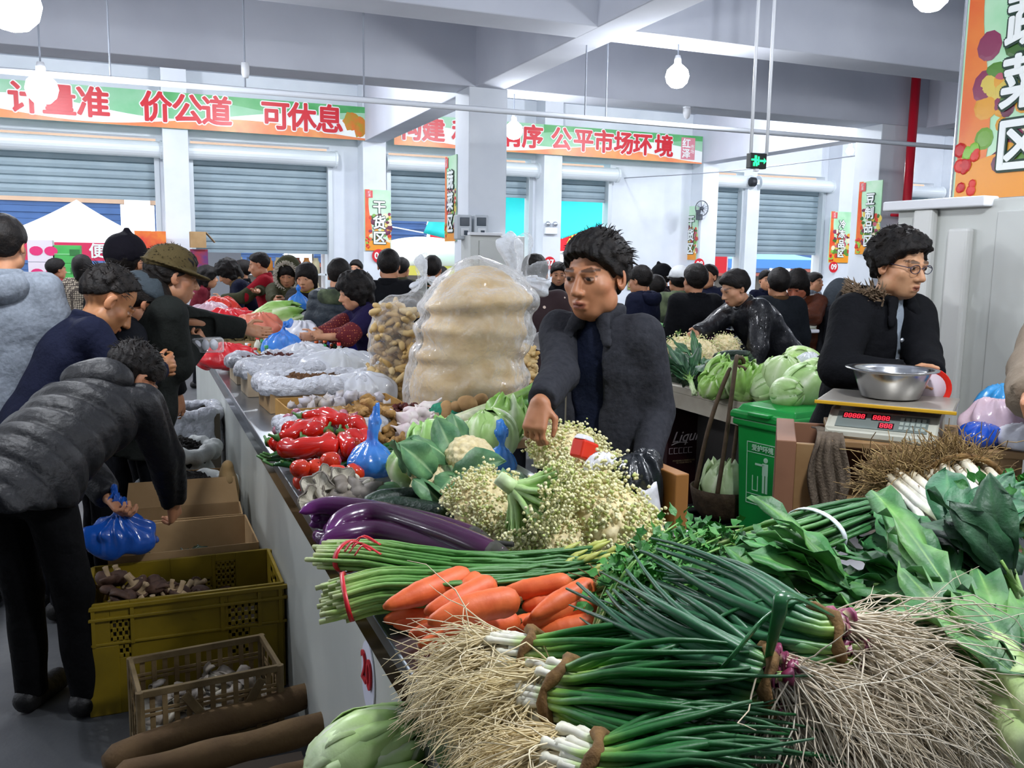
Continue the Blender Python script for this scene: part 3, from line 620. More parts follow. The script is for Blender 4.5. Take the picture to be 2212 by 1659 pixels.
# ------------------------------------------------------------------ tomatoes, red peppers, chillies, onions
tomm = M('tomato_skin', 'd23a17', .16, var='b8260e', vs=9, coat=.4, obvar=.1)
tomq = MB().lathe([(.001, -.031), (.014, -.030), (.026, -.02), (.0335, -.003), (.031, .014), (.021, .025), (.009, .027), (.002, .0245)], 24, cap=False).mesh('tomato')
TOM = [(648, 1012, .935), (684, 1012, .925), (714, 997, .945), (728, 1022, .925), (765, 1022, .91), (655, 1040, .885), (690, 1035, .885), (745, 1000, .90), (610, 1012, .88), (780, 1010, .89)]
TL = ['ripe tomato on top at the left of the tomato heap', 'ripe tomato on top, between the two largest', 'ripe tomato on top of the heap, highest, below the red peppers', 'ripe tomato on top above the mushrooms', 'ripe tomato at the right beside the blue bag', 'tomato in the lower layer at the tray edge', 'tomato in the lower layer behind the mushroom caps', 'tomato half hidden by the blue bag at the back', 'tomato lowest on the left near the chilli leaves', 'tomato rightmost under the blue bag']
for (x, y, z), lab in zip(TOM[:8], TL):
    o = link('tomato', tomq, tomm, None, True); o.location = Q(x, y, z=z); o.rotation_euler = (rnd.uniform(-.6, .6), rnd.uniform(-.6, .6), rnd.random()*6); o.scale = (1.0+rnd.uniform(-.08, .08),)*3; tag(o, lab, 'tomato', 'ripe tomatoes')
redm = M('red_pepper_skin', 'd02010', .14, var='b8150a', vs=7, coat=.5, obvar=.12); stemg = M('green_stem', '3d6a2c', .5)
def pepper(name, pts, r, label, grp, m, cat, lump=.12, seed=1):
    C = bez(pts, 6); K = len(C); t = empty(name, C[K//2], label, cat, grp)
    Rr = [r*math.sqrt(max(.05, math.sin(PI*min(1, .12+.88*(1-i/(K-1)))**.7)))*(1+lump*math.sin(i*1.1+seed))*(.35 if i == K-1 else 1) for i in range(K)]
    q = MB(); q.tube(C, Rr, 12, True)
    o = q.build('fruit', m, t, True); d = (C[0]-C[1]).normalized(); d2 = (d+Vector((0, 0, .5))).normalized()
    MB().tube([C[0]-d*.004, C[0]+d*.004, C[0]+d2*.018, C[0]+d2*.04+Vector((.006, 0, 0))], [r*.55, r*.4, .005, .0045], 8, True).build('stem', stemg, t, True)
    return t
PEP = [([(600, 945, .95), (640, 935, .96), (690, 912, .965)], 'long red pepper at the left, stem toward the white sack'), ([(650, 900, .985), (700, 898, .99), (752, 915, .98)], 'red pepper topmost at the back of the heap'),
 ([(795, 935, .95), (770, 920, .965), (735, 925, .96)], 'red pepper at the right end beside the ginger'), ([(710, 930, .985), (705, 955, .97), (640, 970, .95), (610, 965, .945)], 'long wrinkled red pepper along the front, stem up in the middle'),
 ([(735, 935, .975), (750, 960, .965), (770, 975, .95)], 'red pepper drooping toward the tomatoes'), ([(700, 900, .97), (690, 925, .975), (660, 940, .965)], 'red pepper in the middle of the heap'),
 ([(790, 960, .94), (770, 950, .955), (745, 940, .955)], 'red pepper beside the blue bag knot'), ([(760, 935, .965), (785, 945, .955), (800, 965, .94)], 'red pepper curving down at the right edge'),
 ([(655, 950, .955), (690, 965, .955), (735, 970, .95)], 'red pepper lying flat at the front centre'), ([(580, 955, .92), (605, 958, .925), (640, 955, .93)], 'red pepper underneath at the left edge'),
 ([(665, 915, .965), (640, 925, .96), (620, 935, .955)], 'red pepper tucked behind the left one'), ([(730, 905, .965), (760, 912, .965), (780, 925, .955)], 'red pepper at the back right under the top one'),
 ([(690, 975, .93), (725, 985, .925), (755, 985, .92)], 'red pepper in the bottom front layer above the tomatoes'), ([(620, 975, .925), (650, 980, .925), (690, 982, .92)], 'red pepper in the bottom front layer above the green chillies')]
for i, (P, lab) in enumerate(PEP): pepper('red_pepper', [Q(x, y, z=z) for x, y, z in P], .034, lab, 'glossy red peppers', redm, 'pepper', seed=i)
# a bed under the heap, so that the lower peppers rest on something
chim = M('green_chilli_skin', '1f5a24', .2, var='16461c', vs=9, coat=.3, obvar=.2)
for i in range(26):
    x = 600+i % 13*21+rnd.uniform(-8, 8); y = 985+(i // 13)*16+rnd.uniform(-7, 7)-(x-600)*.02; z = .895+rnd.uniform(-.01, .012); a = Q(x, y, z=z); th = rnd.uniform(-.7, .7); L = rnd.uniform(.07, .1)
    v = Vector((math.cos(th), math.sin(th), rnd.uniform(-.1, .1)))*L
    pepper('green_chilli', [a-v*.5, a+Vector((0, 0, .006)), a+v*.5], .0115, 'dark green chilli in the bed between red peppers and tomatoes', 'green chillies', chim, 'chilli', .03, i)
for i in range(8):
    a = Q(840+rnd.uniform(-15, 45), 965+i*7, z=.89); th = rnd.uniform(-.6, .6); v = Vector((math.cos(th), math.sin(th), 0))*.1
    pepper('green_chilli', [a-v*.5, a+Vector((0, 0, .005)), a+v*.5], .011, 'dark green chilli to the right of the blue bag', 'green chillies by the bag', chim, 'chilli', .03, i)
onm = M('shallot_skin', '9a5468', .25, var='b37a86', vs=20, obvar=.1); onq = MB().lathe([(.001, -.02), (.012, -.018), (.021, -.004), (.019, .01), (.008, .022), (.003, .034), (.001, .036)], 14).mesh('onion')
ONI = [(622, 905, .965, 'purple shallot behind the left red peppers'), (612, 920, .94, 'purple shallot lowest at the left of the pepper heap'), (742, 895, .965, 'purple shallot behind the red peppers near the ginger'), (640, 893, .95, 'purple shallot nearest the white sack'), (600, 930, .92, 'purple shallot at the tray edge beside the dried goods'), (760, 905, .96, 'purple shallot rightmost, against the ginger')]
for x, y, z, lab in ONI:
    o = link('shallot', onq, onm, None, True); o.location = Q(x, y, z=z); o.rotation_euler = (rnd.uniform(-1, 1), rnd.uniform(-1, 1), 0); tag(o, lab, 'shallot', 'purple shallots')
# ================================================================== cauliflower, cabbages, leafy greens
cream = M('cauliflower_curd', 'ffffff', .7, attr=True, var='ece6d2', vs=60, bump=.5, bs=120, bd=.004, sub=.1)
def curd(rad, seed, n=70, h=.004, sq=.8):
    rr = random.Random(seed); S = SDF((-rad*1.25,)*3, (rad*1.25,)*3, h); S.ell((0, 0, -.1*rad), (rad*.82, rad*.82, rad*.62*sq), k=0)
    for i in range(n):
        z = 1-1.25*(i+.5)/n; a = i*2.39996; q = math.sqrt(max(0, 1-z*z)); r = rad*(.2+.05*rr.random()); p = (math.cos(a)*q*rad*.86, math.sin(a)*q*rad*.86, z*rad*.8*sq); S.cap(p, p, r, k=.004)
    S.warp(lambda P: .0022*wave(P, 260, seed)+.0015*wave(P, 470, seed+3))
    return S.mesh('curd', lambda P: np.stack([np.full(len(P), v) for v in (.80, .69, .43, 1)], 1))
CURD = [curd(.075, 5), curd(.062, 8)]
cal_cols = ('5d8a5a', '3f7448')
def cauli(pos, k, rot, leaves, label, sc=1):
    t = empty('cauliflower', pos, label, 'cauliflower', 'cauliflowers in their leaves'); T = Matrix.Translation(pos) @ rot.to_4x4() @ Matrix.Scale(sc, 4)
    o = link('curd', CURD[k], cream, t, True); o.matrix_basis = T
    for i, (a, L, W, up) in enumerate(leaves):
        q = MB(); q.T = T; d = Vector((math.cos(a)*math.cos(up), math.sin(a)*math.cos(up), math.sin(up))); n = Vector((-math.cos(a)*math.sin(up), -math.sin(a)*math.sin(up), math.cos(up)))
        leaf(q, d*.02+Vector((math.cos(a)*.045, math.sin(a)*.045, -.035)), d, -n, L, W, -.7, .03, ('4f7f55', '6b9a66'), 'c3d6a4', 9, 6, seed=i*2.1)
        q.build('leaf', leafm, t, True, solid=.002)
    return t
RX = lambda a: Matrix.Rotation(a, 3, 'X'); RY = lambda a: Matrix.Rotation(a, 3, 'Y'); RZ = lambda a: Matrix.Rotation(a, 3, 'Z')
cauli(Q(1018, 992, z=.985), 0, RZ(.4) @ RX(.5), [(2.6, .15, .10, .7), (3.6, .17, .09, .5), (4.6, .17, .11, .35), (5.4, .16, .10, .5), (1.4, .13, .1, .9)], 'cream cauliflower facing front between blue bag and leaves, roundest curd showing')
cauli(Q(915, 1022, z=.95), 1, RZ(1.2) @ RX(.6), [(2.4, .16, .1, .9), (3.4, .18, .1, .7), (4.3, .16, .1, .5), (5.2, .17, .1, .8), (.4, .15, .09, .8)], 'cauliflower wrapped in dark leaves behind the tomatoes and mushrooms')
cauli(Q(925, 1062, z=.905), 1, RX(.7), [(4.2, .12, .08, .5), (5.2, .13, .08, .4), (3, .12, .08, .6)], 'small cauliflower low above the cucumbers', .85)
cauli(Q(988, 1095, z=.91), 1, RX(.6) @ RZ(1), [(1.4, .13, .09, .7), (2.6, .14, .09, .8), (3.8, .12, .08, .6)], 'small cauliflower at the end of the cucumbers', .8)
for i, (x, y, z, a, up, L, W, lab) in enumerate([(985, 1030, .96, 5.0, .5, .19, .11, 'grey green cauliflower leaf standing up in front of the creamy curd'), (1040, 1060, .95, 4.6, .35, .17, .13, 'broad cauliflower leaf with pale rib below the second blue bag'), (935, 1025, .97, 3.9, .7, .17, .10, 'cauliflower leaf leaning over the mushrooms'), (985, 1000, .975, 2.2, 1.1, .16, .09, 'upright cauliflower leaf left of the creamy curd')]):
    q = MB(); leaf(q, Q(x, y, z=z), (math.cos(a)*math.cos(up), math.sin(a)*math.cos(up), math.sin(up)), (-.3, -.8, .6), L, W, .5, .04, ('4c7c55', '6f9d68'), 'c8dbac', 10, 6, seed=i)
    tag(q.build('cauliflower_leaf', leafm, None, True, solid=.0022), lab, 'leaf', 'loose cauliflower leaves')
# loose-curd ("pine") cauliflower: green stems branching to sprays of tiny buds
budm = M('loose_curd', 'ffffff', .75, attr=True, var='e8e4c8', vs=80, bump=.3, bs=150, bd=.003)
budbase = M('loose_curd_base', 'e0dca8', .8, var='c2cc86', vs=30, bump=.6, bs=140, bd=.004)
def pine(pos, rad, rot, label, seed, stems=False, n=2000):
    rr = random.Random(seed); t = empty('loose_cauliflower', pos, label, 'cauliflower', 'green stemmed loose cauliflowers'); T = Matrix.Translation(pos) @ rot.to_4x4(); q = MB(); q.T = T; s = MB(); s.T = T
    heads = []
    for i in range(46):
        z = 1-1.15*(i+.5)/46; a = i*2.39996+rr.uniform(-.2, .2); w_ = math.sqrt(max(0, 1-z*z)); p = Vector((math.cos(a)*w_*rad, math.sin(a)*w_*rad, z*rad*.62)); heads.append(p)
        s.tube(bez([(0, 0, -rad*.55), p*.45+Vector((0, 0, -rad*.25)), p*.93], 4), [rad*.11]*3+[rad*.075]*3+[rad*.05]*3, 6, False, [lerpc('b6d58e', '9cc474', j/8) for j in range(9)])
    s.tube([(0, 0, -rad*.95), (0, 0, -rad*.4)], [rad*.16, rad*.2], 10, True, [s2r('cfe0b0'), s2r('b4d48c')])
    for i in range(n):
        p = heads[i % 46]; d = p.normalized(); c = p+Vector((rr.gauss(0, 1), rr.gauss(0, 1), rr.gauss(0, 1)))*rad*.12+d*rr.uniform(-.05, .07)*rad; r = rad*rr.uniform(.026, .052)
        q.col = lerpc('e4e2b4', 'f0ecc8', rr.random()) if rr.random() < .8 else s2r('c3cf86')
        q.ell(c, (r, r, r*.8), None, 6, 4, .2, rr.random()*9)
    if not stems: o = link('curd', CURD[0], budbase, t, True); o.matrix_basis = T @ Matrix.Translation((0, 0, -rad*.12)) @ Matrix.Scale(rad*.92/.075, 4)
    q.build('curd_sprays', budm, t, True); s.build('stems', veg, t, True)
    return t
down = RX(2.5) @ RZ(.5)
pine(Q(1232, 985, z=.985), .115, RZ(.3) @ RX(.35), 'loose cauliflower at the top of the heap, right of the second blue bag', 31)
pine(Q(1150, 1085, z=1.0), .108, RZ(1.2) @ RX(2.2), 'loose cauliflower lying upside down, pale star of stems on top', 32, True, 1900)
pine(Q(1060, 1095, z=.94), .105, RX(.5), 'loose cauliflower at the left of the heap above the eggplants', 33)
pine(Q(1298, 1062, z=.965), .12, RZ(2) @ RY(.4), 'loose cauliflower in the middle right of the heap under the top one', 34)
pine(Q(1325, 1130, z=.925), .125, RY(.45) @ RX(.3), 'loose cauliflower at the right edge of the counter, largest of the heap', 35, n=2400)
pine(Q(1205, 1170, z=.90), .09, RX(.6), 'loose cauliflower low in front above the scape tips', 36)
pine(Q(1110, 1160, z=.885), .07, RX(.7) @ RZ(2), 'small loose cauliflower tucked under the star stemmed one', 37, n=500)
q = MB()
def stemroot(p0, p1): return [p0, (Vector(p0)+Vector(p1))/2+Vector((0, 0, .015)), p1]
# cabbages and lettuces
cabm = M('cabbage_leaf', 'ffffff', .36, attr=True, var='e4ecd8', vs=14, bump=.25, bs=30, bd=.008)
def cabbage(name, pos, rad, rot, cols, label, group, cat, seed, nl=9, sz=1.0, curl=.2, open_=.35, rib='e6efcf', el=1.0):
    """wrapped leaves over a round heart; el > 1 makes it long"""
    rr = random.Random(seed); t = empty(name, pos, label, cat, group); T = Matrix.Translation(pos) @ rot.to_4x4()
    q = MB(); q.T = T
    def shell(a, w, r0, r1, lift, top, sd):
        def fn(u, v):
            s = (v-.5)*2; ph = -PI*.46+u*(PI*.46+top); th = a+s*w*(1-(1-min(1, u*3+.12))**2)*(1-.55*u**5)*max(.25, math.cos(max(ph, 0))**-.35 if ph < 1.3 else 1)
            r = r0+(r1-r0)*u**2+lift*u**3*rad+.012*rad*math.sin(th*9+sd)+curl*rad*.22*u**3*math.sin(s*6+sd*2+u*4)+curl*rad*.12*abs(s)**3*math.sin(u*14+sd)
            return Vector((math.cos(th)*math.cos(ph)*r, math.sin(th)*math.cos(ph)*r, math.sin(ph)*r*el))
        def cf(u, v):
            s = abs(v-.5)*2; vein = min(1, s*4)*(.75+.25*abs(math.sin(u*16+s*5))**.4); return lerpc(rib, lerpc(cols[0], cols[1], min(1, u*1.1)), max(.0, min(1, vein-.45*(1-u))))
        q.grid(fn, 14, 10, cf)
    q.col = s2r(cols[0]); q.ell((0, 0, 0), (rad*.9, rad*.9, rad*.9*el), None, 16, 10)
    q.build('heart', cabm, t, True); 
    for i in range(nl):
        q = MB(); q.T = T; shell(i*2.4+rr.random()*.4, rr.uniform(.8, 1.15), rad*.93, rad*(1.0+.03*i/nl), open_*rr.uniform(.2, 1)*(i/nl), rr.uniform(.25, .42)*PI if i > nl*.3 else .47*PI, seed+i)
        q.build('leaf', cabm, t, True, solid=.0016)
    return t
G1 = ('9fc97a', '7fb352'); G2 = ('bcd796', 'a3c878'); G3 = ('d5e6b6', 'b7d58c')
cabbage('lettuce_head', Q(945, 975, z=.95), .092, RZ(.5) @ RX(-.5), ('8fc468', '9ccc70'), 'leafy green cabbage head behind the cauliflowers, dark curled leaf edge', 'green heads at the back of the produce', 'cabbage', 41, 9, curl=.5, open_=.45)
cabbage('lettuce_head', Q(1062, 945, z=.95), .10, RZ(1.5) @ RX(-.3), G2, 'smooth pale cabbage head behind the second blue bag', 'green heads at the back of the produce', 'cabbage', 42, 8, curl=.15, open_=.15)
cabbage('lettuce_head', Q(1095, 915, z=.955), .085, RZ(2.5) @ RX(.3), ('a4d070', '8cc050'), 'frilly green cabbage beside the hand of the man in the grey jacket', 'green heads at the back of the produce', 'cabbage', 43, 9, curl=.9, open_=.6)
cabbage('lettuce_head', Q(885, 1010, z=.94), .07, RX(.4), ('8fbf6a', 'a2cc7e'), 'small pale cabbage in front of the blue bag', 'green heads at the back of the produce', 'cabbage', 44, 7, curl=.4)
# leeks -----------------------------------------------------------------
t = empty('leek_bunch', Q(1080, 885, z=.98), 'thick leeks lying behind the cabbages, white ends by the garlic', 'leeks', 'leeks')
for i, (P, r) in enumerate([([(965, 912, .95), (1040, 885, .985), (1110, 862, 1.01), (1172, 838, 1.04)], .022), ([(985, 925, .94), (1060, 900, .965), (1120, 875, .985), (1178, 862, 1.0)], .02), ([(1000, 930, .925), (1080, 905, .945), (1150, 885, .96)], .017), ([(1000, 905, .965), (1070, 872, 1.0), (1130, 850, 1.03), (1175, 822, 1.07)], .02), ([(1010, 918, .94), (1080, 892, .975), (1140, 870, 1.0)], .018)]):
    C = bez([Q(x, y, z=z) for x, y, z in P], 7); k = len(C)
    MB().tube(C, [r*(.9+.25*j/k) for j in range(k)], 12, True, [grad([(0, 'e2e2c4'), (.35, 'cfdca8'), (.6, '8fb95a'), (1, '4f8a34')], j/(k-1)) for j in range(k)], flat=.85).build('leek', veg, t, True)
q = MB()
for i in range(70):
    p = Q(965+rnd.uniform(-12, 15), 912+rnd.uniform(-8, 14), z=.945); q.tube([p, p+Vector((rnd.gauss(-.02, .012), rnd.gauss(-.01, .012), rnd.gauss(-.006, .008))), p+Vector((rnd.gauss(-.035, .02), rnd.gauss(-.02, .02), rnd.gauss(-.02, .01)))], .0012, 3, False)
o = q.build('roots', M('pale_root', 'e0d8bc', .8), t); o['kind'] = 'stuff'
# garlic, ginger, potatoes --------------------------------------------------
garm = M('garlic_skin', 'e6dfd8', .5, var='cdb9bd', vs=26, bump=.3, bs=40)
S = SDF((-.04, -.04, -.03), (.04, .04, .05), .0025)
for i in range(8): a = i*PI/4; S.cap((math.cos(a)*.014, math.sin(a)*.014, -.008), (math.cos(a)*.006, math.sin(a)*.006, .016), .0125, .005, k=.003)
S.cap((0, 0, .01), (.002, .001, .045), .006, .003, k=.006); gm_ = S.mesh('garlic_bulb')
for i in range(26):
    lay = i // 10; x = (865, 985)[0]+(i % 10)*11+rnd.uniform(-5, 5)+lay*3; y = (945, 925, 900)[lay]-(i % 10)*3.2+rnd.uniform(-5, 5); z = (.885, .925, .96)[lay]
    o = link('garlic_bulb', gm_, garm, None, True); o.location = Q(x, y, z=z); o.rotation_euler = (rnd.uniform(-1.4, 1.4), rnd.uniform(-1.4, 1.4), rnd.random()*6); s_ = rnd.uniform(1.15, 1.5); o.scale = (s_,)*3
    tag(o, 'white garlic bulb in the heap between ginger and leeks', 'garlic', 'garlic bulbs in the heap')
ginm = M('ginger_skin', 'b58d52', .75, var='8a6634', vs=30, bump=.5, bs=60)
GIN = []
for v in range(4):
    rr = random.Random(60+v); S = SDF((-.08, -.06, -.04), (.09, .06, .05), .003); p = Vector((-.045, 0, 0))
    for i in range(4):
        n_ = p+Vector((.028, rr.uniform(-.016, .016), rr.uniform(-.005, .005))); S.cap(p, n_, .015, .016, k=.006); 
        m_ = n_+Vector((rr.uniform(-.01, .02), rr.choice((-1, 1))*rr.uniform(.018, .03), rr.uniform(0, .012))); S.cap(n_, m_, .013, .011, k=.006); p = n_
    S.warp(lambda P: .0018*wave(P, 150, v)+.0009*np.sin(P[0]*900)); GIN.append(S.mesh('ginger_root'))
for i in range(40):
    lay = 0 if i < 18 else 1 if i < 31 else 2; x = (745+(i*37 % 125), 755+(i*29 % 105), 765+(i*31 % 85))[lay]+rnd.uniform(-5, 5); y = (960-(i*13 % 55), 925-(i*11 % 30), 896-(i*5 % 10))[lay]; z = (.885, .93, .97)[lay]
    o = link('ginger_root', GIN[i % 4], ginm, None, True); o.location = Q(x, y, z=z); o.rotation_euler = (rnd.uniform(-.7, .7), rnd.uniform(-.7, .7), rnd.random()*6); s_ = rnd.uniform(.8, 1.1); o.scale = (s_,)*3
    tag(o, 'knobbly ginger root in the heap behind the red peppers', 'ginger', 'ginger roots in the heap')
potm = M('potato_skin', 'a98455', .8, var='8b6a42', vs=20, bump=.3, bs=50, obvar=.08)
S = SDF((-.05, -.04, -.035), (.05, .04, .035), .004); S.ell((0, 0, 0), (.04, .03, .026)); S.warp(lambda P: .003*wave(P, 60, 2)); pm_ = S.mesh('potato')
for i, (x, y, z, lab) in enumerate([(1010, 872, .99, 'brown potato highest in the green net'), (985, 882, .965, 'brown potato in the middle of the green net'), (965, 888, .955, 'brown potato at the left in the green net'), (1035, 870, .985, 'brown potato rightmost in the green net')]):
    o = link('potato', pm_, potm, None, True); o.location = Q(x, y, z=z); o.rotation_euler = (rnd.random(), rnd.random(), rnd.random()*6); o.scale = (1.2,)*3; tag(o, lab, 'potato', 'potatoes in the green net')
netm = M('green_net', '0d8a66', .6, var='0a6b50', vs=60, bump=.6, bs=120)
t = empty('net_bag', Q(990, 895, z=.9), 'green net bag torn open around brown potatoes', 'net bag'); S = SDF((-.2, -.12, -.06), (.22, .12, .1), .006)
S.ell((0, 0, -.0), (.15, .075, .055)); S.ell((.02, .0, .075), (.12, .06, .055), k=.01, mode='sub'); S.cap((.06, .03, .02), (.1, .05, .06), .02, .012, k=.02); S.warp(lambda P: .004*wave(P, 70, 4))
o = link('net', S.mesh('net'), netm, t, True); o.matrix_basis = Matrix.Translation(Q(995, 892, z=.94)) @ Matrix.Rotation(-.2, 4, 'Z')
# oyster mushrooms -----------------------------------------------------------
mushm = M('oyster_cap', 'ffffff', .55, attr=True, var='e6e2dc', vs=24, bump=.2, bs=40)
def oyster(pos, rot, sc, label, seed, under=False):
    rr = random.Random(seed); t = empty('oyster_mushroom', pos, label, 'mushroom', 'oyster mushrooms on the counter'); T = Matrix.Translation(pos) @ rot.to_4x4() @ Matrix.Scale(sc, 4)
    q = MB(); q.T = T; c1, c2 = s2r(rr.choice(('82796f', '77706a', '8d8378'))), s2r('a59c90')
    def fn(u, v):
        th = (v-.5)*2*PI*.62; r = u*(.045+.006*math.sin(th*5+seed)); return Vector((r*math.cos(th)*1.1, r*math.sin(th), .012*math.sin(u*PI*.8)-.014*u**3+.003*math.sin(th*7+seed)*u))
    q.grid(fn, 8, 14, lambda u, v: lerpc(c2, c1, u)); q.build('cap', mushm, t, True, solid=.004)
    q = MB(); q.T = T; q.col = s2r('d6d0bf'); q.grid(lambda u, v: fn(u*.94, v)*.97+Vector((0, 0, -.005-.008*(1-u)-.0012*math.sin(v*150))), 4, 60); q.build('gills', mushm, t, True)
    q = MB(); q.T = T; q.tube([(.004, 0, -.006), (-.016, 0, -.024), (-.032, 0, -.046)], [.011, .009, .007], 8, True, [s2r('cfc8b6')]*3); q.build('stem', mushm, t, True)
for i in range(24):
    lay = i // 9; x = (672, 690, 705)[lay]+(i % 9)*(21, 19, 17)[lay]+rnd.uniform(-5, 5); y = (1078, 1058, 1040)[lay]+rnd.uniform(-8, 8); z = (.885, .91, .93)[lay]
    flip = i % 9 < 4 and rnd.random() < .75
    rot = RZ(rnd.uniform(-2.2, -.6)) @ RX(rnd.uniform(-.6, .6)) @ RY(rnd.uniform(.2, .9) if not flip else rnd.uniform(-2.2, -1.5))
    oyster(Q(x, y, z=z), rot, rnd.uniform(.85, 1.15), 'grey oyster mushroom in the heap between tomatoes and eggplants', i+70)
# ------------------------------------------------------------------ plastic bags
def thin_film(name, lo, hi):
    m = M(name, 'f2f4f6', .08, spec=.8, bump=1, bs=16, bd=.03, coat=.5); N = m.node_tree.nodes; L = m.node_tree.links; lw = N.new('ShaderNodeLayerWeight'); mr = N.new('ShaderNodeMapRange'); lw.inputs[0].default_value = .35
    bp = next(x for x in N if x.type == 'BUMP'); L.new(bp.outputs[0], lw.inputs['Normal']); L.new(lw.outputs['Facing'], mr.inputs[0]); mr.inputs[3].default_value = lo; mr.inputs[4].default_value = hi; L.new(mr.outputs[0], N['Principled BSDF'].inputs['Alpha']); return m
def film(name, c, a=.45, rough=.12, trans=0): 
    m = M(name, c, rough, spec=.7, alpha=a, coat=.4, bump=.5, bs=25, bd=.012); return m
bluef = film('blue_film', '2f86e6', .72); clearf = thin_film('clear_film', .10, .75); milky = film('milky_film', 'dfe2ea', .72, .25); whitef = film('white_film', 'e8e8f0', .9, .3); redf = film('red_film', 'd8202a', .9, .25); pinkf = film('pink_film', 'e6c8d4', .7, .25); blackf = M('black_film', '14181c', .25, spec=.6, bump=.5, bs=14, bd=.02, coat=.3); tealf = film('teal_film', '1a88a8', .8)
def bag(pos, w, d, h, m, label, seed, knot=True, tail=(0, 0, .1), name='plastic_bag', cat='bag', grp=None, fill=None, fillc=None, rot=0, wr=.012, neck=.62, hh=.006):
    rr = random.Random(seed); t = empty(name, pos, label, cat, grp); hgt = h
    S = SDF((-w*.75, -d*.75, -.02), (w*.75, d*.75, h+.25), hh)
    S.ell((0, 0, h*.42), (w*.5, d*.5, h*.42), k=.02); S.ell((0, 0, h*.24), (w*.47, d*.47, h*.26), k=.04)
    if knot:
        S.cap((0, 0, h*.6), (0, 0, h), w*.26, w*.05, k=.03); S.cap((0, 0, h), Vector((0, 0, h))+Vector(tail)*.5, .011, .018, k=.008); S.cap(Vector((0, 0, h))+Vector(tail)*.5, Vector((0, 0, h))+Vector(tail), .018, .008, k=.008)
    S.warp(lambda P: wr*.5*wave(P, 55, seed)+wr*.35*np.sin(np.arctan2(P[1], P[0])*11+3*np.sin(P[2]*20+seed))*np.clip(P[2]/h, 0, 1))
    o = link('film', S.mesh('film'), m, t, True); o.matrix_basis = Matrix.Translation(pos) @ Matrix.Rotation(rot, 4, 'Z')
    if fill is not None:
        S = SDF((-w*.6, -d*.6, -.02), (w*.6, d*.6, h), hh*1.5); S.ell((0, 0, h*.4), (w*.4, d*.4, h*.34), k=.01); S.warp(lambda P: .008*wave(P, 60, seed+2)+.004*wave(P, 130, seed))
        o = link('contents', S.mesh('contents'), fill, t, True); o.matrix_basis = Matrix.Translation(pos) @ Matrix.Rotation(rot, 4, 'Z')
    return t
bag(Q(803, 1026, z=.885), .135, .13, .12, bluef, 'blue plastic bag knotted upright beside the tomatoes', 81, tail=(.02, 0, .11), fill=M('pale_contents', '9ab0c8', .6))
bag(Q(1083, 1030, z=.90), .085, .09, .11, bluef, 'smaller blue plastic bag wedged between cauliflower and loose cauliflower', 82, tail=(-.005, 0, .06), fill=M('pale_contents'))
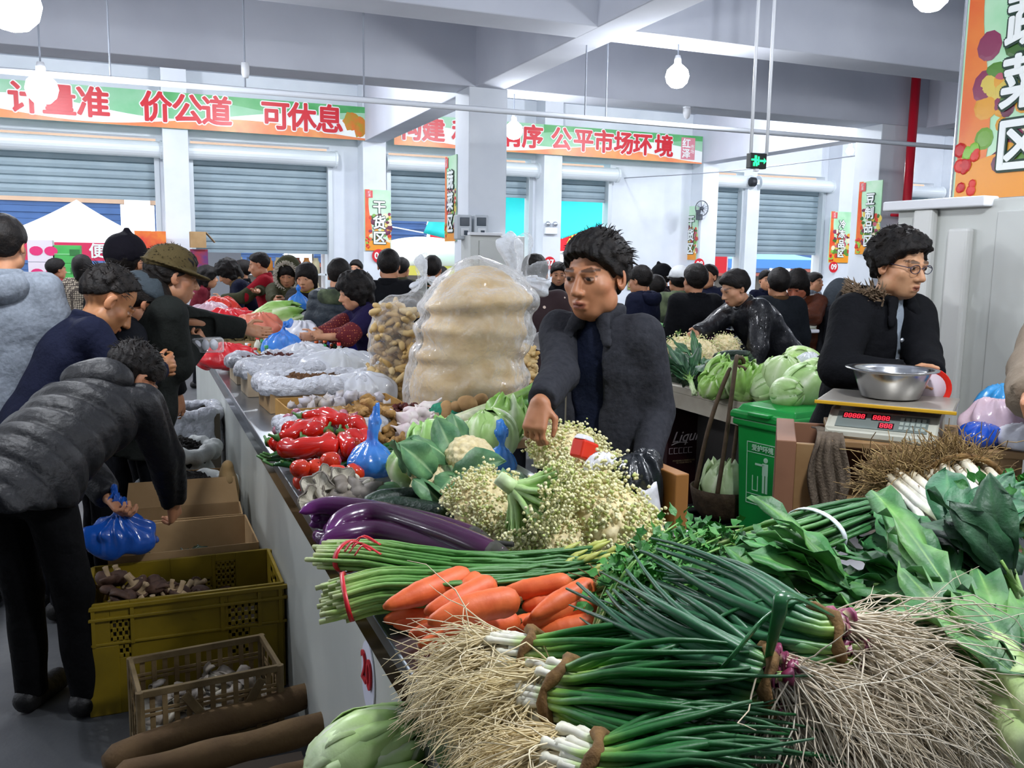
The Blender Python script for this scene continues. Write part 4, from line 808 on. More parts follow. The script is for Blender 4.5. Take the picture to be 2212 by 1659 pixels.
# big bags on the side table
tofm = M('tofu_skin', 'ffffff', .6, attr=True, var='efe2c2', vs=9, bump=.35, bs=18, bd=.02)
knotm = M('knot_film', 'e4e8ee', .3, spec=.6, alpha=.72, bump=.8, bs=30, bd=.02, coat=.3)
def bigbag(px0, px1, pyb, pyt, y, label, cont, seed, knot, lean=0, knp=None, fc=('d8c48e', 'c7ae72'), slabs=True):
    A = at(px0, pyb, Y=y); B = at(px1, pyb, Y=y); T_ = at((px0+px1)/2, pyt, Y=y); c = (A+B)/2; w = (B-A).length; zb = .845; h = T_.z-zb
    t = empty('clear_sack', (c.x, y, zb), label, 'sack', 'tall clear sacks'); F = Matrix.Translation((c.x, y, zb)) @ Matrix.Rotation(-R(20), 4, 'Z')
    S = SDF((-w*.65, -w*.5, -.02), (w*.7, w*.5, h+.3), .011)
    n = 5 if slabs else 1
    for i in range(n):
        z0 = h*.96*i/n; S.ell((lean*z0+.02*math.sin(i*2.2), 0, z0+h*.48/n), (w*(.47+.02*math.sin(i*1.7)), w*.34, h*.62/n if slabs else h*.5), Matrix.Rotation(.10*math.sin(i*2.6+1), 3, 'Y') if slabs else None, k=.07)
    if slabs: S.cap((0, 0, .08), (lean*h, 0, h*.8), w*.46, w*.42, k=.05, sq=(1, .72, 1))
    S.warp(lambda P: .014*wave(P, 11, seed)+.006*wave(P, 34, seed+1)+(.012*np.abs(np.sin(P[2]*16+P[0]*5+1.2*np.sin(P[0]*6+seed)))**6 if slabs else 0))
    inner = SDF((-w*.65, -w*.5, -.02), (w*.7, w*.5, h+.3), .011); inner.D = S.D+.02
    if slabs:
        o = link(cont, inner.mesh(cont, lambda P: np.stack([(.60+.05*np.sin(P[:, 2]*21+3*np.sin(P[:, 0]*7)))*k_ for k_ in (1, .76, .42)]+[np.ones(len(P))], 1)), tofm, t, True); o.matrix_basis = F
    else:
        rr = random.Random(seed); q = MB()
        for i in range(260):
            p = Vector((rr.uniform(-.42, .42)*w, rr.uniform(-.3, .3)*w, rr.uniform(.03, .92)*h)); v = Vector((rr.gauss(0, 1), rr.gauss(0, 1), rr.gauss(0, .6))).normalized()*.045
            q.col = lerpc('bf9f66', 'd8c49a', rr.random()); q.tube(bez([p-v, p+jit((0, 0, 0), .02), p+v], 3), [.008, .014, .017, .015, .017, .014, .008], 8, True)
        o = q.build(cont, tofm, None, True); o.parent = t; o.matrix_parent_inverse = inv(t); o.matrix_basis = F; o['kind'] = 'stuff'
    f = S; f.D = f.D-.008; f.warp(lambda P: .006*np.sin(P[2]*60+5*np.sin(P[0]*9+seed))*.5+.004*wave(P, 80, seed))
    kx, kz = knot; f.cap((lean*h+kx*.6, 0, h*.93), (lean*h+kx, 0, h+kz), .07, .02, k=.04)
    f.cap((lean*h+kx, 0, h+kz), (lean*h+kx+.09, 0, h+kz+.0), .015, .05, k=.015, sq=(1, .5, 1)); f.cap((lean*h+kx, 0, h+kz), (lean*h+kx-.0, 0, h+kz+.12), .018, .045, k=.015, sq=(1, .45, 1))
    f.warp(lambda P: .004*np.sin(np.arctan2(P[2]-h, P[0]-lean*h-kx)*16)*(P[2] > h*.97))
    o = link('film', f.mesh('film'), clearf, t, True); o.matrix_basis = F
    if knp:
        p = at(knp[0], knp[1], Y=y); S = SDF((-.16, -.12, -.16), (.2, .12, .26), .007); S.cap((0, 0, 0), (-.04, 0, .15), .022, .06, k=.02, sq=(1, .5, 1)); S.cap((0, 0, 0), (.11, 0, -.03), .02, .05, k=.02, sq=(1, .6, 1)); S.cap((0, 0, 0), (-.09, 0, -.07), .022, .05, k=.02, sq=(1, .8, 1)); S.warp(lambda P: .007*np.sin(np.arctan2(P[2], P[0])*17+P[1]*30)+.004*wave(P, 60, seed))
        o = link('knot', S.mesh('knot'), knotm, t, True); o.matrix_basis = Matrix.Translation(p) @ Matrix.Scale(knp[2], 4)
bigbag(868, 1120, 880, 612, 3.75, 'tall clear sack of folded beige tofu skin, largest sack behind the counter', 'tofu_skin', 91, (.19, .06), .12, knp=(1118, 605, 1.0))
bigbag(800, 900, 845, 640, 4.35, 'tall clear sack of fried gluten pieces left of the tofu skin sack', 'gluten_pieces', 92, (.12, .05), .05, slabs=False, knp=(918, 602, .55))
bigbag(1080, 1150, 838, 745, 4.4, 'small clear sack half hidden behind the tofu skin sack, right side', 'gluten_pieces', 93, (.03, .02), .0, slabs=False, knp=(1128, 738, .4))
# ================================================================== greens on the right of the pile
rr = random.Random(99)
def herb(P, n, spread, L, label, seed, cols=('2f7a2a', '4f9a3c'), lw=.02, name='coriander_bunch', cat='herbs', stemc=('c2d49a', '6fa648'), sr=.0022, grp='leafy herb bunches'):
    """many thin stems along the line P opening into small lobed leaflets"""
    r = random.Random(seed); C = bez(P, 10); K = len(C); t = empty(name, C[K//2], label, cat, grp); st = MB(); lf = MB()
    for i in range(n):
        o = Vector((r.gauss(0, 1), r.gauss(0, 1), abs(r.gauss(0, .8))))*spread; e = r.uniform(.55, 1.0); pts = []
        for j in range(7):
            u = j/6*e; f = u*(K-1); k = min(K-2, int(f)); pts.append(C[k].lerp(C[k+1], f-k)+o*(.25+u*1.1))
        st.tube(pts, [sr*1.3]*3+[sr]*4, 5, False, [lerpc(stemc[0], stemc[1], j/6) for j in range(7)])
        for s in range(L):
            b = pts[-1-(s % 3)]; d = Vector((r.gauss(0, 1), r.gauss(0, 1), r.gauss(.3, .8))).normalized(); up = Vector((r.gauss(0, .5), r.gauss(-.2, .5), 1)).normalized()
            c = lerpc(cols[0], cols[1], r.random()); q0 = b+d*r.uniform(.005, .03)
            leaf(lf, q0, d, up, lw*r.uniform(.8, 1.7), lw*r.uniform(.9, 1.4), r.uniform(-.5, .9), .08, (c, c), c, 4, 4, lambda t: (.25+.75*abs(math.sin(t*PI*2.5+.3)))*math.sin(PI*min(1, .1+.88*t)), .15, r.random()*9)
    st.build('stems', veg, t, True); o = lf.build('leaflets', leafm, t, True); o['kind'] = 'stuff'; return t
herb([Q(1270, 1300, z=.90), Q(1350, 1275, z=.95), Q(1430, 1250, z=.98), Q(1530, 1215, z=.98)], 80, .035, 7, 'coriander bunch right of the carrots, fresh small leaves', 101)
herb([Q(1300, 1375, z=.90), Q(1350, 1330, z=.95), Q(1400, 1290, z=.98), Q(1480, 1240, z=.99)], 70, .03, 7, 'coriander bunch with a pale stem base pointing at the front carrot', 102)
herb([Q(1390, 1250, z=.93), Q(1450, 1225, z=.96), Q(1540, 1200, z=.97), Q(1640, 1215, z=1.0)], 50, .03, 5, 'coriander bunch at the back edge below the white taped scapes', 103, cols=('27662a', '3f8a38'))
q = MB(); q.T = Matrix.Translation(Q(1315, 1268, z=.93))
for i in range(90): d = Vector((rr.gauss(0, 1), rr.gauss(0, 1), rr.gauss(0, .6)))*.03; q.tube([(0, 0, -.01), d*.6, d*1.2+Vector((0, 0, -.006))], .0013, 3, False)
q.ell((0, 0, -.006), (.045, .034, .022), None, 10, 7, .2); tag(q.build('root_clump', M('muddy_root', '8a5a2c', .9, var='5f3c1c', vs=30, bump=.4), None, True), 'muddy brown root clump beside the right carrots', 'roots')
t = empty('daikon_radish', Q(1410, 1210, z=.9), 'white daikon end poking out at the counter corner', 'radish'); a = Q(1385, 1225, z=.915); b = Q(1470, 1195, z=.905)
MB().tube(bez([a+(a-b)*.1, a, b, b+(b-a)*.8], 6), [.012, .026, .032, .034, .035, .036, .036, .036, .036, .036, .035, .034, .034, .033, .032, .03, .026, .02, .008], 14, True).build('root', M('daikon_skin', 'e6e2d4', .4, var='dcd6c0', vs=14), t, True)
# celtuce ----------------------------------------------------------------
cels = M('celtuce_skin', 'ffffff', .45, attr=True, var='d8e6c4', vs=22, bump=.25, bs=30)
def celtuce(P, r, label, seed, dirs):
    rr = random.Random(seed); C = bez(P, 8); K = len(C); t = empty('celtuce', C[0], label, 'celtuce', 'celtuce stems')
    MB().tube(C, [r*(.9+.12*math.sin(j*.9)) if j < K-3 else r*.7 for j in range(K)], 14, True, [grad([(0, 'c9d8a4'), (.5, 'b4cf88'), (1, '86b05a')], j/(K-1)) for j in range(K)]).build('stem', cels, t, True)
    d0 = (C[-1]-C[-6]).normalized(); F = frame(d0)
    for i, (al, tl, L, W, bend) in enumerate(dirs):
        b = C[-1]-d0*.02*i; d = (d0*math.cos(tl)+(F.col[0]*math.cos(al)+F.col[1]*math.sin(al))*math.sin(tl)).normalized(); up = Vector((0, 0, 1))-d*d.z
        q = MB(); leaf(q, b, d, up, L, W, bend, .05, ('3f7444', '68a04c'), 'a9c878', 12, 6, lambda t: (.16+.84*min(1, t*1.7)**1.4)*math.sin(PI*min(1, .12+.84*t))**.6, .18, i*1.9+seed); q.build('leaf', leafm, t, True, solid=.0012)
dl = lambda s: [(random.Random(s+i).uniform(0, 6.28), random.Random(s*3+i).uniform(.08, .5), random.Random(s*7+i).uniform(.26, .42), random.Random(s+9*i).uniform(.05, .085), random.Random(s+i*5).uniform(.1, .9)) for i in range(15)]
celtuce([Q(2275, 1560, z=1.02), Q(2170, 1430, z=1.04), Q(2080, 1335, z=1.05)], .03, 'thick celtuce stem slanting down to the right edge, leaves fanning left', 111, dl(3))
celtuce([Q(2260, 1640, z=.98), Q(2130, 1490, z=.99), Q(2000, 1385, z=1.0)], .036, 'thicker celtuce stem behind the big root beard', 112, dl(5))
celtuce([Q(1960, 1420, z=.93), Q(1900, 1360, z=.95), Q(1860, 1320, z=.97)], .026, 'celtuce with its leaves spread over the middle of the greens', 113, [(a, t, l*.7, w*.75, b+.3) for a, t, l, w, b in dl(8)])
def greens(P, n, L, W, label, seed, cols, rib, bend=.8, tl=.5, name='leafy_green_bunch', stalkc=('cfe0b0', '8db85e')):
    r = random.Random(seed); C = bez(P, 6); d0 = (C[-1]-C[0]).normalized(); F = frame(d0); t = empty(name, C[0], label, 'greens', 'bunches of broad leaved greens')
    for i in range(int(n*1.5)):
        a = r.uniform(0, 2*PI); s = r.uniform(.05, tl); d = (d0*math.cos(s)+(F.col[0]*math.cos(a)+F.col[1]*math.sin(a))*math.sin(s)).normalized(); b = C[-1]+jit((0, 0, 0), .012); up = (Vector((r.gauss(0, .3), r.gauss(-.1, .3), 1))-d*d.z).normalized()
        q = MB(); q.tube([C[0]+jit((0, 0, 0), .012), C[len(C)//2]+jit((0, 0, 0), .01), b, b+d*.05], [.006, .005, .004, .003], 6, True, [s2r(stalkc[0]), s2r(stalkc[0]), s2r(stalkc[1]), s2r(stalkc[1])])
        l_ = L*r.uniform(.7, 1.15); leaf(q, b+d*.03, d, up, l_*.92, W*.72*r.uniform(.7, 1.15), bend*r.uniform(.2, 1.4), .05, cols, rib, 10, 6, None, .2, r.random()*9); q.build('leaf', leafm, t, True, solid=.0012)
    return t
DG = ('2c6238', '468a48')
greens([Q(2060, 1290, z=.98), Q(2010, 1240, z=1.0)], 12, .2, .1, 'dark broad leaves in front of the white leek bundles', 121, DG, '5d8f52')
greens([Q(2030, 1230, z=.99), Q(2060, 1180, z=1.03)], 9, .17, .12, 'large dark leaf cluster directly below the white leek stalks', 122, ('2a6040', '3c7e50'), '6a9a64', .9, .8)
greens([Q(1920, 1330, z=.95), Q(1850, 1285, z=.98)], 14, .2, .09, 'green leafy bunch in the centre right of the pile pointing left', 123, ('3a8040', '5ea04a'), '9cc27a', .5, .45)
greens([Q(1800, 1390, z=.93), Q(1730, 1335, z=.96)], 12, .18, .08, 'leafy bunch below the white taped scapes with yellowing tips', 124, ('387a3e', '60984a'), '94ba70', .6, .5)
greens([Q(1910, 1400, z=.89), Q(1850, 1335, z=.90)], 10, .16, .09, 'flat green leaves underneath the upper purple scallions', 134, ('2f6e38', '4c8844'), '94ba70', .5, .6)
greens([Q(1850, 1310, z=.89), Q(1780, 1270, z=.90)], 10, .16, .09, 'green leaves flat on the counter in front of the white tape', 135, ('357a3c', '58984a'), '94ba70', .5, .6)
greens([Q(2000, 1330, z=.89), Q(1930, 1270, z=.90)], 10, .18, .09, 'green leaves flat on the counter left of the dark broad leaves', 136, ('2c6838', '448044'), '94ba70', .5, .6)
greens([Q(2120, 1390, z=.97), Q(2050, 1310, z=1.0)], 12, .22, .09, 'leafy bunch above the upper celtuce stem', 125, ('327040', '529246'), '8ab468', .6, .5)
greens([Q(2230, 1330, z=.98), Q(2190, 1270, z=1.02)], 10, .18, .11, 'nearly black green leaves at the right picture edge', 126, ('184426', '285a34'), '3c6a3c', .9, .8)
greens([Q(1670, 1335, z=.92), Q(1600, 1295, z=.94)], 9, .15, .07, 'thin leafy greens between coriander and the purple scallions', 127, ('2c6a38', '3f8040'), '88b46a', .5, .5)
herb([Q(2260, 1180, z=1.0), Q(2215, 1130, z=1.05), Q(2180, 1100, z=1.1)], 40, .035, 8, 'curly parsley at the right edge beside the leek bundle', 128, cols=('246a22', '3f8a30'), lw=.022, name='parsley_bunch')
herb([Q(2190, 1200, z=1.02), Q(2130, 1220, z=1.01), Q(2060, 1270, z=.99)], 30, .02, 3, 'green bunch with reddish root ends below the parsley', 129, cols=('2f6a34', '3f7c3c'), stemc=('b8795e', '7fb054'), sr=.0035, name='spinach_bunch')
# white leek bundles ---------------------------------------------------------
def whiteleek(a, b, rad, label, seed, tie):
    rr = random.Random(seed); t = empty('white_leek_bundle', a, label, 'leeks', 'white leek bundles with brown roots'); a, b = Vector(a), Vector(b); d = (b-a).normalized(); F = frame(d)
    for i in range(30):
        th = rr.uniform(0, 2*PI); q0 = math.sqrt(rr.random())*rad; o = F @ Vector((math.cos(th)*q0*1.5, math.sin(th)*q0*.7, 0)); s = rr.uniform(-.03, .03); r = rr.uniform(.008, .012); sp = .5+rr.random()*.9
        P = [a+o+d*s, a.lerp(b, .35)+o*1.02, a.lerp(b, .7)+o*1.15, b+o*1.3*sp+d*s, b+o*1.6*sp+d*.10]
        MB().tube(P, [r*1.1, r, r, r*.95, r*.8], 8, True, [s2r('cdbd9a'), s2r('e6e2d2'), s2r('ecebe0'), s2r('dbe2be'), s2r('86ae5c')]).build('stalk', veg, t, True)
    q = MB()
    for i in range(650):
        th = rr.uniform(0, 2*PI); q0 = math.sqrt(rr.random())*rad; p = a+F @ Vector((math.cos(th)*q0*1.5, math.sin(th)*q0*.8, 0))+d*rr.uniform(-.03, .02); v = (-d*.7+Vector((rr.gauss(-.3, .6), rr.gauss(.1, .6), rr.gauss(.2, .5)))).normalized(); P = [p]
        for s in range(5): v = (v+Vector((rr.gauss(0, .35), rr.gauss(0, .35), rr.gauss(-.04, .3)))).normalized(); P.append(P[-1]+v*rr.uniform(.012, .028))
        q.col = lerpc('9a8152', '6a5230', rr.random()); q.tube(P, .0012, 3, False)
    o = q.build('roots', rootm, t, True); o['kind'] = 'stuff'; o['label'] = 'brown muddy hair roots'
    if tie: c = a+d*.02; MB().tube([c+F @ Vector((math.cos(2*PI*i/20)*rad*1.6, math.sin(2*PI*i/20)*rad*.95, .004*math.sin(i))) for i in range(21)], .007, 7, False).build('straw_tie', twinem, t, True)
whiteleek(Q(1965, 1050, z=1.06), Q(2075, 1140, z=1.03), .05, 'white leek bundle with the wide brown root fringe, left of the pair', 131, False)
whiteleek(Q(2075, 1020, z=1.09), Q(2165, 1120, z=1.05), .05, 'white leek bundle tied with straw near its roots, right of the pair', 132, True)
# ================================================================== shelf case, scale, bowl, bags behind the greens
woodm = M('pale_plywood', '9a7a52', .6, var='86653f', vs=7, bump=.1, bs=20); wood2 = M('brown_board', '8a6148', .65, var='7c5640', vs=5)
A = Q(1678, 935, d=2.85); ux = Vector((math.cos(R(38.5)), -math.sin(R(38.5)), 0)); B = A+ux*.70; uy = Vector((-ux.y, ux.x, 0)); L = Vector((B.x-A.x, B.y-A.y, 0)).length; zt = 1.035
t = empty('wooden_case', (A.x, A.y, 0), 'open fronted plywood case carrying the weighing scale', 'cabinet')
def cbox(u0, u1, v0, v1, z0, z1, name, m, par, bev=.003):
    q = MB(); R3 = Matrix((ux, uy, (0, 0, 1))).transposed(); c = Vector((A.x, A.y, 0))+ux*(u0+u1)/2+uy*(v0+v1)/2+Vector((0, 0, (z0+z1)/2)); q.box(c, (u1-u0, v1-v0, z1-z0), R3); return q.build(name, m, par, bev=bev)
cbox(0, .06, -.02, .40, 0, zt-.01, 'side_panel', wood2, t); cbox(L-.03, L, 0, .40, 0, zt-.02, 'side_panel', woodm, t); cbox(.16, L+.03, -.02, .42, zt-.02, zt, 'top', woodm, t)
cbox(.06, .16, 0, .02, .78, zt-.02, 'corner_post', woodm, t); cbox(.285, L-.02, -.012, .006, zt-.26, zt-.02, 'front_board', woodm, t); cbox(.05, L-.02, .02, .38, .82, .84, 'shelf', woodm, t); cbox(.05, L-.02, .385, .4, .5, zt-.02, 'back_panel', wood2, t); cbox(.05, L-.02, .02, .38, .3, .32, 'shelf', woodm, t)
# towel hanging over the case
def towelf(u, v):
    s = (u-.35); zz = zt-.005-max(0, s)*.32 if s > 0 else zt+.012*math.sin((u/.35)*PI)+.004
    yy = -.035 if s > 0 else -.035+(.35-u)*.6
    return Vector((A.x, A.y, 0))+ux*(.11+v*.10+.012*math.sin(u*7+v*3))+uy*(yy-.012*math.sin(v*14+u*2)*(u > .3)-.008*math.sin(v*27))+Vector((0, 0, zz))
tag(MB().grid(towelf, 22, 22).build('towel', M('grey_brown_towel', '6c5f50', .95, var='5b4f42', vs=30, bump=.6, bs=140), None, True, solid=.006), 'brown grey towel hanging over the front of the plywood case', 'towel')
# scale
SP = Vector((A.x, A.y, zt))+ux*.34+uy*.17; SX = (ux*.97-uy*.22).normalized(); SY = Vector((-SX.y, SX.x, 0)); TS = Matrix((SX, SY, (0, 0, 1))).transposed().to_4x4(); TS.translation = SP
sw = M('scale_ivory', 'bdbdb0', .45, var='b2b2a4', vs=6); t = empty('weighing_scale', SP, 'electronic price scale with red digits on the plywood case', 'scale')
def sb(pts, z0, z1, name, m, bev=.004, par=t):
    q = MB(); q.T = TS @ Matrix.Translation((0, 0, z0)); q.prism(pts, z1-z0); return q.build(name, m, par, bev=bev)
q = MB(); q.T = TS
prof = [(-.17, 0), (-.17, .03), (-.075, .075), (.15, .075), (.15, 0)]   # y, z section
b0 = q._n([(-.16, y, z) for y, z in prof]); b1 = q._n([(.16, y, z) for y, z in prof]); q.ring(b0, b1, 5); q.f.append((b0, b0+1, b0+2, b0+3, b0+4)); q.f.append((b1+4, b1+3, b1+2, b1+1, b1)); q.build('housing', sw, t, bev=.008)
sl = math.atan2(.045, .095); FP = TS @ Matrix.Translation((0, -.1225, .0545)) @ Matrix.Rotation(sl, 4, 'X')
def panel(x0, x1, y0, y1, h, m, name): q = MB(); q.T = FP; q.span((x0, y0, -.003), (x1, y1, h)); return q.build(name, m, t)
panel(-.135, .13, -.042, .042, .001, M('scale_panel', '6c7672', .35), 'key_panel'); panel(-.12, -.05, .004, .036, .0016, M('scale_window', '2a2024', .2), 'display'); panel(-.035, .02, .004, .036, .0016, M('scale_window'), 'display'); panel(-.01, .035, -.036, -.004, .0016, M('scale_window'), 'display')
dm = M('red_digits', 'ff3040', .4, emit='ff2a3a', es=2.5)
for x0, y0, n in ((-.117, .008, 5), (-.031, .008, 4), (-.006, -.032, 3)):
    q = MB(); q.T = FP
    for i in range(n):
        cx = x0+.006+i*.0128
        for dx, dy, w, h in ((0, .022, .007, .002), (0, .012, .007, .002), (0, .002, .007, .002), (-.004, .017, .002, .008), (.004, .017, .002, .008), (-.004, .007, .002, .008), (.004, .007, .002, .008)): q.box((cx+dx, y0+dy, .0022), (w, h, .0008))
    q.build('digits', dm, t)
for i in range(5):
    for j in range(3): panel(.05+i*.0155, .061+i*.0155, -.034+j*.024, -.018+j*.024, .003, M('scale_keys', '9aa49c', .5), 'key')
MB_ = MB(); MB_.T = TS; MB_.span((-.162, -.1, .035), (-.1605, -.01, .066)); MB_.build('sticker', M('scale_sticker', 'd8dadc', .5), t); MB_ = MB(); MB_.T = TS; MB_.span((-.162, .0, .035), (-.1605, .04, .066)); MB_.build('warning_sticker', M('scale_sticker_dark', '4a4a48', .5), t)
q = MB(); q.T = TS; q.span((-.05, -.05, .07), (.05, .07, .10)); q.build('post', M('dark_rubber'), t)
q = MB(); q.T = TS; q.span((-.2, -.13, .10), (.2, .16, .112)); q.build('platter', M('platter_steel', '9a948a', .4, metal=.5), t, bev=.006); q = MB(); q.T = TS; q.span((-.205, -.136, .098), (.205, -.128, .109)); q.build('yellow_edge', M('yellow_strip', 'c79a1c', .5), t, bev=.002)
BP = TS @ Vector((0, .03, .112)); bs = M('bowl_steel', 'b8babc', .22, metal=1)
t = empty('steel_bowl', BP, 'wide stainless steel bowl standing on the scale', 'bowl')
MB().lathe([(.001, .003), (.085, .003), (.09, .006), (.118, .085), (.120, .092), (.142, .094), (.143, .097), (.118, .0965), (.113, .085), (.084, .012), (.001, .010)], 48, BP).build('bowl', bs, t, True)
# plastic bags on the case
CP = lambda u, v, dz=0: Vector((A.x, A.y, zt+dz))+ux*u+uy*v
bag(CP(.60, .06), .14, .10, .085, M('deep_blue_film', '1a4ab0', .25, coat=.4, bump=.4, bs=20), 'deep blue plastic bag bunched beside the scale', 141, False); bag(CP(.72, .05), .18, .16, .09, whitef, 'white plastic bag sagging over the right front of the case', 142, False, wr=.02)
bag(CP(.66, .19), .24, .15, .15, pinkf, 'pale pink plastic bag behind the blue one', 143, False, wr=.022); bag(CP(.70, .33), .2, .11, .19, M('sky_blue_film', '2a86c0', .3, coat=.3, bump=.4, bs=20), 'sky blue and green plastic bag at the back of the case', 144, False, wr=.02); bag(CP(.83, .25), .12, .10, .18, M('orange_film', 'd8503a', .3, coat=.3), 'orange red plastic bag right of the pink one', 145, False, wr=.015)
# ================================================================== green bin, basket, crates in the aisle
gb = M('bin_green', '0a9a3c', .35, var='0b8c38', vs=3); gw = M('bin_print', 'b8e0c2', .5)
BC = at(1694, 1000, d=4.55); BC.z = 0; a_ = R(-78); TB = Matrix.Translation(BC) @ Matrix.Rotation(a_, 4, 'Z'); t = empty('wheelie_bin', BC, 'green plastic wheeled rubbish bin with a white litter symbol', 'bin')
def loft(sec, name, m, T, par, bev=.008, cap=True):
    q = MB(); q.T = T; p = None
    for w_, d_, yo, z in sec:
        c = q._n([(-w_/2, -d_/2+yo, z), (w_/2, -d_/2+yo, z), (w_/2, d_/2+yo, z), (-w_/2, d_/2+yo, z)])
        if p is None: q.f.append((c+3, c+2, c+1, c))
        else: q.ring(p, c, 4)
        p = c
    if cap: q.f.append((p, p+1, p+2, p+3))
    return q.build(name, m, par, bev=bev)
loft([(.28, .28, 0, .02), (.33, .34, 0, .76), (.37, .38, 0, .765), (.37, .38, 0, .80)], 'body', gb, TB, t); loft([(.39, .40, 0, .80), (.39, .40, 0, .83), (.37, .38, .0, .84)], 'lid_rim', gb, TB, t); loft([(.36, .36, .01, .835), (.33, .32, .01, .865), (.24, .22, .02, .878)], 'lid', gb, TB, t)
q = MB(); q.T = TB; q.tube([(-.15, .20, .80), (-.15, .25, .83), (.15, .25, .83), (.15, .20, .80)], .014, 8, True); q.build('handle', gb, t, True); q = MB(); q.T = TB; q.box((0, -.195, .835), (.13, .05, .02)); q.build('lid_grip', gb, t, bev=.006)
for s in (-1, 1):
    q = MB(); q.T = TB; q.tube([(s*.14, .14, .08), (s*.18, .14, .08)], .08, 18); q.build('wheel', M('dark_rubber'), t)
def decal(pts, name='litter_symbol'):
    q = MB(); q.T = TB @ Matrix.Translation((0, -.1625, .53)) @ Matrix.Rotation(R(90)+math.atan2(.03, .74), 4, 'X')
    for p in pts: q.span((p[0], p[1], -.001), (p[2], p[3], .0012))
    return q
q = decal([(-.10, .155, .10, .159), (-.10, -.159, .10, -.155), (-.10, .105, .10, .108), (-.10, -.108, .10, -.105), (-.10, -.159, -.097, .159), (.097, -.159, .10, .159), (.0, .0, .035, .06), (-.045, .045, .01, .055), (.002, -.09, .014, 0), (.021, -.09, .034, 0), (-.062, -.085, -.058, -.01), (-.03, -.085, -.026, -.01), (-.062, -.088, -.026, -.084)])
q.lathe([(0, -.001), (.013, -.001), (.013, .0012), (0, .0012)], 14, (.02, .078, 0)); q.build('litter_symbol', gw, t)
for s, txt in ((.13, '爱护环境'), (-.132, '请勿乱扔')):
    T2 = TB @ Matrix.Translation((0, -.1625, .53)) @ Matrix.Rotation(R(90)+math.atan2(.03, .74), 4, 'X'); me = text_mesh(txt, .034, .0008, .001); me.transform(T2 @ Matrix.Translation((0, s, .001))); link('lettering', me, gw, t)
# wicker carrying basket with tall handles on a black crate
KP = Q(1562, 1078, z=.30); blk = M('black_plastic', '101214', .5)
def crate(name, lo, hi, m, label, th=.015, slots=True, grp=None):
    t = empty(name, ((lo[0]+hi[0])/2, (lo[1]+hi[1])/2, lo[2]), label, 'crate', grp); q = MB(); z0, z1 = lo[2], hi[2]
    q.span((lo[0], lo[1], z0), (hi[0], lo[1]+th, z1)); q.span((lo[0], hi[1]-th, z0), (hi[0], hi[1], z1)); q.span((lo[0], lo[1]+th, z0), (lo[0]+th, hi[1]-th, z1)); q.span((hi[0]-th, lo[1]+th, z0), (hi[0], hi[1]-th, z1)); q.span((lo[0]+th, lo[1]+th, z0), (hi[0]-th, hi[1]-th, z0+th)); q.build('body', m, t, bev=.004)
    q = MB(); q.span((lo[0]-.008, lo[1]-.008, z1-.03), (hi[0]+.008, lo[1], z1)); q.span((lo[0]-.008, hi[1], z1-.03), (hi[0]+.008, hi[1]+.008, z1)); q.span((lo[0]-.008, lo[1], z1-.03), (lo[0], hi[1], z1)); q.span((hi[0], lo[1], z1-.03), (hi[0]+.008, hi[1], z1)); q.build('rim', m, t, bev=.003); return t
crate('black_crate', (KP.x-.14, KP.y-.12, 0), (KP.x+.18, KP.y+.16, .2), blk, 'black plastic crate under the wicker carrying basket')
wick = M('dark_wicker', '4a3a28', .8, var='352818', vs=30, bump=.6, bs=60); t = empty('carrying_basket', (KP.x, KP.y, .2), 'dark round wicker basket with tall bent handles holding lettuce', 'basket')
S = [(.001, .2), (.11, .2), (.155, .25), (.175, .33), (.18, .37), (.17, .37), (.15, .29), (.1, .22), (.001, .215)]; MB().lathe(S, 28, (KP.x, KP.y, .0)).build('bowl', wick, t, True)
for s in (0, 1):
    o = Vector((KP.x, KP.y, 0)); dx, dy = (.16, .04) if s == 0 else (.12, -.11); ht = 1.02+.05*s
    MB().tube(bez([o+Vector((-dx, dy, .34)), o+Vector((-dx*.75+.03, dy*.8, .7)), o+Vector((-.045+.05, dy*.4, ht-.03)), o+Vector((.05, 0, ht)), o+Vector((.115, -dy*.3, ht-.04)), o+Vector((dx*.95+.03, -dy*.8, .8)), o+Vector((dx, -dy, .34))], 6), .012, 8, True).build('handle', M('bent_stick', '55432e', .7, var='3f301f', vs=20), t, True)
cabbage('lettuce_head', (KP.x, KP.y, .36), .12, RX(.2), ('b7d59a', 'cfe4b4'), 'pale lettuce lying in the dark wicker basket', None, 'lettuce', 151, 8, curl=.9, open_=.7)
# dark red carton with script lettering
dk_red = M('maroon_carton', '2c0c12', .45, var='24090e', vs=4); CPx = Q(1478, 1090, z=0); t = empty('wine_carton', (CPx.x, CPx.y+.15, 0), 'dark maroon cardboard carton with white script lettering, upright in the aisle', 'carton')
x0, x1 = Q(1440, 1000, Y=CPx.y).x, Q(1513, 1000, Y=CPx.y).x; ztop = Q(1478, 893, Y=CPx.y).z
MB().span((x0, CPx.y, 0), (x1, CPx.y+.3, ztop)).build('carton', dk_red, t, bev=.004); cw = M('carton_print', 'd8ccd0', .5); cg = M('carton_gold', '8a7a5a', .5)
zL = Q(1478, 943, Y=CPx.y).z; text('Liqun', .1, ((x0+x1)/2+.01, CPx.y-.002, zL), (1, 0, .06), cw, t, ext=.001, shear=.45); q = MB()
q.tube(bez([(x0+.03, CPx.y-.003, zL-.05), (x0+.09, CPx.y-.003, zL-.035), (x0+.15, CPx.y-.003, zL-.04)], 5), .003, 5); 
zb = Q(1478, 972, Y=CPx.y).z
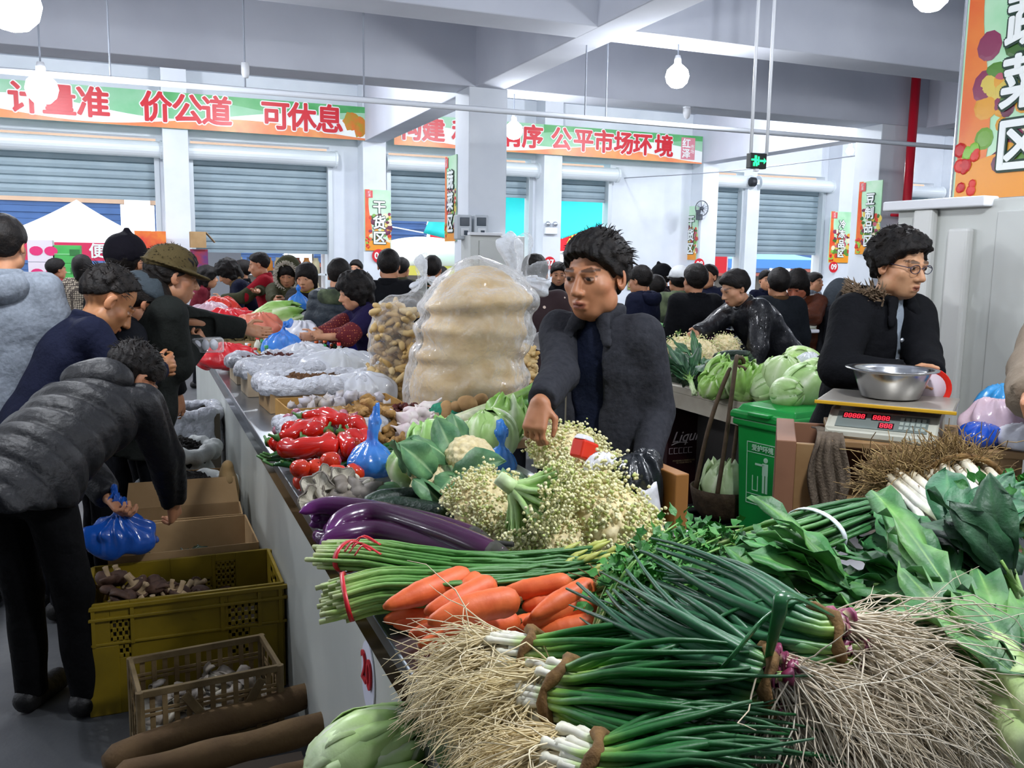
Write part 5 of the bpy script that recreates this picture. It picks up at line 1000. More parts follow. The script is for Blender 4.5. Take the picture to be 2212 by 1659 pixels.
for i in range(5): q.span((x0+.015+i*.036, CPx.y-.003, zb-.02), (x0+.043+i*.036, CPx.y, zb-.018)); q.span((x0+.015+i*.036, CPx.y-.003, zb+.016), (x0+.043+i*.036, CPx.y, zb+.018)); q.span((x0+.015+i*.036, CPx.y-.003, zb-.02), (x0+.017+i*.036, CPx.y, zb+.018))
q.build('handling_marks', cw, t); text('MONDING A KIARINONAL\nTO YOUR HEALTH', .014, ((x0+x1)/2, CPx.y-.002, zb-.075), (1, 0, 0), cg, t, ext=.001)
# post and black bag by the seller, low wooden crate
HP = Q(1437, 1120, z=.45); t = empty('waste_post', (1.36, 1.98, 0), 'short brown board post at the counter corner holding the black bag', 'post')
PX = Q(1432, 1185, z=.85); MB().span((PX.x+.03, PX.y+.0, 0), (PX.x+.07, PX.y+.24, 1.04)).build('board', M('orange_board', '8a5a24', .6), t, bev=.003); MB().span((PX.x+.028, PX.y-.005, .88), (PX.x+.075, PX.y+.06, .89)).build('white_plate', whitef, t)
S = SDF((-.16, -.16, -.5), (.16, .16, .15), .008); S.cap((0, 0, .03), (.02, 0, -.22), .068, .06, k=.03); S.cap((-.02, 0, .05), (.03, 0, .085), .05, .04, k=.03); S.cap((.02, 0, -.2), (.02, 0, -.45), .06, .03, k=.04); S.warp(lambda P: .008*np.sin(np.arctan2(P[1], P[0])*9+P[2]*8)+.006*wave(P, 40, 3))
BPp = Vector((PX.x-.03, PX.y+.10, .965)); t = empty('black_bag', BPp, 'black plastic bag hanging from the board post, white lining showing', 'bag'); o = link('film', S.mesh('film'), blackf, t, True); o.location = BPp; o.matrix_parent_inverse = Matrix(); o.matrix_basis = Matrix.Translation((0, 0, 0)); 
q = MB(); q.T = Matrix.Translation(BPp); q.grid(lambda u, v: Vector((-.03+.05*v+.03*u, -.072-.006*math.sin(v*PI), .045-.14*u-.01*math.sin(v*5))), 8, 6); q.build('white_lining', whitef, t, True, solid=.003)
bag(Vector((PX.x-.10, PX.y+.14, .99)), .10, .04, .11, whitef, 'crumpled white plastic sheet beside the black bag', 152, False, wr=.02); pk2 = Q(1262, 972, d=2.40); t = empty('paper_packet', pk2, 'red and white packet behind the top loose cauliflower', 'packet'); R2_ = Matrix.Rotation(.5, 3, 'Z') @ Matrix.Rotation(.35, 3, 'Y'); MB().box(pk2, (.075, .04, .05), R2_).build('red_body', M('packet_red', 'd0301c', .35), t, bev=.006); MB().box(pk2+R2_ @ Vector((-.01, 0, .031)), (.06, .035, .014), R2_, .7).build('white_flap', whitef, t, bev=.004)
# ================================================================== dried goods and small wares along the counter
carb = M('cardboard', 'a98a62', .8, var='957750', vs=5, bump=.08, bs=30); carb2 = M('cardboard_pale', 'b7a588', .8, var='a6937a', vs=5); brownm = M('dried_mushroom', '6b4a2c', .9, var='3c2818', vs=50, bump=.5, bs=60); blackm = M('black_fungus', '14110f', .9, bump=.8, bs=90); linerm = M('liner_film', 'd3d6df', .25, spec=.6, bump=1, bs=30, bd=.03, alpha=.86, coat=.3)
def bits(q, c, ux_, uy_, w, d, n, r, rr, hump=.03):
    for i in range(n):
        a, b = rr.uniform(-.5, .5), rr.uniform(-.5, .5); p = Vector(c)+ux_*w*a+uy_*d*b+Vector((0, 0, hump*(1-(2*a)**2)*(1-(2*b)**2)+rr.uniform(0, r)))
        q.ell(p, (r*rr.uniform(.7, 1.3), r*rr.uniform(.7, 1.3), r*rr.uniform(.5, .9)), Matrix.Rotation(rr.random()*3, 3, 'X'), 6, 4, .35, rr.random()*9)
def openbox(name, c, w, d, h, label, m=carb, rot=0, liner=None, cont=None, cm=brownm, br=.016, flaps=(), seed=1, cat='box', grp=None, fillz=.8, nb=150, th=.006, rimr=.026):
    """open carton: c = floor centre, w along x, d along y; liner: bag turned over the rim; flaps: sides with a folded-out flap"""
    rr = random.Random(seed); t = empty(name, c, label, cat, grp); T = Matrix.Translation(c) @ Matrix.Rotation(rot, 4, 'Z'); q = MB(); q.T = T
    q.span((-w/2, -d/2, 0), (w/2, -d/2+th, h)); q.span((-w/2, d/2-th, 0), (w/2, d/2, h)); q.span((-w/2, -d/2+th, 0), (-w/2+th, d/2-th, h)); q.span((w/2-th, -d/2+th, 0), (w/2, d/2-th, h)); q.span((-w/2+th, -d/2+th, 0), (w/2-th, d/2-th, th)); q.build('carton', m, t)
    for sx, sy, L, ang in flaps:
        q = MB(); q.T = T; e = Vector((sx*w/2, sy*d/2, h)); out = Vector((sx, sy, 0)); al = Vector((-sy, sx, 0)); hw = (d if sx else w)/2-.004; v = out*math.cos(ang)*L+Vector((0, 0, math.sin(ang)*L))
        b = q._n([e-al*hw, e+al*hw, e+al*hw*.94+v, e-al*hw*.94+v]); q.f.append((b, b+1, b+2, b+3)); q.build('flap', m, t, solid=.005)
    if liner:
        S = SDF((-w*.75, -d*.85, -h*.4), (w*.75, d*.85, h*.35+.06), .009); n = 28
        P = [((w*.5-.01)*max(-1, min(1, 1.25*math.cos(2*PI*i/n))), (d*.5-.008)*max(-1, min(1, 1.25*math.sin(2*PI*i/n))), .010*math.sin(i*1.9+seed)) for i in range(n)]
        for i in range(n): S.cap(P[i], P[(i+1) % n], rimr*(1+.3*math.sin(i*2.7+seed)), rimr*(1+.3*math.sin((i+1)*2.7+seed)), k=.02, sq=(1, 1, .8))
        for i in range(n):
            if rr.random() < .8: S.cap(P[i], (P[i][0]*1.04, P[i][1]*1.06, -h*.35*rr.uniform(.5, 1)), rimr*.8, .02, k=.05, sq=(1.3, .7, 1))
        S.warp(lambda P_: .004*wave(P_, 70, seed)+.003*np.sin(np.arctan2(P_[1]/d, P_[0]/w)*34+P_[2]*30))
        o = link('liner_bag', S.mesh('liner_bag'), liner, t, True); o.parent = t; o.matrix_parent_inverse = inv(t); o.matrix_basis = T @ Matrix.Translation((0, 0, h))
    if cont:
        q = MB(); q.T = T; q.box((0, 0, h*fillz*.5), (w-.03, d-.03, h*fillz)); bits(q, (0, 0, h*fillz), Vector((1, 0, 0)), Vector((0, 1, 0)), w*.85, d*.8, nb, br, rr); o = q.build(cont, cm, t, True); o['kind'] = 'stuff'
    return t
gb_ = 'lined cartons of dried goods on the counter'
def on(px, py, z=.855): p = Q(px, py, z=z); return Vector((p.x, p.y, .852))
def wx(px0, px1, Y): return at(px1, 800, Y=Y).x-at(px0, 800, Y=Y).x
openbox('lined_carton', (.66, 3.42, .852), .36, .22, .085, 'white lined carton of small dried mushrooms right behind the red peppers', carb, R(4), milky and linerm, 'dried_mushrooms', brownm, .013, seed=161, grp=gb_, nb=170)
openbox('carton_tray', (.78, 3.86, .852), .50, .30, .10, 'brown open carton edge with film behind the nearest white lined carton', M('cardboard_orange', 'a9803f', .8, var='946c33', vs=5), R(2), None, 'packets', M('pale_packets', 'b9b6c0', .5, var='9a8a70', vs=12), .03, seed=162, nb=30, fillz=.6)
openbox('lined_carton', (.77, 4.35, .852), .50, .30, .12, 'white lined carton of curled dried mushrooms, second from the red peppers', carb, R(3), linerm, 'dried_mushrooms', brownm, .022, seed=163, grp=gb_, nb=110, rimr=.034)
openbox('lined_carton', (.68, 4.85, .852), .40, .26, .13, 'white lined carton with liner pulled up, behind the curled dried mushrooms', carb2, R(2), linerm, None, seed=164, grp=gb_, rimr=.03)
openbox('lined_carton', (.70, 5.35, .852), .46, .3, .12, 'grey lined carton of dark red dried chillies beside the red bag', carb2, R(2), linerm, 'dried_chillies', M('dried_chilli', '5c1a10', .7, var='3c0f0a', vs=40), .018, seed=165, grp=gb_)
openbox('carton', (1.02, 3.55, .852), .27, .2, .10, 'grey brown carton behind the ginger with dark red spices inside', carb2, R(-3), None, 'spices', M('dried_chilli'), .012, ((0, -1, .05, R(-80)),), 166, nb=60)
bag(Q(735, 838, z=.86), .46, .26, .25, milky, 'clear bag of glass noodles lying behind the white lined cartons', 171, False, fill=M('glass_noodles', 'c9c9a4', .5, var='b5bb8c', vs=20, bump=.5, bs=50), rot=.1, wr=.02)
bag(Q(775, 876, z=.86), .38, .2, .19, milky, 'clear bag of white vermicelli in front of the glass noodles', 172, False, fill=M('vermicelli', 'd6d3bc', .5, var='c5c3a6', vs=20, bump=.5, bs=50), rot=-.1, wr=.02)
bag(Q(660, 800, z=.86), .34, .24, .2, milky, 'pale bag of bean sheets left of the glass noodles', 173, False, fill=M('bean_sheet', 'c3cdb0', .5), wr=.025)
bag(Q(488, 795, z=.88), .36, .22, .17, redf, 'red plastic bag at the counter edge before the man in the green cap', 174, False, wr=.03)
bag(Q(612, 775, z=.9), .26, .2, .2, bluef, 'translucent blue plastic bag in front of the reaching woman', 175, True, (.05, 0, .05), fill=M('pale_contents'), wr=.025)
bag(Q(545, 812, z=.93), .1, .08, .06, M('blue_pack', '2450b8', .3, var='c8d0e0', vs=30), 'blue and white packet lying between the lined cartons', 176, False); bag(Q(690, 712, z=.95), .3, .2, .2, clearf, 'clear plastic bags heaped beside the reaching arm', 177, False, fill=M('milky_sheet', 'c6cbd2', .4), wr=.03)
box_blue = M('blue_tray', '2a2a86', .4); t = empty('blue_tray', Q(755, 752, z=.87), 'blue plastic tray in front of the woman in purple', 'tray'); p = Q(755, 765, z=.86); MB().box((p.x, p.y, .9), (.34, .2, .09), Matrix.Rotation(-.1, 3, 'Z')).build('tray', box_blue, t, bev=.01)
# bottles and jars
BL = [M('bottle_brown', '3a1c10', .15, coat=.4), M('bottle_clear', 'c9c9b8', .12, coat=.5), M('bottle_green', '2c5a3c', .15, coat=.4), M('bottle_purple', '3a2a5c', .15, coat=.4)]; CAPS = [M('cap_red', 'd0281c', .35), M('cap_orange', 'd8642a', .35), M('cap_white', 'd8dade', .35), M('cap_green', '1c8a4c', .35)]; LB = [M('label_gold', 'c9a24a', .5), M('label_white', 'd0d2d8', .5), M('label_red', 'b02a24', .5)]
protos = []
for i in range(6):
    t = empty('sauce_bottle', (0, 0, 0), 'bottle', 'bottle'); h = (.16, .13, .11, .15, .12, .14)[i]; r = (.026, .024, .03, .025, .028, .03)[i]
    MB().lathe([(.001, 0), (r, 0), (r, h*.6), (r*.85, h*.7), (r*.42, h*.82), (r*.42, h*.92)], 14).build('bottle', BL[(i*3+1) % 4], t, True); MB().lathe([(r*.5, h*.88), (r*.5, h), (.001, h)], 12).build('cap', CAPS[i % 4], t, True); MB().lathe([(r*1.02, h*.15), (r*1.02, h*.5)], 14).build('label', LB[i % 3], t, True); protos.append(t)
k = 0
for row in range(4):
    for i in range(11):
        y = 5.85+row*.2+rnd.uniform(-.04, .04); x = .52+i*.072+rnd.uniform(-.015, .015); o = protos[k] if k < 6 else copy_tree(protos[rnd.randrange(6)]); o.location = (x, y, .85); o.rotation_euler = (0, 0, rnd.random()*6); k += 1
        tag(o, 'small sauce bottle in the crowded rows beyond the red bag', 'bottle', 'sauce bottles on the counter')
openbox('carton', (.98, 5.62, .852), .2, .14, .12, 'small brown carton of packets below the outstretched hand', carb, .1, None, 'packets', M('pale_packets'), .02, (), 181, nb=20)
openbox('carton', (.66, 6.85, .852), .5, .3, .1, 'shallow carton of dark dried mushrooms beyond the sauce bottles', carb, 0, None, 'dried_mushrooms', M('olive_dried', '6a5a34', .9, var='3a3018', vs=40), .03, (), 182, nb=90)
cabbage('napa_cabbage', Q(588, 690, z=1.06), .13, RY(1.35) @ RZ(.4), ('c3dc9a', '86bc52'), 'napa cabbage lying beyond the outstretched hand', None, 'cabbage', 183, 9, curl=.6, open_=.5, el=1.5)
pb = Q(588, 715, z=.98); MB_ = MB(); t = empty('carton', (pb.x, pb.y, .85), 'low carton holding up the napa cabbage', 'box'); MB().box((pb.x, pb.y+.05, .91), (.5, .36, .12)).build('carton', carb, t)
# far end of the counter
for i, (px, py, Y, w_, m_, lab) in enumerate([(500, 668, 7.6, .55, redf, 'red plastic sheet over produce at the far end of the counter'), (560, 678, 7.2, .4, M('salmon_film', 'd87a62', .35, bump=.5, bs=20), 'salmon coloured bag at the far end of the counter'), (455, 655, 8.2, .4, pinkf, 'pale pink bag under the hand of the man in the red coat'), (478, 640, 8.5, .38, M('bright_red_film', 'd83a2c', .35, bump=.5, bs=20), 'bright red bag held by the people at the far end'), (650, 698, 6.9, .3, whitef, 'white foam tray beyond the napa cabbage')]):
    p = at(px, py, Y=Y); bag(Vector((p.x, Y, .852)), w_, .28, max(.1, p.z-.85+.06), m_, lab, 190+i, False, wr=.03, hh=.01)
greens([Vector((.75, 7.35, .9)), Vector((.8, 7.3, .95))], 8, .16, .08, 'small green sprigs on the red sheet at the far end', 195, ('3f7a34', '5c9a44'), '9cc27a')
# ================================================================== crates and cartons on the floor in front of the counter
yel = M('yellow_plastic', '86700e', .5, var='6f5d0c', vs=4)
t = empty('yellow_crate', (.13, 3.42, 0), 'deep yellow plastic crate with shiitake mushrooms standing on the floor', 'crate'); lo, hi = (-.205, 3.22, 0), (.435, 3.62, .41); zt_ = .40
def latwall(q, a, b, z0, z1, th, holes):
    """wall from a to b with diamond-like square holes given as (u0, u1, v0, v1, nu, nv)"""
    a, b = Vector(a), Vector(b); d = (b-a).normalized(); L = (b-a).length; n = Vector((-d.y, d.x, 0))
    def blk(u0, u1, w0, w1):
        p = [a+d*u0, a+d*u1]; c = (p[0]+p[1])/2+Vector((0, 0, (w0+w1)/2)); q.box(c, (u1-u0, th, w1-w0), Matrix((d, n, (0, 0, 1))).transposed())
    us = sorted({0, L, *[h[0] for h in holes], *[h[1] for h in holes]})
    for u0, u1 in zip(us, us[1:]):
        hs = [h for h in holes if h[0] <= u0+1e-6 and h[1] >= u1-1e-6]
        if not hs: blk(u0, u1, z0, z1); continue
        h = hs[0]; blk(u0, u1, z0, h[2]); blk(u0, u1, h[3], z1); nu, nv = h[4], h[5]; su = (u1-u0)/(nu*2+1); sv = (h[3]-h[2])/(nv*2+1)
        for i in range(nu+1): blk(u0+su*2*i, u0+su*(2*i+1), h[2], h[3])
        for j in range(nv+1): blk(u0, u1, h[2]+sv*2*j, h[2]+sv*(2*j+1))
q = MB(); W_ = hi[0]-lo[0]; D_ = hi[1]-lo[1]
latwall(q, (lo[0], lo[1], 0), (hi[0], lo[1], 0), 0, zt_, .012, [(W_*.70, W_*.86, .14, .34, 4, 6), (W_*.10, W_*.2, .2, .34, 3, 4)]); latwall(q, (lo[0], hi[1], 0), (hi[0], hi[1], 0), 0, zt_, .012, [(W_*.68, W_*.80, .26, .37, 4, 4), (W_*.42, W_*.66, .27, .31, 8, 2)])
latwall(q, (lo[0], lo[1], 0), (lo[0], hi[1], 0), 0, zt_, .012, []); latwall(q, (hi[0], lo[1], 0), (hi[0], hi[1], 0), 0, zt_, .012, [(D_*.3, D_*.7, .31, .375, 1, 1)]); q.span((lo[0], lo[1], .0), (hi[0], hi[1], .015)); q.build('body', yel, t, bev=.002)
for z, w_ in ((.385, .016), (.345, .012), (.255, .01)):
    q = MB(); e = .016 if z > .3 else .012
    for a, b in (((lo[0]-e, lo[1]-e), (hi[0]+e, lo[1])), ((lo[0]-e, hi[1]), (hi[0]+e, hi[1]+e)), ((lo[0]-e, lo[1]), (lo[0], hi[1])), ((hi[0], lo[1]), (hi[0]+e*.4, hi[1]))): q.span((a[0], a[1], z-w_/2), (b[0], b[1], z+w_/2))
    q.build('rim' if z > .38 else 'rib', yel, t, bev=.003)
for u in (.02, .21, .67, .87, .985): MB().span((lo[0]+W_*u-.006, lo[1]-.014, .25), (lo[0]+W_*u+.006, lo[1], .385)).build('rib', yel, t)
for u in (.03, .86): MB().span((lo[0]+W_*u-.03, lo[1]-.010, 0), (lo[0]+W_*u+.07, lo[1], .25)).build('leg_panel', yel, t, bev=.004)
shm1 = M('shiitake_cap', '3d2820', .7, var='5a4030', vs=18, bump=.3, bs=40); shm2 = M('shiitake_gill', 'b39b78', .7, var='9a8260', vs=30); CAPQ = MB().lathe([(.001, .018), (.014, .016), (.026, .008), (.031, -.002), (.029, -.008), (.022, -.006)], 16).mesh('cap'); GIL = MB().lathe([(.029, -.008), (.02, -.004), (.008, -.004), (.0075, -.03), (.009, -.042), (.001, -.044)], 14).mesh('gills_and_stem')
t2 = empty('shiitake_mushroom', (0, 0, 0), '', 'mushroom'); link('cap', CAPQ, shm1, t2, True); link('gills_and_stem', GIL, shm2, t2, True)
for i in range(46):
    o = t2 if i == 0 else copy_tree(t2); a = rnd.random(); x = lo[0]+.04+(.34*a if i < 38 else .34+rnd.random()*.14); y = lo[1]+.045+rnd.random()*(D_-.09); z = .30+.085*(1-a)*math.sin(PI*min(1, max(0, (y-lo[1])/D_)))+rnd.uniform(0, .035) if i < 38 else .26
    o.location = (x, y, z); up = rnd.random() < .55; o.rotation_euler = (rnd.uniform(-.7, .7)+(PI*.8 if not up else 0), rnd.uniform(-.7, .7), rnd.random()*6); s_ = rnd.uniform(.95, 1.35); o.scale = (s_,)*3; tag(o, 'brown shiitake mushroom heaped in the yellow crate', 'mushroom', 'shiitake mushrooms in the yellow crate')
o = MB().span((lo[0]+.014, lo[1]+.014, .015), (hi[0]-.014, hi[1]-.014, .25)).build('filling', M('dark_filling', '2a1e16', .9, var='1a120c', vs=20), t)
# bamboo basket
bam = M('old_bamboo', '7a6848', .7, var='5c4c30', vs=9, bump=.25, bs=40); bam2 = M('bamboo_slat', '86704c', .7, var='6a5636', vs=12, bump=.2, bs=40)
TK = Matrix.Translation((.145, 2.93, 0)) @ Matrix.Rotation(R(6), 4, 'Z'); t = empty('bamboo_basket', (.145, 2.93, 0), 'rectangular bamboo slat basket with grey mushrooms in front of the yellow crate', 'basket'); w_, d_, h_ = .42, .26, .27
def K(fn, name, m=bam): q = MB(); q.T = TK; fn(q); return q.build(name, m, t, bev=.002)
for z, th in ((h_-.01, .022), (.012, .018)):
    for a, b in (((-w_/2, -d_/2, z), (w_/2, -d_/2, z)), ((w_/2, -d_/2, z), (w_/2, d_/2, z)), ((w_/2, d_/2, z), (-w_/2, d_/2, z)), ((-w_/2, d_/2, z), (-w_/2, -d_/2, z))): K(lambda q: q.bar(a, b, .014, th), 'rim' if z > .1 else 'base_rail')
for sx in (-1, 1):
    for sy in (-1, 1): K(lambda q: q.tube([(sx*w_/2, sy*d_/2, 0), (sx*w_/2, sy*d_/2, h_)], .013, 8, True), 'corner_post')
def slats(q):
    for k, (ax, L) in enumerate((('x', w_), ('y', d_))):
        for s in (-1, 1):
            n = int(L/.034)
            for i in range(1, n):
                u = -L/2+L*i/n; o_ = .004*(1 if i % 2 else -1)
                q.box((u, s*d_/2+o_, h_/2) if ax == 'x' else (s*w_/2+o_, u, h_/2), (.016, .003, h_) if ax == 'x' else (.003, .016, h_))
def bands(q):
    for z in (.07, .085, .12, .135, .19, .205):
        for s in (-1, 1): q.box((0, s*d_/2, z), (w_, .004, .011)); q.box((s*w_/2, 0, z), (.004, d_, .011))
K(slats, 'upright_slats', bam2); K(bands, 'woven_bands', bam2); K(lambda q: q.bar((-w_*.2, -d_/2-.012, h_-.03), (w_*.12, -d_/2-.012, .03), .028, .008, (0, 1, 0)), 'brace'); K(lambda q: q.bar((w_*.36, -d_/2-.012, h_-.03), (w_*.06, -d_/2-.012, .03), .028, .008, (0, 1, 0)), 'brace'); K(lambda q: q.box((0, 0, .012), (w_, d_, .01)), 'bottom', bam2)
gm2 = [s2r('a8a49a')]
for i in range(26):
    p = TK @ Vector((rnd.uniform(-.16, .16), rnd.uniform(-.09, .09), .12+rnd.uniform(0, .06))); oyster(p, RZ(rnd.random()*6) @ RX(rnd.uniform(-1.6, -.4)) @ RY(rnd.uniform(-.6, .6)), rnd.uniform(.75, 1.1), 'grey oyster mushroom lying in the bamboo basket', 300+i)
for o in [o for o in COL.objects if o.get('label') == 'grey oyster mushroom lying in the bamboo basket']: o['group'] = 'oyster mushrooms in the bamboo basket'
o = None
q = MB(); q.T = TK; q.box((0, 0, .075), (w_-.02, d_-.02, .11)); q.build('lower_mushrooms', M('mushroom_fill', '8a867c', .8, var='6a665c', vs=30), t)
# yams (brown long roots) and the napa cabbage in the corner
yam = M('yam_skin', '6e5636', .85, var='584228', vs=8, bump=.3, bs=40)
for i, (P, r, lab) in enumerate([([(225, 1650, .12), (400, 1580, .13), (560, 1535, .135), (668, 1500, .14)], .042, 'brown yam root nearest the bamboo basket, upper of the three'), ([(245, 1685, .17), (420, 1640, .18), (580, 1600, .185), (712, 1562, .19)], .042, 'brown yam root in the middle, crossing the bottom left edge'), ([(480, 1725, .2), (600, 1690, .2), (700, 1660, .2)], .04, 'brown yam root lowest at the bottom edge beside the napa cabbage')]):
    C = bez([Q(x, y, z=z) for x, y, z in P], 7); k = len(C); t = empty('yam_root', C[0], lab, 'yam', 'brown yam roots on the floor'); MB().tube(C, [r*(.55 if j in (0,) else 1)*(1+.06*math.sin(j*.8+i)) for j in range(k)], 14, True).build('root', yam, t, True); d = (C[-1]-C[-2]).normalized(); MB().tube([C[-1]-d*.002, C[-1]+d*.003], [r*.86, r*.84], 14, True).build('cut_end', M('yam_cut', '8f7450', .8), t)
t = empty('low_pallet', (.12, 2.45, 0), 'dark low pallet under the yam roots at the bottom edge', 'pallet'); MB().span((-.25, 2.1, .0), (.4, 2.62, .075)).build('board', M('dark_pallet', '3a3026', .8), t)
cabbage('napa_cabbage', Q(778, 1640, z=.66), .085, RY(1.1) @ RX(.3), ('dff0be', 'bfe48a'), 'napa cabbage at the bottom edge under the counter front', None, 'cabbage', 201, 11, curl=.5, open_=.35, rib='eef3e2', el=1.35)
p = Q(778, 1640, z=.66); t = empty('carton', (p.x, p.y-.1, 0), 'carton on the floor under the nearest napa cabbage', 'box'); MB().span((p.x-.25, p.y-.4, 0), (X0-.005, p.y+.10, .545)).build('carton', carb, t)
# cartons and sacks further along the counter front
fg = 'cartons and sacks along the counter foot'
openbox('carton', (.12, 3.86, 0), .56, .42, .42, 'open brown carton with dark green produce behind the yellow crate', carb, R(1), None, 'greens', M('dark_produce', '1c3018', .5, var='0e1a0e', vs=20), .035, (), 211, grp=fg, fillz=.62, nb=50)
openbox('carton', (.14, 4.21, 0), .5, .22, .42, 'open brown carton second behind the yellow crate, flap raised', carb, R(-2), None, None, flaps=((0, 1, .12, R(70)),), seed=212, grp=fg)
def sack(c, w, d, h, label, seed, m=milky, cm=blackm):
    S = SDF((-w*.7, -d*.75, -.02), (w*.7, d*.75, h+.1), .014); S.ell((0, 0, h*.45), (w*.5, d*.52, h*.55), k=.02); S.ell((0, 0, h*1.06), (w*.38, d*.38, h*.22), k=.02, mode='sub'); n = 24
    P = [(w*.44*math.cos(2*PI*i/n), d*.45*math.sin(2*PI*i/n), h*.95+.012*math.sin(i*1.7+seed)) for i in range(n)]
    for i in range(n): S.cap(P[i], P[(i+1) % n], .034+.008*math.sin(i*2.3), k=.03)
    S.half((0, 0, .002), (0, 0, -1)); S.warp(lambda P: .006*wave(P, 45, seed)+.004*np.sin(np.arctan2(P[1], P[0])*17+P[2]*9)); t = empty('open_sack', c, label, 'sack', fg)
    o = link('sack', S.mesh('sack'), m, t, True); o.matrix_basis = Matrix.Translation(c); q = MB(); q.T = Matrix.Translation(c); bits(q, (0, 0, h*.86), Vector((1, 0, 0)), Vector((0, 1, 0)), w*.7, d*.7, 320, .02, random.Random(seed), .09); q.lathe([(.001, h*.5), (w*.36, h*.5), (w*.36, h*.85), (.001, h*.92)], 20); o = q.build('black_fungus', cm, t, True); o['kind'] = 'stuff'
sackm = M('woven_sack', 'c2c6c4', .5, var='b0b4b2', vs=4, bump=.4, bs=30, bd=.02)
sack((.17, 4.56, 0), .46, .4, .47, 'open white sack of black fungus, nearer of the two sacks', 221, sackm); openbox('carton', (.2, 4.93, 0), .42, .22, .42, 'low brown carton between the two sacks', carb, 0, None, None, seed=213, grp=fg); sack((.16, 5.3, 0), .44, .4, .5, 'open white sack of black fungus, farther of the two sacks', 222, sackm)
t = empty('paper_bag', (.36, 4.42, 0), 'crumpled brown paper bag against the counter front', 'bag'); S = SDF((-.1, -.14, -.02), (.1, .14, .64), .01); S.cap((0, 0, .08), (0, 0, .5), .055, .045, k=.02, sq=(.8, 1.4, 1)); S.cap((-.01, 0, .5), (-.01, 0, .56), .05, .04, k=.02, sq=(.8, 1.5, 1)); S.warp(lambda P: .009*wave(P, 45, 3)); o = link('bag', S.mesh('bag'), M('kraft_paper', '9a8058', .8, var='84693f', vs=8, bump=.3, bs=20), t, True); o.matrix_basis = Matrix.Translation((.36, 4.42, 0))
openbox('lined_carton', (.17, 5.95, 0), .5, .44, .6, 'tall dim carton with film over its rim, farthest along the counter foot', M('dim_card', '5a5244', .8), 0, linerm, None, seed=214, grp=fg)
bag(at(262, 1195, d=3.42), .26, .16, .16, M('blue_film_dark', '1a58b8', .2, alpha=.85, coat=.5, bump=.5, bs=20), 'blue plastic bag hanging from the hand of the bending person', 230, True, (-.01, 0, .1), wr=.03)
# ================================================================== people
skinm = M('skin', 'ffffff', .5, attr=True, sub=.12, var='f0e6e0', vs=18)
hairm = M('black_hair', '0b0909', .6, spec=.25, bump=.7, bs=90, bd=.006, var='1a1512', vs=30)
def cloth(name, c, rough=.85, **k):
    k.setdefault('spec', .15 if rough > .7 else .35)
    k.setdefault('bump', .55); k.setdefault('bs', 13); k.setdefault('bd', .03); return M(name, c, rough, **k)
def rotm(pitch=0, yaw=0, roll=0): return Matrix.Rotation(-yaw, 3, 'Z') @ Matrix.Rotation(-pitch, 3, 'X') @ Matrix.Rotation(roll, 3, 'Y')
def head_sdf(S, c, Rh, s, k=1.0):
    A = lambda p: np.array(Rh @ Vector(p))*s+np.array(c); e = lambda p, r, kk=.012, mode='add': S.ell(A(p), [x*s for x in r], Rh, kk, mode); cp = lambda a, b, ra, rb, kk=.008, mode='add': S.cap(A(a), A(b), ra*s, rb*s, kk, mode)
    e((0, -.014, .032), (.076, .096, .088)); e((0, .03, -.035), (.063, .066, .084), .02); e((0, .052, -.086), (.038, .036, .030), .02)
    for x in (-1, 1):
        e((x*.046, .050, -.022), (.023, .026, .022), .02); e((x*.052, .018, -.066), (.018, .032, .028), .025)
        e((x*.079, -.004, -.008), (.010, .020, .032), .006); e((x*.081, .006, -.006), (.006, .010, .018), .004, 'sub')
        e((x*.031, .100, .003), (.018, .014, .010), .012, 'sub'); e((x*.031, .083, .002), (.0155, .0105, .0115), .003)
    cp((-.042, .082, .021), (-.012, .088, .019), .009, .009, .012); cp((.042, .082, .021), (.012, .088, .019), .009, .009, .012)
    cp((0, .092, .006), (0, .112, -.033), .007, .0125, .01); cp((-.013, .101, -.038), (.013, .101, -.038), .0085, .0085, .006)
    cp((-.019, .088, -.066), (0, .0985, -.0625), .006, .0075, .006); cp((.019, .088, -.066), (0, .0985, -.0625), .006, .0075, .006); cp((-.014, .088, -.0765), (.014, .088, -.0765), .0085, .0085, .006); cp((-.02, .096, -.0705), (.02, .096, -.0705), .0022, .0022, .003, 'sub')
def head_col(P, c, Rh, s, skin, o=None, eyes=True):
    q = (P-np.array(c)) @ np.array(Rh)/s; n = len(P); col = np.tile(np.array(s2l(skin)), (n, 1)); z = q[:, 2]; ax = np.abs(q[:, 0]); y = q[:, 1]
    def put(mk, c_, a=1): col[mk] = col[mk]*(1-a)+np.array(s2l(c_))*a
    inh = (np.abs(z) < .14) & (y > .03) & (ax < .09) & (y < .14)
    put(inh & (((ax-.0)/.021)**2+((z+.070)/.0105)**2 < 1) & (y > .08), '8f4a40', .75)
    put(inh & (((ax-.031)/.021)**2+((z-.0235-.15*(.02-np.abs(ax-.031)))/.0055)**2 < 1) & (y > .055), '1c1410', .8)
    put(inh & (((ax-.031)/.0145)**2+((z-.001)/.0048)**2 < 1) & (y > .06), 'd9d2cc', .32); put(inh & (((ax-.031)/.0068)**2+((z-.001)/.0056)**2 < 1) & (y > .06), '120c0a', 1); put(inh & (((ax-.031)/.017)**2+((z-.0062)/.0022)**2 < 1) & (y > .06), '2a1a14', .8)
    put((ax > .066) & (np.abs(z) < .05), 'b87658', .25); return col
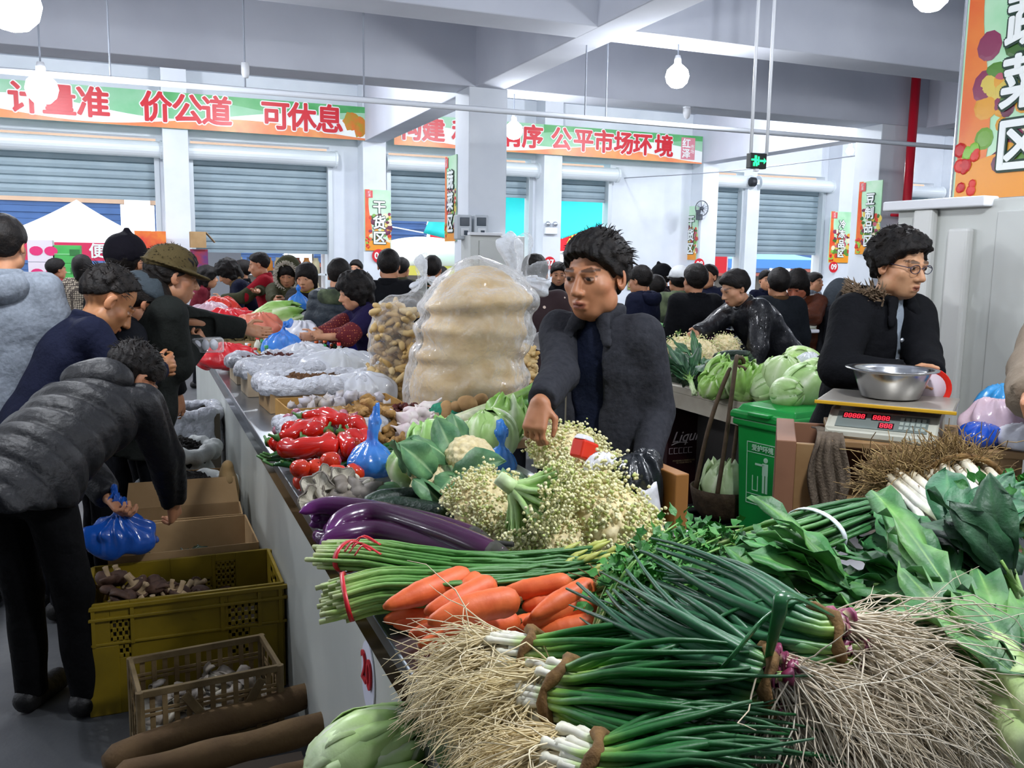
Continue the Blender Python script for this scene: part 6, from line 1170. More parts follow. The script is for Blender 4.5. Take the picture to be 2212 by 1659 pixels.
def hand_sdf(S, wrist, d, n, side, s, curl=.5, spread=.10, thumb=.5):
    """wrist point, pointing direction d, palm normal n; side +1 for the right hand"""
    d = Vector(d).normalized(); n = Vector(n); n = (n-d*n.dot(d)).normalized(); x = d.cross(n)*side; W = Vector(wrist); v = lambda a, b, c=0: W+(x*a+d*b+n*c)*s   # x points to the thumb side
    for a in (-.030, -.010, .010, .029): S.cap(v(a*.62, .008), v(a, .086), .0165*s, .0125*s, .012)
    S.cap(v(.006, .03, .004), v(-.004, .06, .004), .018*s, .018*s, .01)
    for a, L, r in ((.029, .070, .0088), (.010, .078, .0092), (-.010, .072, .0088), (-.030, .056, .0078)):
        p = v(a, .088); ang = 0; dd = (d+x*a*spread*40*.1).normalized()
        for f, cu in ((.44, .75), (.32, 1.0), (.24, .6)):
            ang += curl*cu*(1+.25*(a < 0)); q = p+(dd*math.cos(ang)+n*math.sin(ang))*L*f*s; S.cap(p, q, r*s, r*.9*s, .003); p = q
    p = v(.026, .022, .004); q = p+(x*.75+d*.6+n*.35*thumb*2).normalized()*.038*s; S.cap(p, q, .0135*s, .0105*s, .008); r_ = q+(x*(.35-.5*thumb)+d*.9+n*.4*thumb).normalized()*.032*s; S.cap(q, r_, .0105*s, .009*s, .003); S.cap(r_, r_+(x*(.1-.4*thumb)+d*.9+n*.4*thumb).normalized()*.022*s, .009*s, .0075*s, .003)
PEOPLE = []
def person(label, head, az, lean=0, hp=0, hy=0, hr=0, coat=None, coatm=None, fat=0, style='plain', hair='short', hairc=None, hands=(None, None), hcurl=(.5, .5), hn=(None, None), hd=(None, None), skin='bd8866', pants=None, hem=.14, lod=1, collar=True, inner=None, grp=None, hood=None, hoodm=None, hat=None, hatm=None, dz=0, extra=None, shoe=None, puff=.085, sleevem=None, elbow=(None, None), hk=1.05, sway=0):
    """head: world position of the head centre. az: facing azimuth from +Y toward +X (degrees). hands: world targets (left, right)"""
    az = R(az); F3 = Matrix.Rotation(-az, 3, 'Z'); hc = Vector(head)
    def skel(s):
        k = {}; bend = lean; P = Vector((0, -.16*math.sin(bend), .93))*s; u = Vector((math.sin(sway), math.sin(bend), math.cos(bend))).normalized(); u2 = Vector((math.sin(sway)*1.2, math.sin(bend*1.12), math.cos(bend*1.12))).normalized()
        C = P+u*.28*s; Sh = C+u2*.24*s; nb = Sh+u2*.05*s; nd = Vector((0, math.sin(bend*.75+.15), math.cos(bend*.75+.15))); Rh = rotm(hp, hy, hr); H = nb+nd*.062*s+(Rh @ Vector((0, .016, .085)))*s
        k.update(P=P, u=u, u2=u2, C=C, Sh=Sh, nb=nb, H=H, Rh=Rh, nd=nd); return k
    s = 1.0
    for _ in range(4): s *= (hc.z-dz)/skel(s)['H'].z
    k = skel(s); off = hc-F3 @ k['H']; off.z = dz; PEOPLE.append((label[:40], round(s*1.7, 2)))
    W2L = lambda p: F3.transposed() @ (Vector(p)-off)
    P, u, u2, C, Sh, nb, H, Rh = (k[n] for n in ('P', 'u', 'u2', 'C', 'Sh', 'nb', 'H', 'Rh')); Rt = Matrix.Rotation(-lean, 3, 'X'); Rt2 = Matrix.Rotation(-lean*1.1, 3, 'X')
    sh_ = max(s*hk, .96*hk); arms = []
    for i, sx in enumerate((-1, 1)):
        sh = Sh+Vector((sx*.175*s, 0, 0))-u2*.005*s; tgt = hands[i]; fre = tgt is None
        tg = W2L(tgt) if not fre and len(tgt) == 3 else sh+Vector((sx*.10, .05+.12*math.sin(lean), -.53))*s
        if not fre and len(tgt) == 2 and not isinstance(tgt, Vector):   # a hand hanging at full reach along a line of sight
            o_ = W2L(CAMP); r_ = W2L(at(tgt[0], tgt[1], d=1.0))-o_; m_ = o_-sh; qa, qb, qc = r_.dot(r_), r_.dot(m_), m_.dot(m_)-(.53*s)**2; disc = qb*qb-qa*qc; tg = o_+r_*((-qb-math.sqrt(max(0, disc)))/qa)
        v = tg-sh; L1, L2 = .285*s, .255*s; D = min(v.length, (L1+L2)*.995); v.normalize(); tg = sh+v*D; a = (L1*L1-L2*L2+D*D)/(2*D); hgt = math.sqrt(max(0, L1*L1-a*a)); pole = Vector(elbow[i]) if elbow[i] is not None else Vector((sx*.7, -.55, -.6)); pole = (pole-v*pole.dot(v)).normalized(); el = sh+v*a+pole*hgt
        arms.append((sh, el, tg, sx))
    hs = (.0045, .009, .014)[lod]; hb = (.013, .02, .032)[lod]; allp = [P, C, Sh, H]+[p for a in arms for p in a[:3]]
    lo = [min(p[i] for p in allp)-.3 for i in range(3)]; hi = [max(p[i] for p in allp)+.3 for i in range(3)]; lo[2] = -.02; hi[2] = H.z+.24
    fine = [(list(H-Vector((.13,)*3)), list(H+Vector((.14,)*3)), hs)]
    hvis = [h_ is not None and lod < 2 for h_ in hands]
    for (sh, el, tg, sx), vis in zip(arms, hvis):
        if vis and lod == 0: fine.append((list(tg-Vector((.11,)*3)), list(tg+Vector((.11,)*3)), .005))
        elif vis: fine.append((list(tg-Vector((.09,)*3)), list(tg+Vector((.09,)*3)), .008))
    t = empty('person', off, label, 'person', grp); T = Matrix.Translation(off) @ F3.to_4x4()
    def add(name, me, m): o = link(name, me, m, t, True); o.matrix_basis = T; return o
    # ---- body
    S = SDF(lo, hi, max(hb, .016), fine); head_sdf(S, H, Rh, sh_)
    S.cap(nb-u2*.02*s, H+(Rh @ Vector((0, -.012, -.045)))*s, .056*s, .052*s, k=.02)
    S.ell(C+u2*.10*s, [x*s for x in (.15, .09, .17)], Rt2, .03); S.ell(P+u*.12*s, [x*s for x in (.13, .09, .18)], Rt, .03)
    S.cap(Sh+Vector((-.15*s, 0, 0)), Sh+Vector((.15*s, 0, 0)), .05*s, k=.03)
    for i, (sh, el, tg, sx) in enumerate(arms):
        S.cap(sh, el, .042*s, .038*s, k=.02); S.cap(el, tg, .037*s, .026*s, k=.012)
        d = (tg-el).normalized() if hd[i] is None else (F3.transposed() @ Vector(hd[i])).normalized(); n = Vector((-sx, .1, .15)) if hn[i] is None else F3.transposed() @ Vector(hn[i])
        hand_sdf(S, tg, d, n, sx, s, hcurl[i])
    feet = []
    for sx in (-1, 1):
        hip = P+Vector((sx*.085, 0, -.02))*s; kn = Vector((sx*.10*s, P.y*.55+.03*s, .48*s)); an = Vector((sx*.11*s, -.02*s, .085*s)); feet.append((hip, kn, an)); S.cap(hip, kn, .07*s, .05*s, k=.03); S.cap(kn, an, .048*s, .035*s, k=.02); S.cap(an-Vector((0, .02*s, .04*s)), an+Vector((0, .14*s, -.05*s)), .032*s, .028*s, k=.01)
    add('body', S.mesh('body', lambda Q_: head_col(Q_, H, Rh, sh_, skin)), skinm)
    # ---- trousers, shoes
    hp_ = (.016, .024, .036)[lod]; lo2 = [-.35, min(P.y, -.1)-.25, -.02]; hi2 = [.35, max(P.y, 0)+.3, P.z+.2]
    S = SDF(lo2, hi2, hp_); S.ell(P, [x*s for x in (.155+fat*.5, .125+fat*.5, .13)], Rt, .03)
    for hip, kn, an in feet: S.cap(hip, kn, .088*s, .07*s, k=.03); S.cap(kn, an+Vector((0, 0, -.03)), .068*s, .058*s, k=.02)
    S.half((0, 0, .05*s), (0, 0, -1)); S.warp(lambda Q_: .006*wave(Q_, 24, len(label))); add('trousers', S.mesh('trousers'), pants or cloth('dark_trousers', '14151a'))
    for hip, kn, an in feet:
        q = MB(); S = SDF([an.x-.08, an.y-.12, -.01], [an.x+.08, an.y+.24, .12], .012 if lod == 0 else .02); S.cap((an.x, an.y-.03, .045), (an.x, an.y+.15*s, .038), .045, .042, k=.01); S.half((0, 0, .002), (0, 0, -1)); add('shoe', S.mesh('shoe'), shoe or cloth('dark_shoe', '151414', .5))
    # ---- coat
    f = fat; S = SDF(lo, hi, hb)
    S.ell(C+u2*.09*s, [x*s for x in (.185+f, .125+f, .20)], Rt2, .04); S.ell(P+u*.17*s, [x*s for x in (.172+f, .128+f, .20)], Rt, .05); S.ell(P-u*.02*s, [x*s for x in (.178+f, .14+f, .20)], Rt, .05); S.cap(P-u*.02*s, P-u*(hem+.08)*s, (.16+f)*s, (.17+f)*s, k=.05, sq=(1.1, .82, 1))
    S.cap(Sh+Vector((-.15*s, 0, -.01)), Sh+Vector((.15*s, 0, -.01)), (.066+f*.6)*s, k=.05); S.cap(Sh, nb, .085*s, .065*s, k=.03)
    lh = min(.8, max(0, lean-.35)); S.half(P-u*hem*s, (-u*(1-lh)+Vector((0, 0, -1))*lh).normalized())
    if inner is not None:   # open front
        fr = Vector((0, math.cos(lean), -math.sin(lean))); op = inner[1]
        for w_, a_, b_ in ((op, -.1, .30), (op*1.35, .30, .62)): S.cap(P+u*a_*s+fr*.2*s, P+u*b_*s+fr*.16*s, w_*s, w_*s, k=.01, mode='sub', sq=(1, 3.2, 1))
        I = SDF(lo, hi, hb*1.2); I.ell(C+u2*.09*s, [x*s for x in (.165, .108, .19)], Rt2, .04); I.ell(P+u*.15*s, [x*s for x in (.155, .11, .24)], Rt, .05); I.cap(Sh, nb+u2*.01*s, .08*s, .063*s, k=.03); I.cap(nb-u2*.02*s, nb+u2*.2*s, .054*s, k=.006, mode='sub'); I.half(P-u*.1*s, -u); I.warp(lambda Q_: .004*wave(Q_, 25, 3)); add('sweater', I.mesh('sweater'), inner[0])
    sv = None
    if sleevem is not None: sv = SDF(lo, hi, hb)
    for sh, el, tg, sx in arms:
        d = (tg-el).normalized(); L = (tg-el).length; A = sv or S; md = None
        S.cap(sh, el, (.066+f*.5)*s, (.058+f*.45)*s, k=.03)
        if sv is not None: sv.cap(sh.lerp(el, .75), el, (.064+f*.5)*s, (.062+f*.45)*s, k=.02)
        A.cap(el, el+d*(L-.012*s), (.058+f*.45)*s, (.046+f*.35)*s, k=.02); A.half(tg-d*.005*s, d, lo=[x-.1 for x in tg], hi=[x+.1 for x in tg]) if D > 0 else None
    amp = (.008, .010, .010)[lod]; sd = len(label)
    def tex(Q_):
        w_ = amp*.6*wave(Q_, 17, sd)+amp*.45*wave(Q_, 38, sd+2)
        if style == 'puffer': 
            a = (Q_[0]*u[0]+(Q_[1]-P.y)*u[1]+(Q_[2]-P.z)*u[2]); w_ = w_*.6+.013*np.abs(np.cos(PI*a/puff+.35*np.sin(Q_[0]*9)))**10-.003
        return w_
    S.warp(tex)
    if sv is not None: sv.warp(tex); add('sleeve_guards', sv.mesh('sleeve_guards'), sleevem)
    S.cap(nb-u2*.03*s, nb+u2*.2*s, .060*s, .066*s, k=.01, mode='sub')
    add('coat', S.mesh('coat'), coatm)
    if collar:
        K = SDF(list(nb-Vector((.2,)*3)), list(nb+Vector((.2,)*3)), hb*.75); n = 20; fx = frame(u2, (0, 1, 0)); op0 = .55 if inner is not None else .0
        for i in range(n):
            a0, a1 = [PI/2+op0+(2*PI-2*op0)*j/n for j in (i, i+1)]; pt = lambda a, z, r: nb+Vector((math.cos(a)*r, 0, 0))*s+(u2*(z-.02*max(0, math.sin(a)))+Vector((0, math.cos(lean), -math.sin(lean)))*math.sin(a)*r*.95)*s
            K.cap(pt(a0, -.01, .078), pt(a1, -.01, .078), .016*s, k=.01); K.cap(pt(a0, .026, .074), pt(a1, .026, .074), .013*s, k=.02)
        if inner is not None:
            for sx in (-1, 1): K.cap(nb+Vector((sx*.05, .075, -.0))*s, nb+Vector((sx*.085, .105, -.085))*s, .022*s, .016*s, k=.02, sq=(1.3, .6, 1))
        add('collar', K.mesh('collar'), collar if not isinstance(collar, bool) else coatm)
    if hood == 'down':
        K = SDF(list(nb-Vector((.3,)*3)), list(nb+Vector((.3,)*3)), hb); bk = Vector((0, -math.cos(lean), math.sin(lean))); c0 = nb+bk*.10*s-u2*.03*s; K.ell(c0, [x*s for x in (.15, .085, .10)], Rt2, .02); K.ell(c0+u2*.075*s+bk*.0, [x*s for x in (.10, .05, .06)], Rt2, .03, 'sub'); K.warp(lambda Q_: .006*wave(Q_, 30, 4)); add('hood', K.mesh('hood'), hoodm or coatm)
    # ---- hair, hats
    s0 = s; s = sh_; A = lambda p: H+(Rh @ Vector(p))*sh_; n3 = lambda v: Rh @ Vector(v)
    if hair:
        K = SDF(list(H-Vector((.2,)*3)), list(H+Vector((.2,)*3)), hs*1.25); th = {'short': .013, 'crop': .007, 'long': .02, 'bob': .02, 'perm': .03, 'bald': .008, 'spiky': .022}[hair]
        K.ell(A((0, -.016, .032)), [(x+th)*s for x in (.076, .096, .088)], Rh, 0); K.ell(A((0, .02, .05)), [(x+th*.8)*s for x in (.066, .072, .064)], Rh, .02)
        if hair in ('long', 'bob', 'perm'):
            for sx in (-1, 1): K.cap(A((sx*.07, -.01, .0)), A((sx*.068, -.012, -.085)), .032*s, .026*s, k=.03)
            K.cap(A((0, -.075, 0)), A((0, -.07, -.10)), .06*s, .05*s, k=.03)
        yz = {'short': (.092, .070), 'crop': (.085, .082), 'long': (.098, .045), 'bob': (.1, .045), 'perm': (.095, .06), 'bald': (.062, .098), 'spiky': (.094, .074)}[hair]
        if hair in ('short', 'crop', 'spiky', 'bald'): nrm = Vector((0, .69, -.72)); K.half(A((0, yz[0], yz[1])), n3(nrm), .006); K.half(A((0, 0, -.075)), n3((0, 0, -1)), .006)
        else: K.cap(A((0, .085, yz[1]-.075)), A((0, .085, -.14)), .058*s, .05*s, k=.01, mode='sub', sq=(1, 1.4, 1))
        if hair in ('short', 'crop', 'spiky', 'bald'):
            for sx in (-1, 1): K.ell(A((sx*.08, .03, -.045)), [x*s for x in (.03, .055, .055)], Rh, .006, 'sub')
        a_ = {'spiky': .008, 'perm': .009}.get(hair, .0035)
        K.warp(lambda Q_: a_*wave(Q_, 75, sd)+a_*.8*wave(Q_, 150, sd+1)+(.003*np.sin(Q_[0]*260+4*np.sin(Q_[2]*30)) if lod == 0 else 0)); add('hair', K.mesh('hair'), hairc or hairm)
        if lod == 0:
            q = MB(); rr = random.Random(sd)
            for i in range(160):
                d_ = Vector((rr.gauss(0, 1), rr.gauss(-.2, .8), abs(rr.gauss(.5, .7)))).normalized(); p = A((d_.x*(.076+th*.6), -.016+d_.y*(.096+th*.6), .032+d_.z*(.088+th*.6)))
                if d_.y > .45 and d_.z < .55: continue
                e = n3((d_+Vector((rr.gauss(0, .5), rr.gauss(.2, .5), -.2))).normalized()); q.tube([p, p+e*.016*s, p+e*.028*s+Vector((0, 0, -.005))], [.0022, .0015, .0004], 4, False)
            add('loose_strands', q.mesh('loose_strands'), hairc or hairm)
    if hat:
        K = SDF(list(H-Vector((.22,)*3)), list(H+Vector((.24,)*3)), hs*1.4)
        if hat in ('cap', 'flat'):
            K.ell(A((0, -.016, .04)), [x*s for x in (.094, .112, .10 if hat == 'cap' else .088)], Rh, 0); K.half(A((0, 0, .028)), n3((0, .08, -1)), .004); K.ell(A((0, .10, .036)), [x*s for x in (.075, .085, .010)], Rh @ Matrix.Rotation(-.25, 3, 'X'), .012)
            if hat == 'cap': K.cap(A((-.09, -.02, .045)), A((.09, -.02, .045)), .012*s, k=.01)
        elif hat == 'brim':
            K.ell(A((0, -.014, .05)), [x*s for x in (.096, .112, .088)], Rh, 0); K.half(A((0, 0, .03)), n3((0, 0, -1)), .004); K.ell(A((0, .012, .032)), [x*s for x in (.125, .155, .012)], Rh @ Matrix.Rotation(-.16, 3, 'X'), .014)
        elif hat == 'knit':
            K.ell(A((0, -.014, .045)), [x*s for x in (.098, .114, .105)], Rh, 0); K.half(A((0, 0, .02)), n3((0, .3, -1)), .004); K.cap(A((0, 0, .14)), A((0, 0, .155)), .02*s, k=.01)
        elif hat == 'hood':
            K.ell(A((0, -.03, .02)), [x*s for x in (.125, .135, .155)], Rh, 0); K.cap(A((0, -.06, -.05)), A((0, -.05, -.14)), .12*s, .12*s, k=.03); K.ell(A((0, .10, -.005)), [x*s for x in (.088, .12, .115)], Rh, .01, 'sub'); K.ell(A((0, -.005, .02)), [x*s for x in (.088, .105, .105)], Rh, 0, 'sub')
        K.warp(lambda Q_: .0025*wave(Q_, 60, sd)); add({'cap': 'cap', 'flat': 'cap', 'brim': 'cap', 'knit': 'knit_hat', 'hood': 'hood'}[hat], K.mesh('hat'), hatm)
        if hat == 'hood' and hoodm is not None:
            q = MB(); rr = random.Random(5)
            for i in range(420):
                a = rr.uniform(0, 2*PI); p = A((math.cos(a)*.092, .07+rr.uniform(-.01, .01), -.0+math.sin(a)*.125)); e = n3((math.cos(a)*.8+rr.gauss(0, .5), rr.gauss(.3, .5), math.sin(a)*.8+rr.gauss(0, .5))).normalized(); q.tube([p, p+e*.022, p+e*.04], [.005, .004, .0008], 4, False)
            add('fur_trim', q.mesh('fur_trim'), hoodm)
    s = s0
    if extra: extra(add, dict(A=A, n3=n3, s=s, nb=nb, u=u, u2=u2, P=P, C=C, Sh=Sh, arms=arms, lean=lean, T=T, Rh=Rh, H=H, t=t, W2L=W2L, hb=hb))
    return t
hp = lambda px, py, d: at(px, py, d=d)
black = cloth('black_cloth', '0c0d11'); navy = cloth('navy_cloth', '111529'); charcoal = cloth('charcoal_wool', '323338', .9, var='2a2b30', vs=60); blackp = cloth('black_puffer', '0d0e12', .55); olive = cloth('olive_cloth', '3a3a26'); darkgreen = cloth('dark_green_coat', '1b1e1c'); greyh = cloth('grey_marl', '7f8690', .9, var='6f767f', vs=60); redc = cloth('red_cloth', '8e1422'); denim = cloth('dark_denim', '11182c')
def camo(): return M('camouflage', '5f6b4c', .85, var='2c3626', vs=11, bump=.2, bs=120)
def pattern(name, base, dot, scale, thr):
    m = M(name, base, .85); N = m.node_tree.nodes; L = m.node_tree.links; tc = next(n for n in N if n.type == 'TEX_COORD'); v = N.new('ShaderNodeTexVoronoi'); v.inputs['Scale'].default_value = scale; v.inputs['Randomness'].default_value = .25; L.new(tc.outputs['Object'], v.inputs['Vector']); r = N.new('ShaderNodeValToRGB'); r.color_ramp.interpolation = 'CONSTANT'; r.color_ramp.elements[0].color = s2l(dot); r.color_ramp.elements[1].color = s2l(base); r.color_ramp.elements[1].position = thr; L.new(v.outputs['Distance'], r.inputs[0]); L.new(r.outputs[0], N['Principled BSDF'].inputs['Base Color']); return m
# ---- the stall keeper in the grey jacket
def seller_x(add, k):
    q = MB(); A, s = k['P'], k['s']
    fr = Vector((0, math.cos(k['lean']), -math.sin(k['lean'])))
    q.tube([k['P']+k['u']*(-.1)*s+fr*.155*s+Vector((.062*s, 0, 0)), k['P']+k['u']*.2*s+fr*.150*s+Vector((.06*s, 0, 0)), k['C']+k['u2']*.12*s+fr*.125*s+Vector((.066*s, 0, 0))], .003, 5, False); add('zip', q.mesh('zip'), M('zip_metal', '8a8478', .4, metal=.7))
person('person in open charcoal jacket and dark sweater standing behind the vegetables, hand by the leeks', hp(1288, 596, 2.92), 236, lean=.06, hp=.10, hy=.05, coatm=charcoal, fat=.01, inner=(cloth('navy_sweater', '141a2c'), .052), hands=(at(1395, 1005, d=2.8), (1168, 868)), hcurl=(.5, .75), elbow=((.1, -.8, -.3), (-.2, -.7, -.3)), hk=1.2, hd=(None, (-.35, -.3, -.85)), hn=(None, (.5, .45, -.3)), hem=.22, lod=0, extra=seller_x, skin='b07a58', pants=black)
# ---- the young man with glasses
def young_x(add, k):
    A, s = k['A'], k['s']; q = MB(); gm = M('glasses_frame', '2a2c44', .3, metal=.4)
    for sx in (-1, 1):
        c = Vector((sx*.032, .104, .0)); q.tube([A(c+Vector((math.cos(a)*.025, -.004*abs(math.cos(a)), math.sin(a)*.0155))) for a in [2*PI*i/20 for i in range(21)]], .0016, 6, False); q.tube([A((sx*.057, .10, .005)), A((sx*.078, .05, .008)), A((sx*.08, -.002, .008))], .0016, 6)
    q.tube([A((-.008, .105, .004)), A((0, .108, .006)), A((.008, .105, .004))], .0015, 6); add('glasses', q.mesh('glasses'), gm)
    q = MB(); rr = random.Random(9); nb, u2 = k['nb'], k['u2']
    for i in range(520):
        a = rr.uniform(-PI*.8, PI*.22); c = nb+Vector((math.cos(a)*.14, math.sin(a)*.135, .02+rr.gauss(0, .016)))*s; e = Vector((math.cos(a)+rr.gauss(0, .5), math.sin(a)+rr.gauss(0, .5), rr.gauss(.5, .5))).normalized(); q.tube([c, c+e*.02, c+e*.038], [.004, .003, .0006], 4, False)
    add('fur_collar', q.mesh('fur_collar'), M('tan_fur', '8a7660', .95, var='6b5844', vs=60))
    q = MB(); fr = Vector((0, 1, 0))
    for z in (.02, -.06, -.14): q.lathe([(0, 0), (.009, .001), (.009, .004), (0, .005)], 12, k['C']+k['u2']*(.12+z)*s+Vector((.035*s, .142*s, 0)), Matrix.Rotation(-PI/2, 3, 'X'))
    add('snap_buttons', q.mesh('snap_buttons'), M('lamp_chrome', 'b8bec6', .25, metal=.6))
person('person with glasses and short black hair in a black fur collared coat behind the scale', hp(1942, 572, 3.4), 176, lean=.16, hp=.16, hy=-.02, coatm=black, fat=.03, hair='spiky', hands=(at(2008, 812, d=3.12), at(1950, 812, d=3.06)), hcurl=(.7, .7), hn=((-.5, .2, -.5), (.6, .3, -.4)), hem=.3, lod=0, skin='c39470', inner=(cloth('pale_shirt', '8d97a2'), .03), extra=young_x, hood='down')
rp_ = M('red_plastic', 'd62414', .35); pk = at(2008, 838, d=2.98); t = empty('red_basket', pk, 'small round red plastic tray held by the person with glasses', 'tray')
fz = Vector((-.55, -.75, .12)); Fz = frame(fz); MB().lathe([(.001, -.004), (.052, -.004), (.055, -.012), (.066, .012), (.064, .014), (.054, .0), (.001, .0)], 30, pk, Fz).build('tray', rp_, t, True); MB().lathe([(.001, .0012), (.05, .0012), (.05, .0022), (.001, .0022)], 26, pk, Fz).build('white_label', M('tray_white', 'd8ccd6', .4), t, True)
# ---- the customers on the left
def bend_x(add, k):
    pass
person('person in dark puffer jacket bending over the cartons, back to the viewer', hp(285, 812, 3.45), 30, lean=1.15, hp=.85, hy=.5, coatm=blackp, fat=.03, style='puffer', hair='short', hands=(at(235, 1075, d=3.4), at(385, 1120, d=3.65)), hcurl=(.9, .7), hem=.16, lod=0, hood='down', hoodm=blackp, puff=.10, elbow=((-.4, .5, -.4), (.9, .2, .3)), pants=cloth('black_trousers', '08080a'))
person('person in navy coat with receding hair, looking down, left of the olive cap', hp(232, 648, 3.95), 74, lean=.42, hp=.70, hy=0, coatm=navy, fat=.035, hair='bald', hk=1.25, hands=(at(335, 800, d=4.1), at(348, 792, d=4.0)), hcurl=(.8, .6), hem=.25, lod=0, skin='a9764f')
person('person in olive brimmed cap and dark jacket stretching an open hand over the counter', hp(372, 596, 4.35), 78, lean=.24, hp=.18, coatm=darkgreen, fat=.045, hair='short', hk=1.15, hat='brim', hatm=cloth('olive_hat', '4a4028', .9), hands=(at(535, 712, d=4.8), at(425, 742, d=4.5)), hcurl=(.15, .6), hn=((.3, -.6, .3), None), hd=((.9, .2, -.2), None), hem=.25, lod=0, skin='a87a5c', collar=cloth('black_scarf', '0c0c10'))
eg = at(448, 745, d=4.45); t = empty('egg_pack', eg, 'clear pack of white eggs held by the person in the olive cap', 'egg pack')
for i in range(6): MB().ell(eg+Vector((-.05+.04*(i % 3), -.02+.04*(i // 3), 0)), (.02, .02, .026), None, 10, 8).build('egg', M('egg_shell', 'b9bcc4', .5), t, True)
MB().box(eg, (.15, .1, .07)).build('film', clearf, t, bev=.01)
person('person in flat grey cap looking down, hidden between the navy coat and the olive cap', hp(308, 652, 4.25), 75, lean=.4, hp=.6, coatm=cloth('grey_black', '1a1c22'), fat=.02, hair='short', hk=1.12, hat='flat', hatm=cloth('grey_cap', '3a4248'), lod=1, skin='b07c5c')
person('person in black knitted hat with back turned, behind the receding hair', hp(276, 566, 4.6), 40, coatm=black, fat=.03, hair='short', hat='knit', hatm=cloth('black_knit', '0e0c14'), lod=1)
person('person in grey hooded jacket at the left edge, back of the head showing', hp(8, 530, 3.9), 15, coatm=greyh, fat=.04, hair='short', hood='down', lod=1, hp=.1)
person('person in leopard print coat, back turned, before the green cartons', hp(178, 578, 9.5), 20, coatm=pattern('leopard_print', '4a4038', 'b3a690', 45, .42), fat=.03, hair='bob', lod=2)
person('person in dull red coat beside the green cartons at the far left', hp(122, 582, 10.5), 60, coatm=cloth('dull_red', '7a2428'), fat=.02, hair='short', lod=2)
# ---- people further back
person('person in red coat with olive sleeve guards serving at the far counter', hp(560, 572, 9.2), 285, lean=.22, hp=.25, hy=.0, coatm=redc, fat=.03, hair='crop', hands=(at(478, 646, d=9.0), at(540, 645, d=8.6)), lod=1, sleevem=olive, hem=.4)
person('person in dark quilted coat with tan collar bending left of the red coat', hp(492, 588, 9.6), 270, lean=.5, hp=.6, coatm=navy, fat=.03, hair='perm', lod=1, collar=cloth('tan_collar', '7a6444'))
person('person with black hair directly behind the red coat', hp(524, 584, 11), 290, coatm=black, hair='short', lod=2)
person('person in maroon jacket at the far end, left of the quilted coat', hp(448, 600, 10.5), 100, coatm=cloth('maroon_cloth', '5a1420'), hair='perm', lod=2, lean=.3)
person('person in olive coat with white fur hood up', hp(622, 592, 8.6), 200, hp=.35, coatm=olive, fat=.04, hair='bob', hat='hood', hatm=olive, hoodm=M('white_fur', 'b9b2a4', .95), hands=(at(610, 652, d=8.2), at(596, 652, d=8.2)), lod=1)
person('person with black bob and yellow scarf holding a blue bag', hp(662, 600, 8.1), 212, hp=.15, coatm=black, fat=.02, hair='bob', hands=(at(650, 660, d=7.7), at(630, 660, d=7.7)), lod=1, collar=cloth('yellow_scarf', '8a7a20'), skin='bf8e6c')
bag(at(645, 668, d=7.6), .17, .13, .15, bluef, 'blue bag in the hands of the person with the yellow scarf', 251, True, (.0, 0, .05), fill=M('pale_contents'))
person('person in dark puffer with camouflage hood down, back turned', hp(733, 596, 6.9), 30, hp=.3, coatm=cloth('slate_puffer', '1e2830', .5), fat=.05, style='puffer', hair='short', hood='down', hoodm=camo(), lod=1)
person('person in purple vest with red dotted sleeves reaching across the counter', hp(766, 630, 6.2), 268, lean=.35, hp=.25, coatm=cloth('purple_vest', '1c1638'), fat=.04, hair='perm', hands=(at(680, 728, d=5.95), at(665, 735, d=5.9)), hcurl=(.5, .4), sleevem=pattern('red_dotted', '5c1018', 'b86a40', 60, .25), lod=1, skin='c49272', hem=.3)
person('person in black jacket with collar, back turned, left of the mid column', hp(840, 574, 7.0), 20, coatm=black, fat=.04, hair='short', lod=1)
person('person with small pale face far behind the puffer jacket', hp(769, 582, 12), 210, coatm=black, hair='short', lod=2)
person('person in green collared coat just left of the mid column', hp(934, 582, 8.4), 30, coatm=cloth('green_collar', '1c2c20'), hair='short', lod=2)
person('person with maroon hair just right of the mid column', hp(1076, 588, 11), 20, coatm=black, hair='bob', lod=2, hairc=cloth('maroon_hair', '2a1018'))
person('person in maroon coat with white polka dots, back turned, behind the tall sacks', hp(1155, 592, 5.9), 25, coatm=pattern('polka_dots', '241014', 'c8b4a4', 16, .16), fat=.05, hair='short', lod=1, hem=.45)
person('young person facing the camera beneath the round number sign', hp(1206, 592, 9.8), 200, hp=.2, coatm=black, hair='short', lod=1)
person('person in dark jacket with hood down, right behind the stall keeper', hp(1382, 606, 7.8), 330, coatm=navy, fat=.04, hair='short', hood='down', lod=1, hp=.2)
person('person in pointed black knit hat near the white wall', hp(1428, 600, 9.4), 300, coatm=cloth('plum_coat', '1c1218'), hair='short', hat='knit', hatm=black, lod=1, hp=.2)
person('short person with black hair between the knit hat and the white cap', hp(1414, 622, 8.8), 350, coatm=black, hair='short', lod=2)
person('person in white cap and camouflage jacket, back turned', hp(1466, 606, 8.2), 10, coatm=camo(), fat=.03, hair='short', hat='cap', hatm=cloth('white_cap', 'c9ccce', .6), lod=1)
person('person in black jacket, back turned, right of the white cap', hp(1502, 606, 7.0), 5, coatm=black, fat=.05, hair='short', lod=1)
person('person in navy jacket seen sideways left of the leaning person', hp(1530, 598, 9.0), 250, coatm=navy, fat=.04, hair='crop', lod=1)
person('person in black leather jacket leaning left with an arm over the vegetables', hp(1588, 622, 6.4), 276, lean=.62, hp=.40, coatm=cloth('leather_black', '101116', .4, coat=.2), fat=.05, hair='short', hands=(None, at(1482, 736, d=6.25)), lod=1, skin='bd8e70', hem=.2)
person('person in black coat with brown fur collar, back turned, beyond the leaning person', hp(1682, 614, 7.2), 20, coatm=cloth('slate_coat', '15191e'), fat=.05, hair='short', lod=1, collar=cloth('brown_fur', '4a3420', .95))
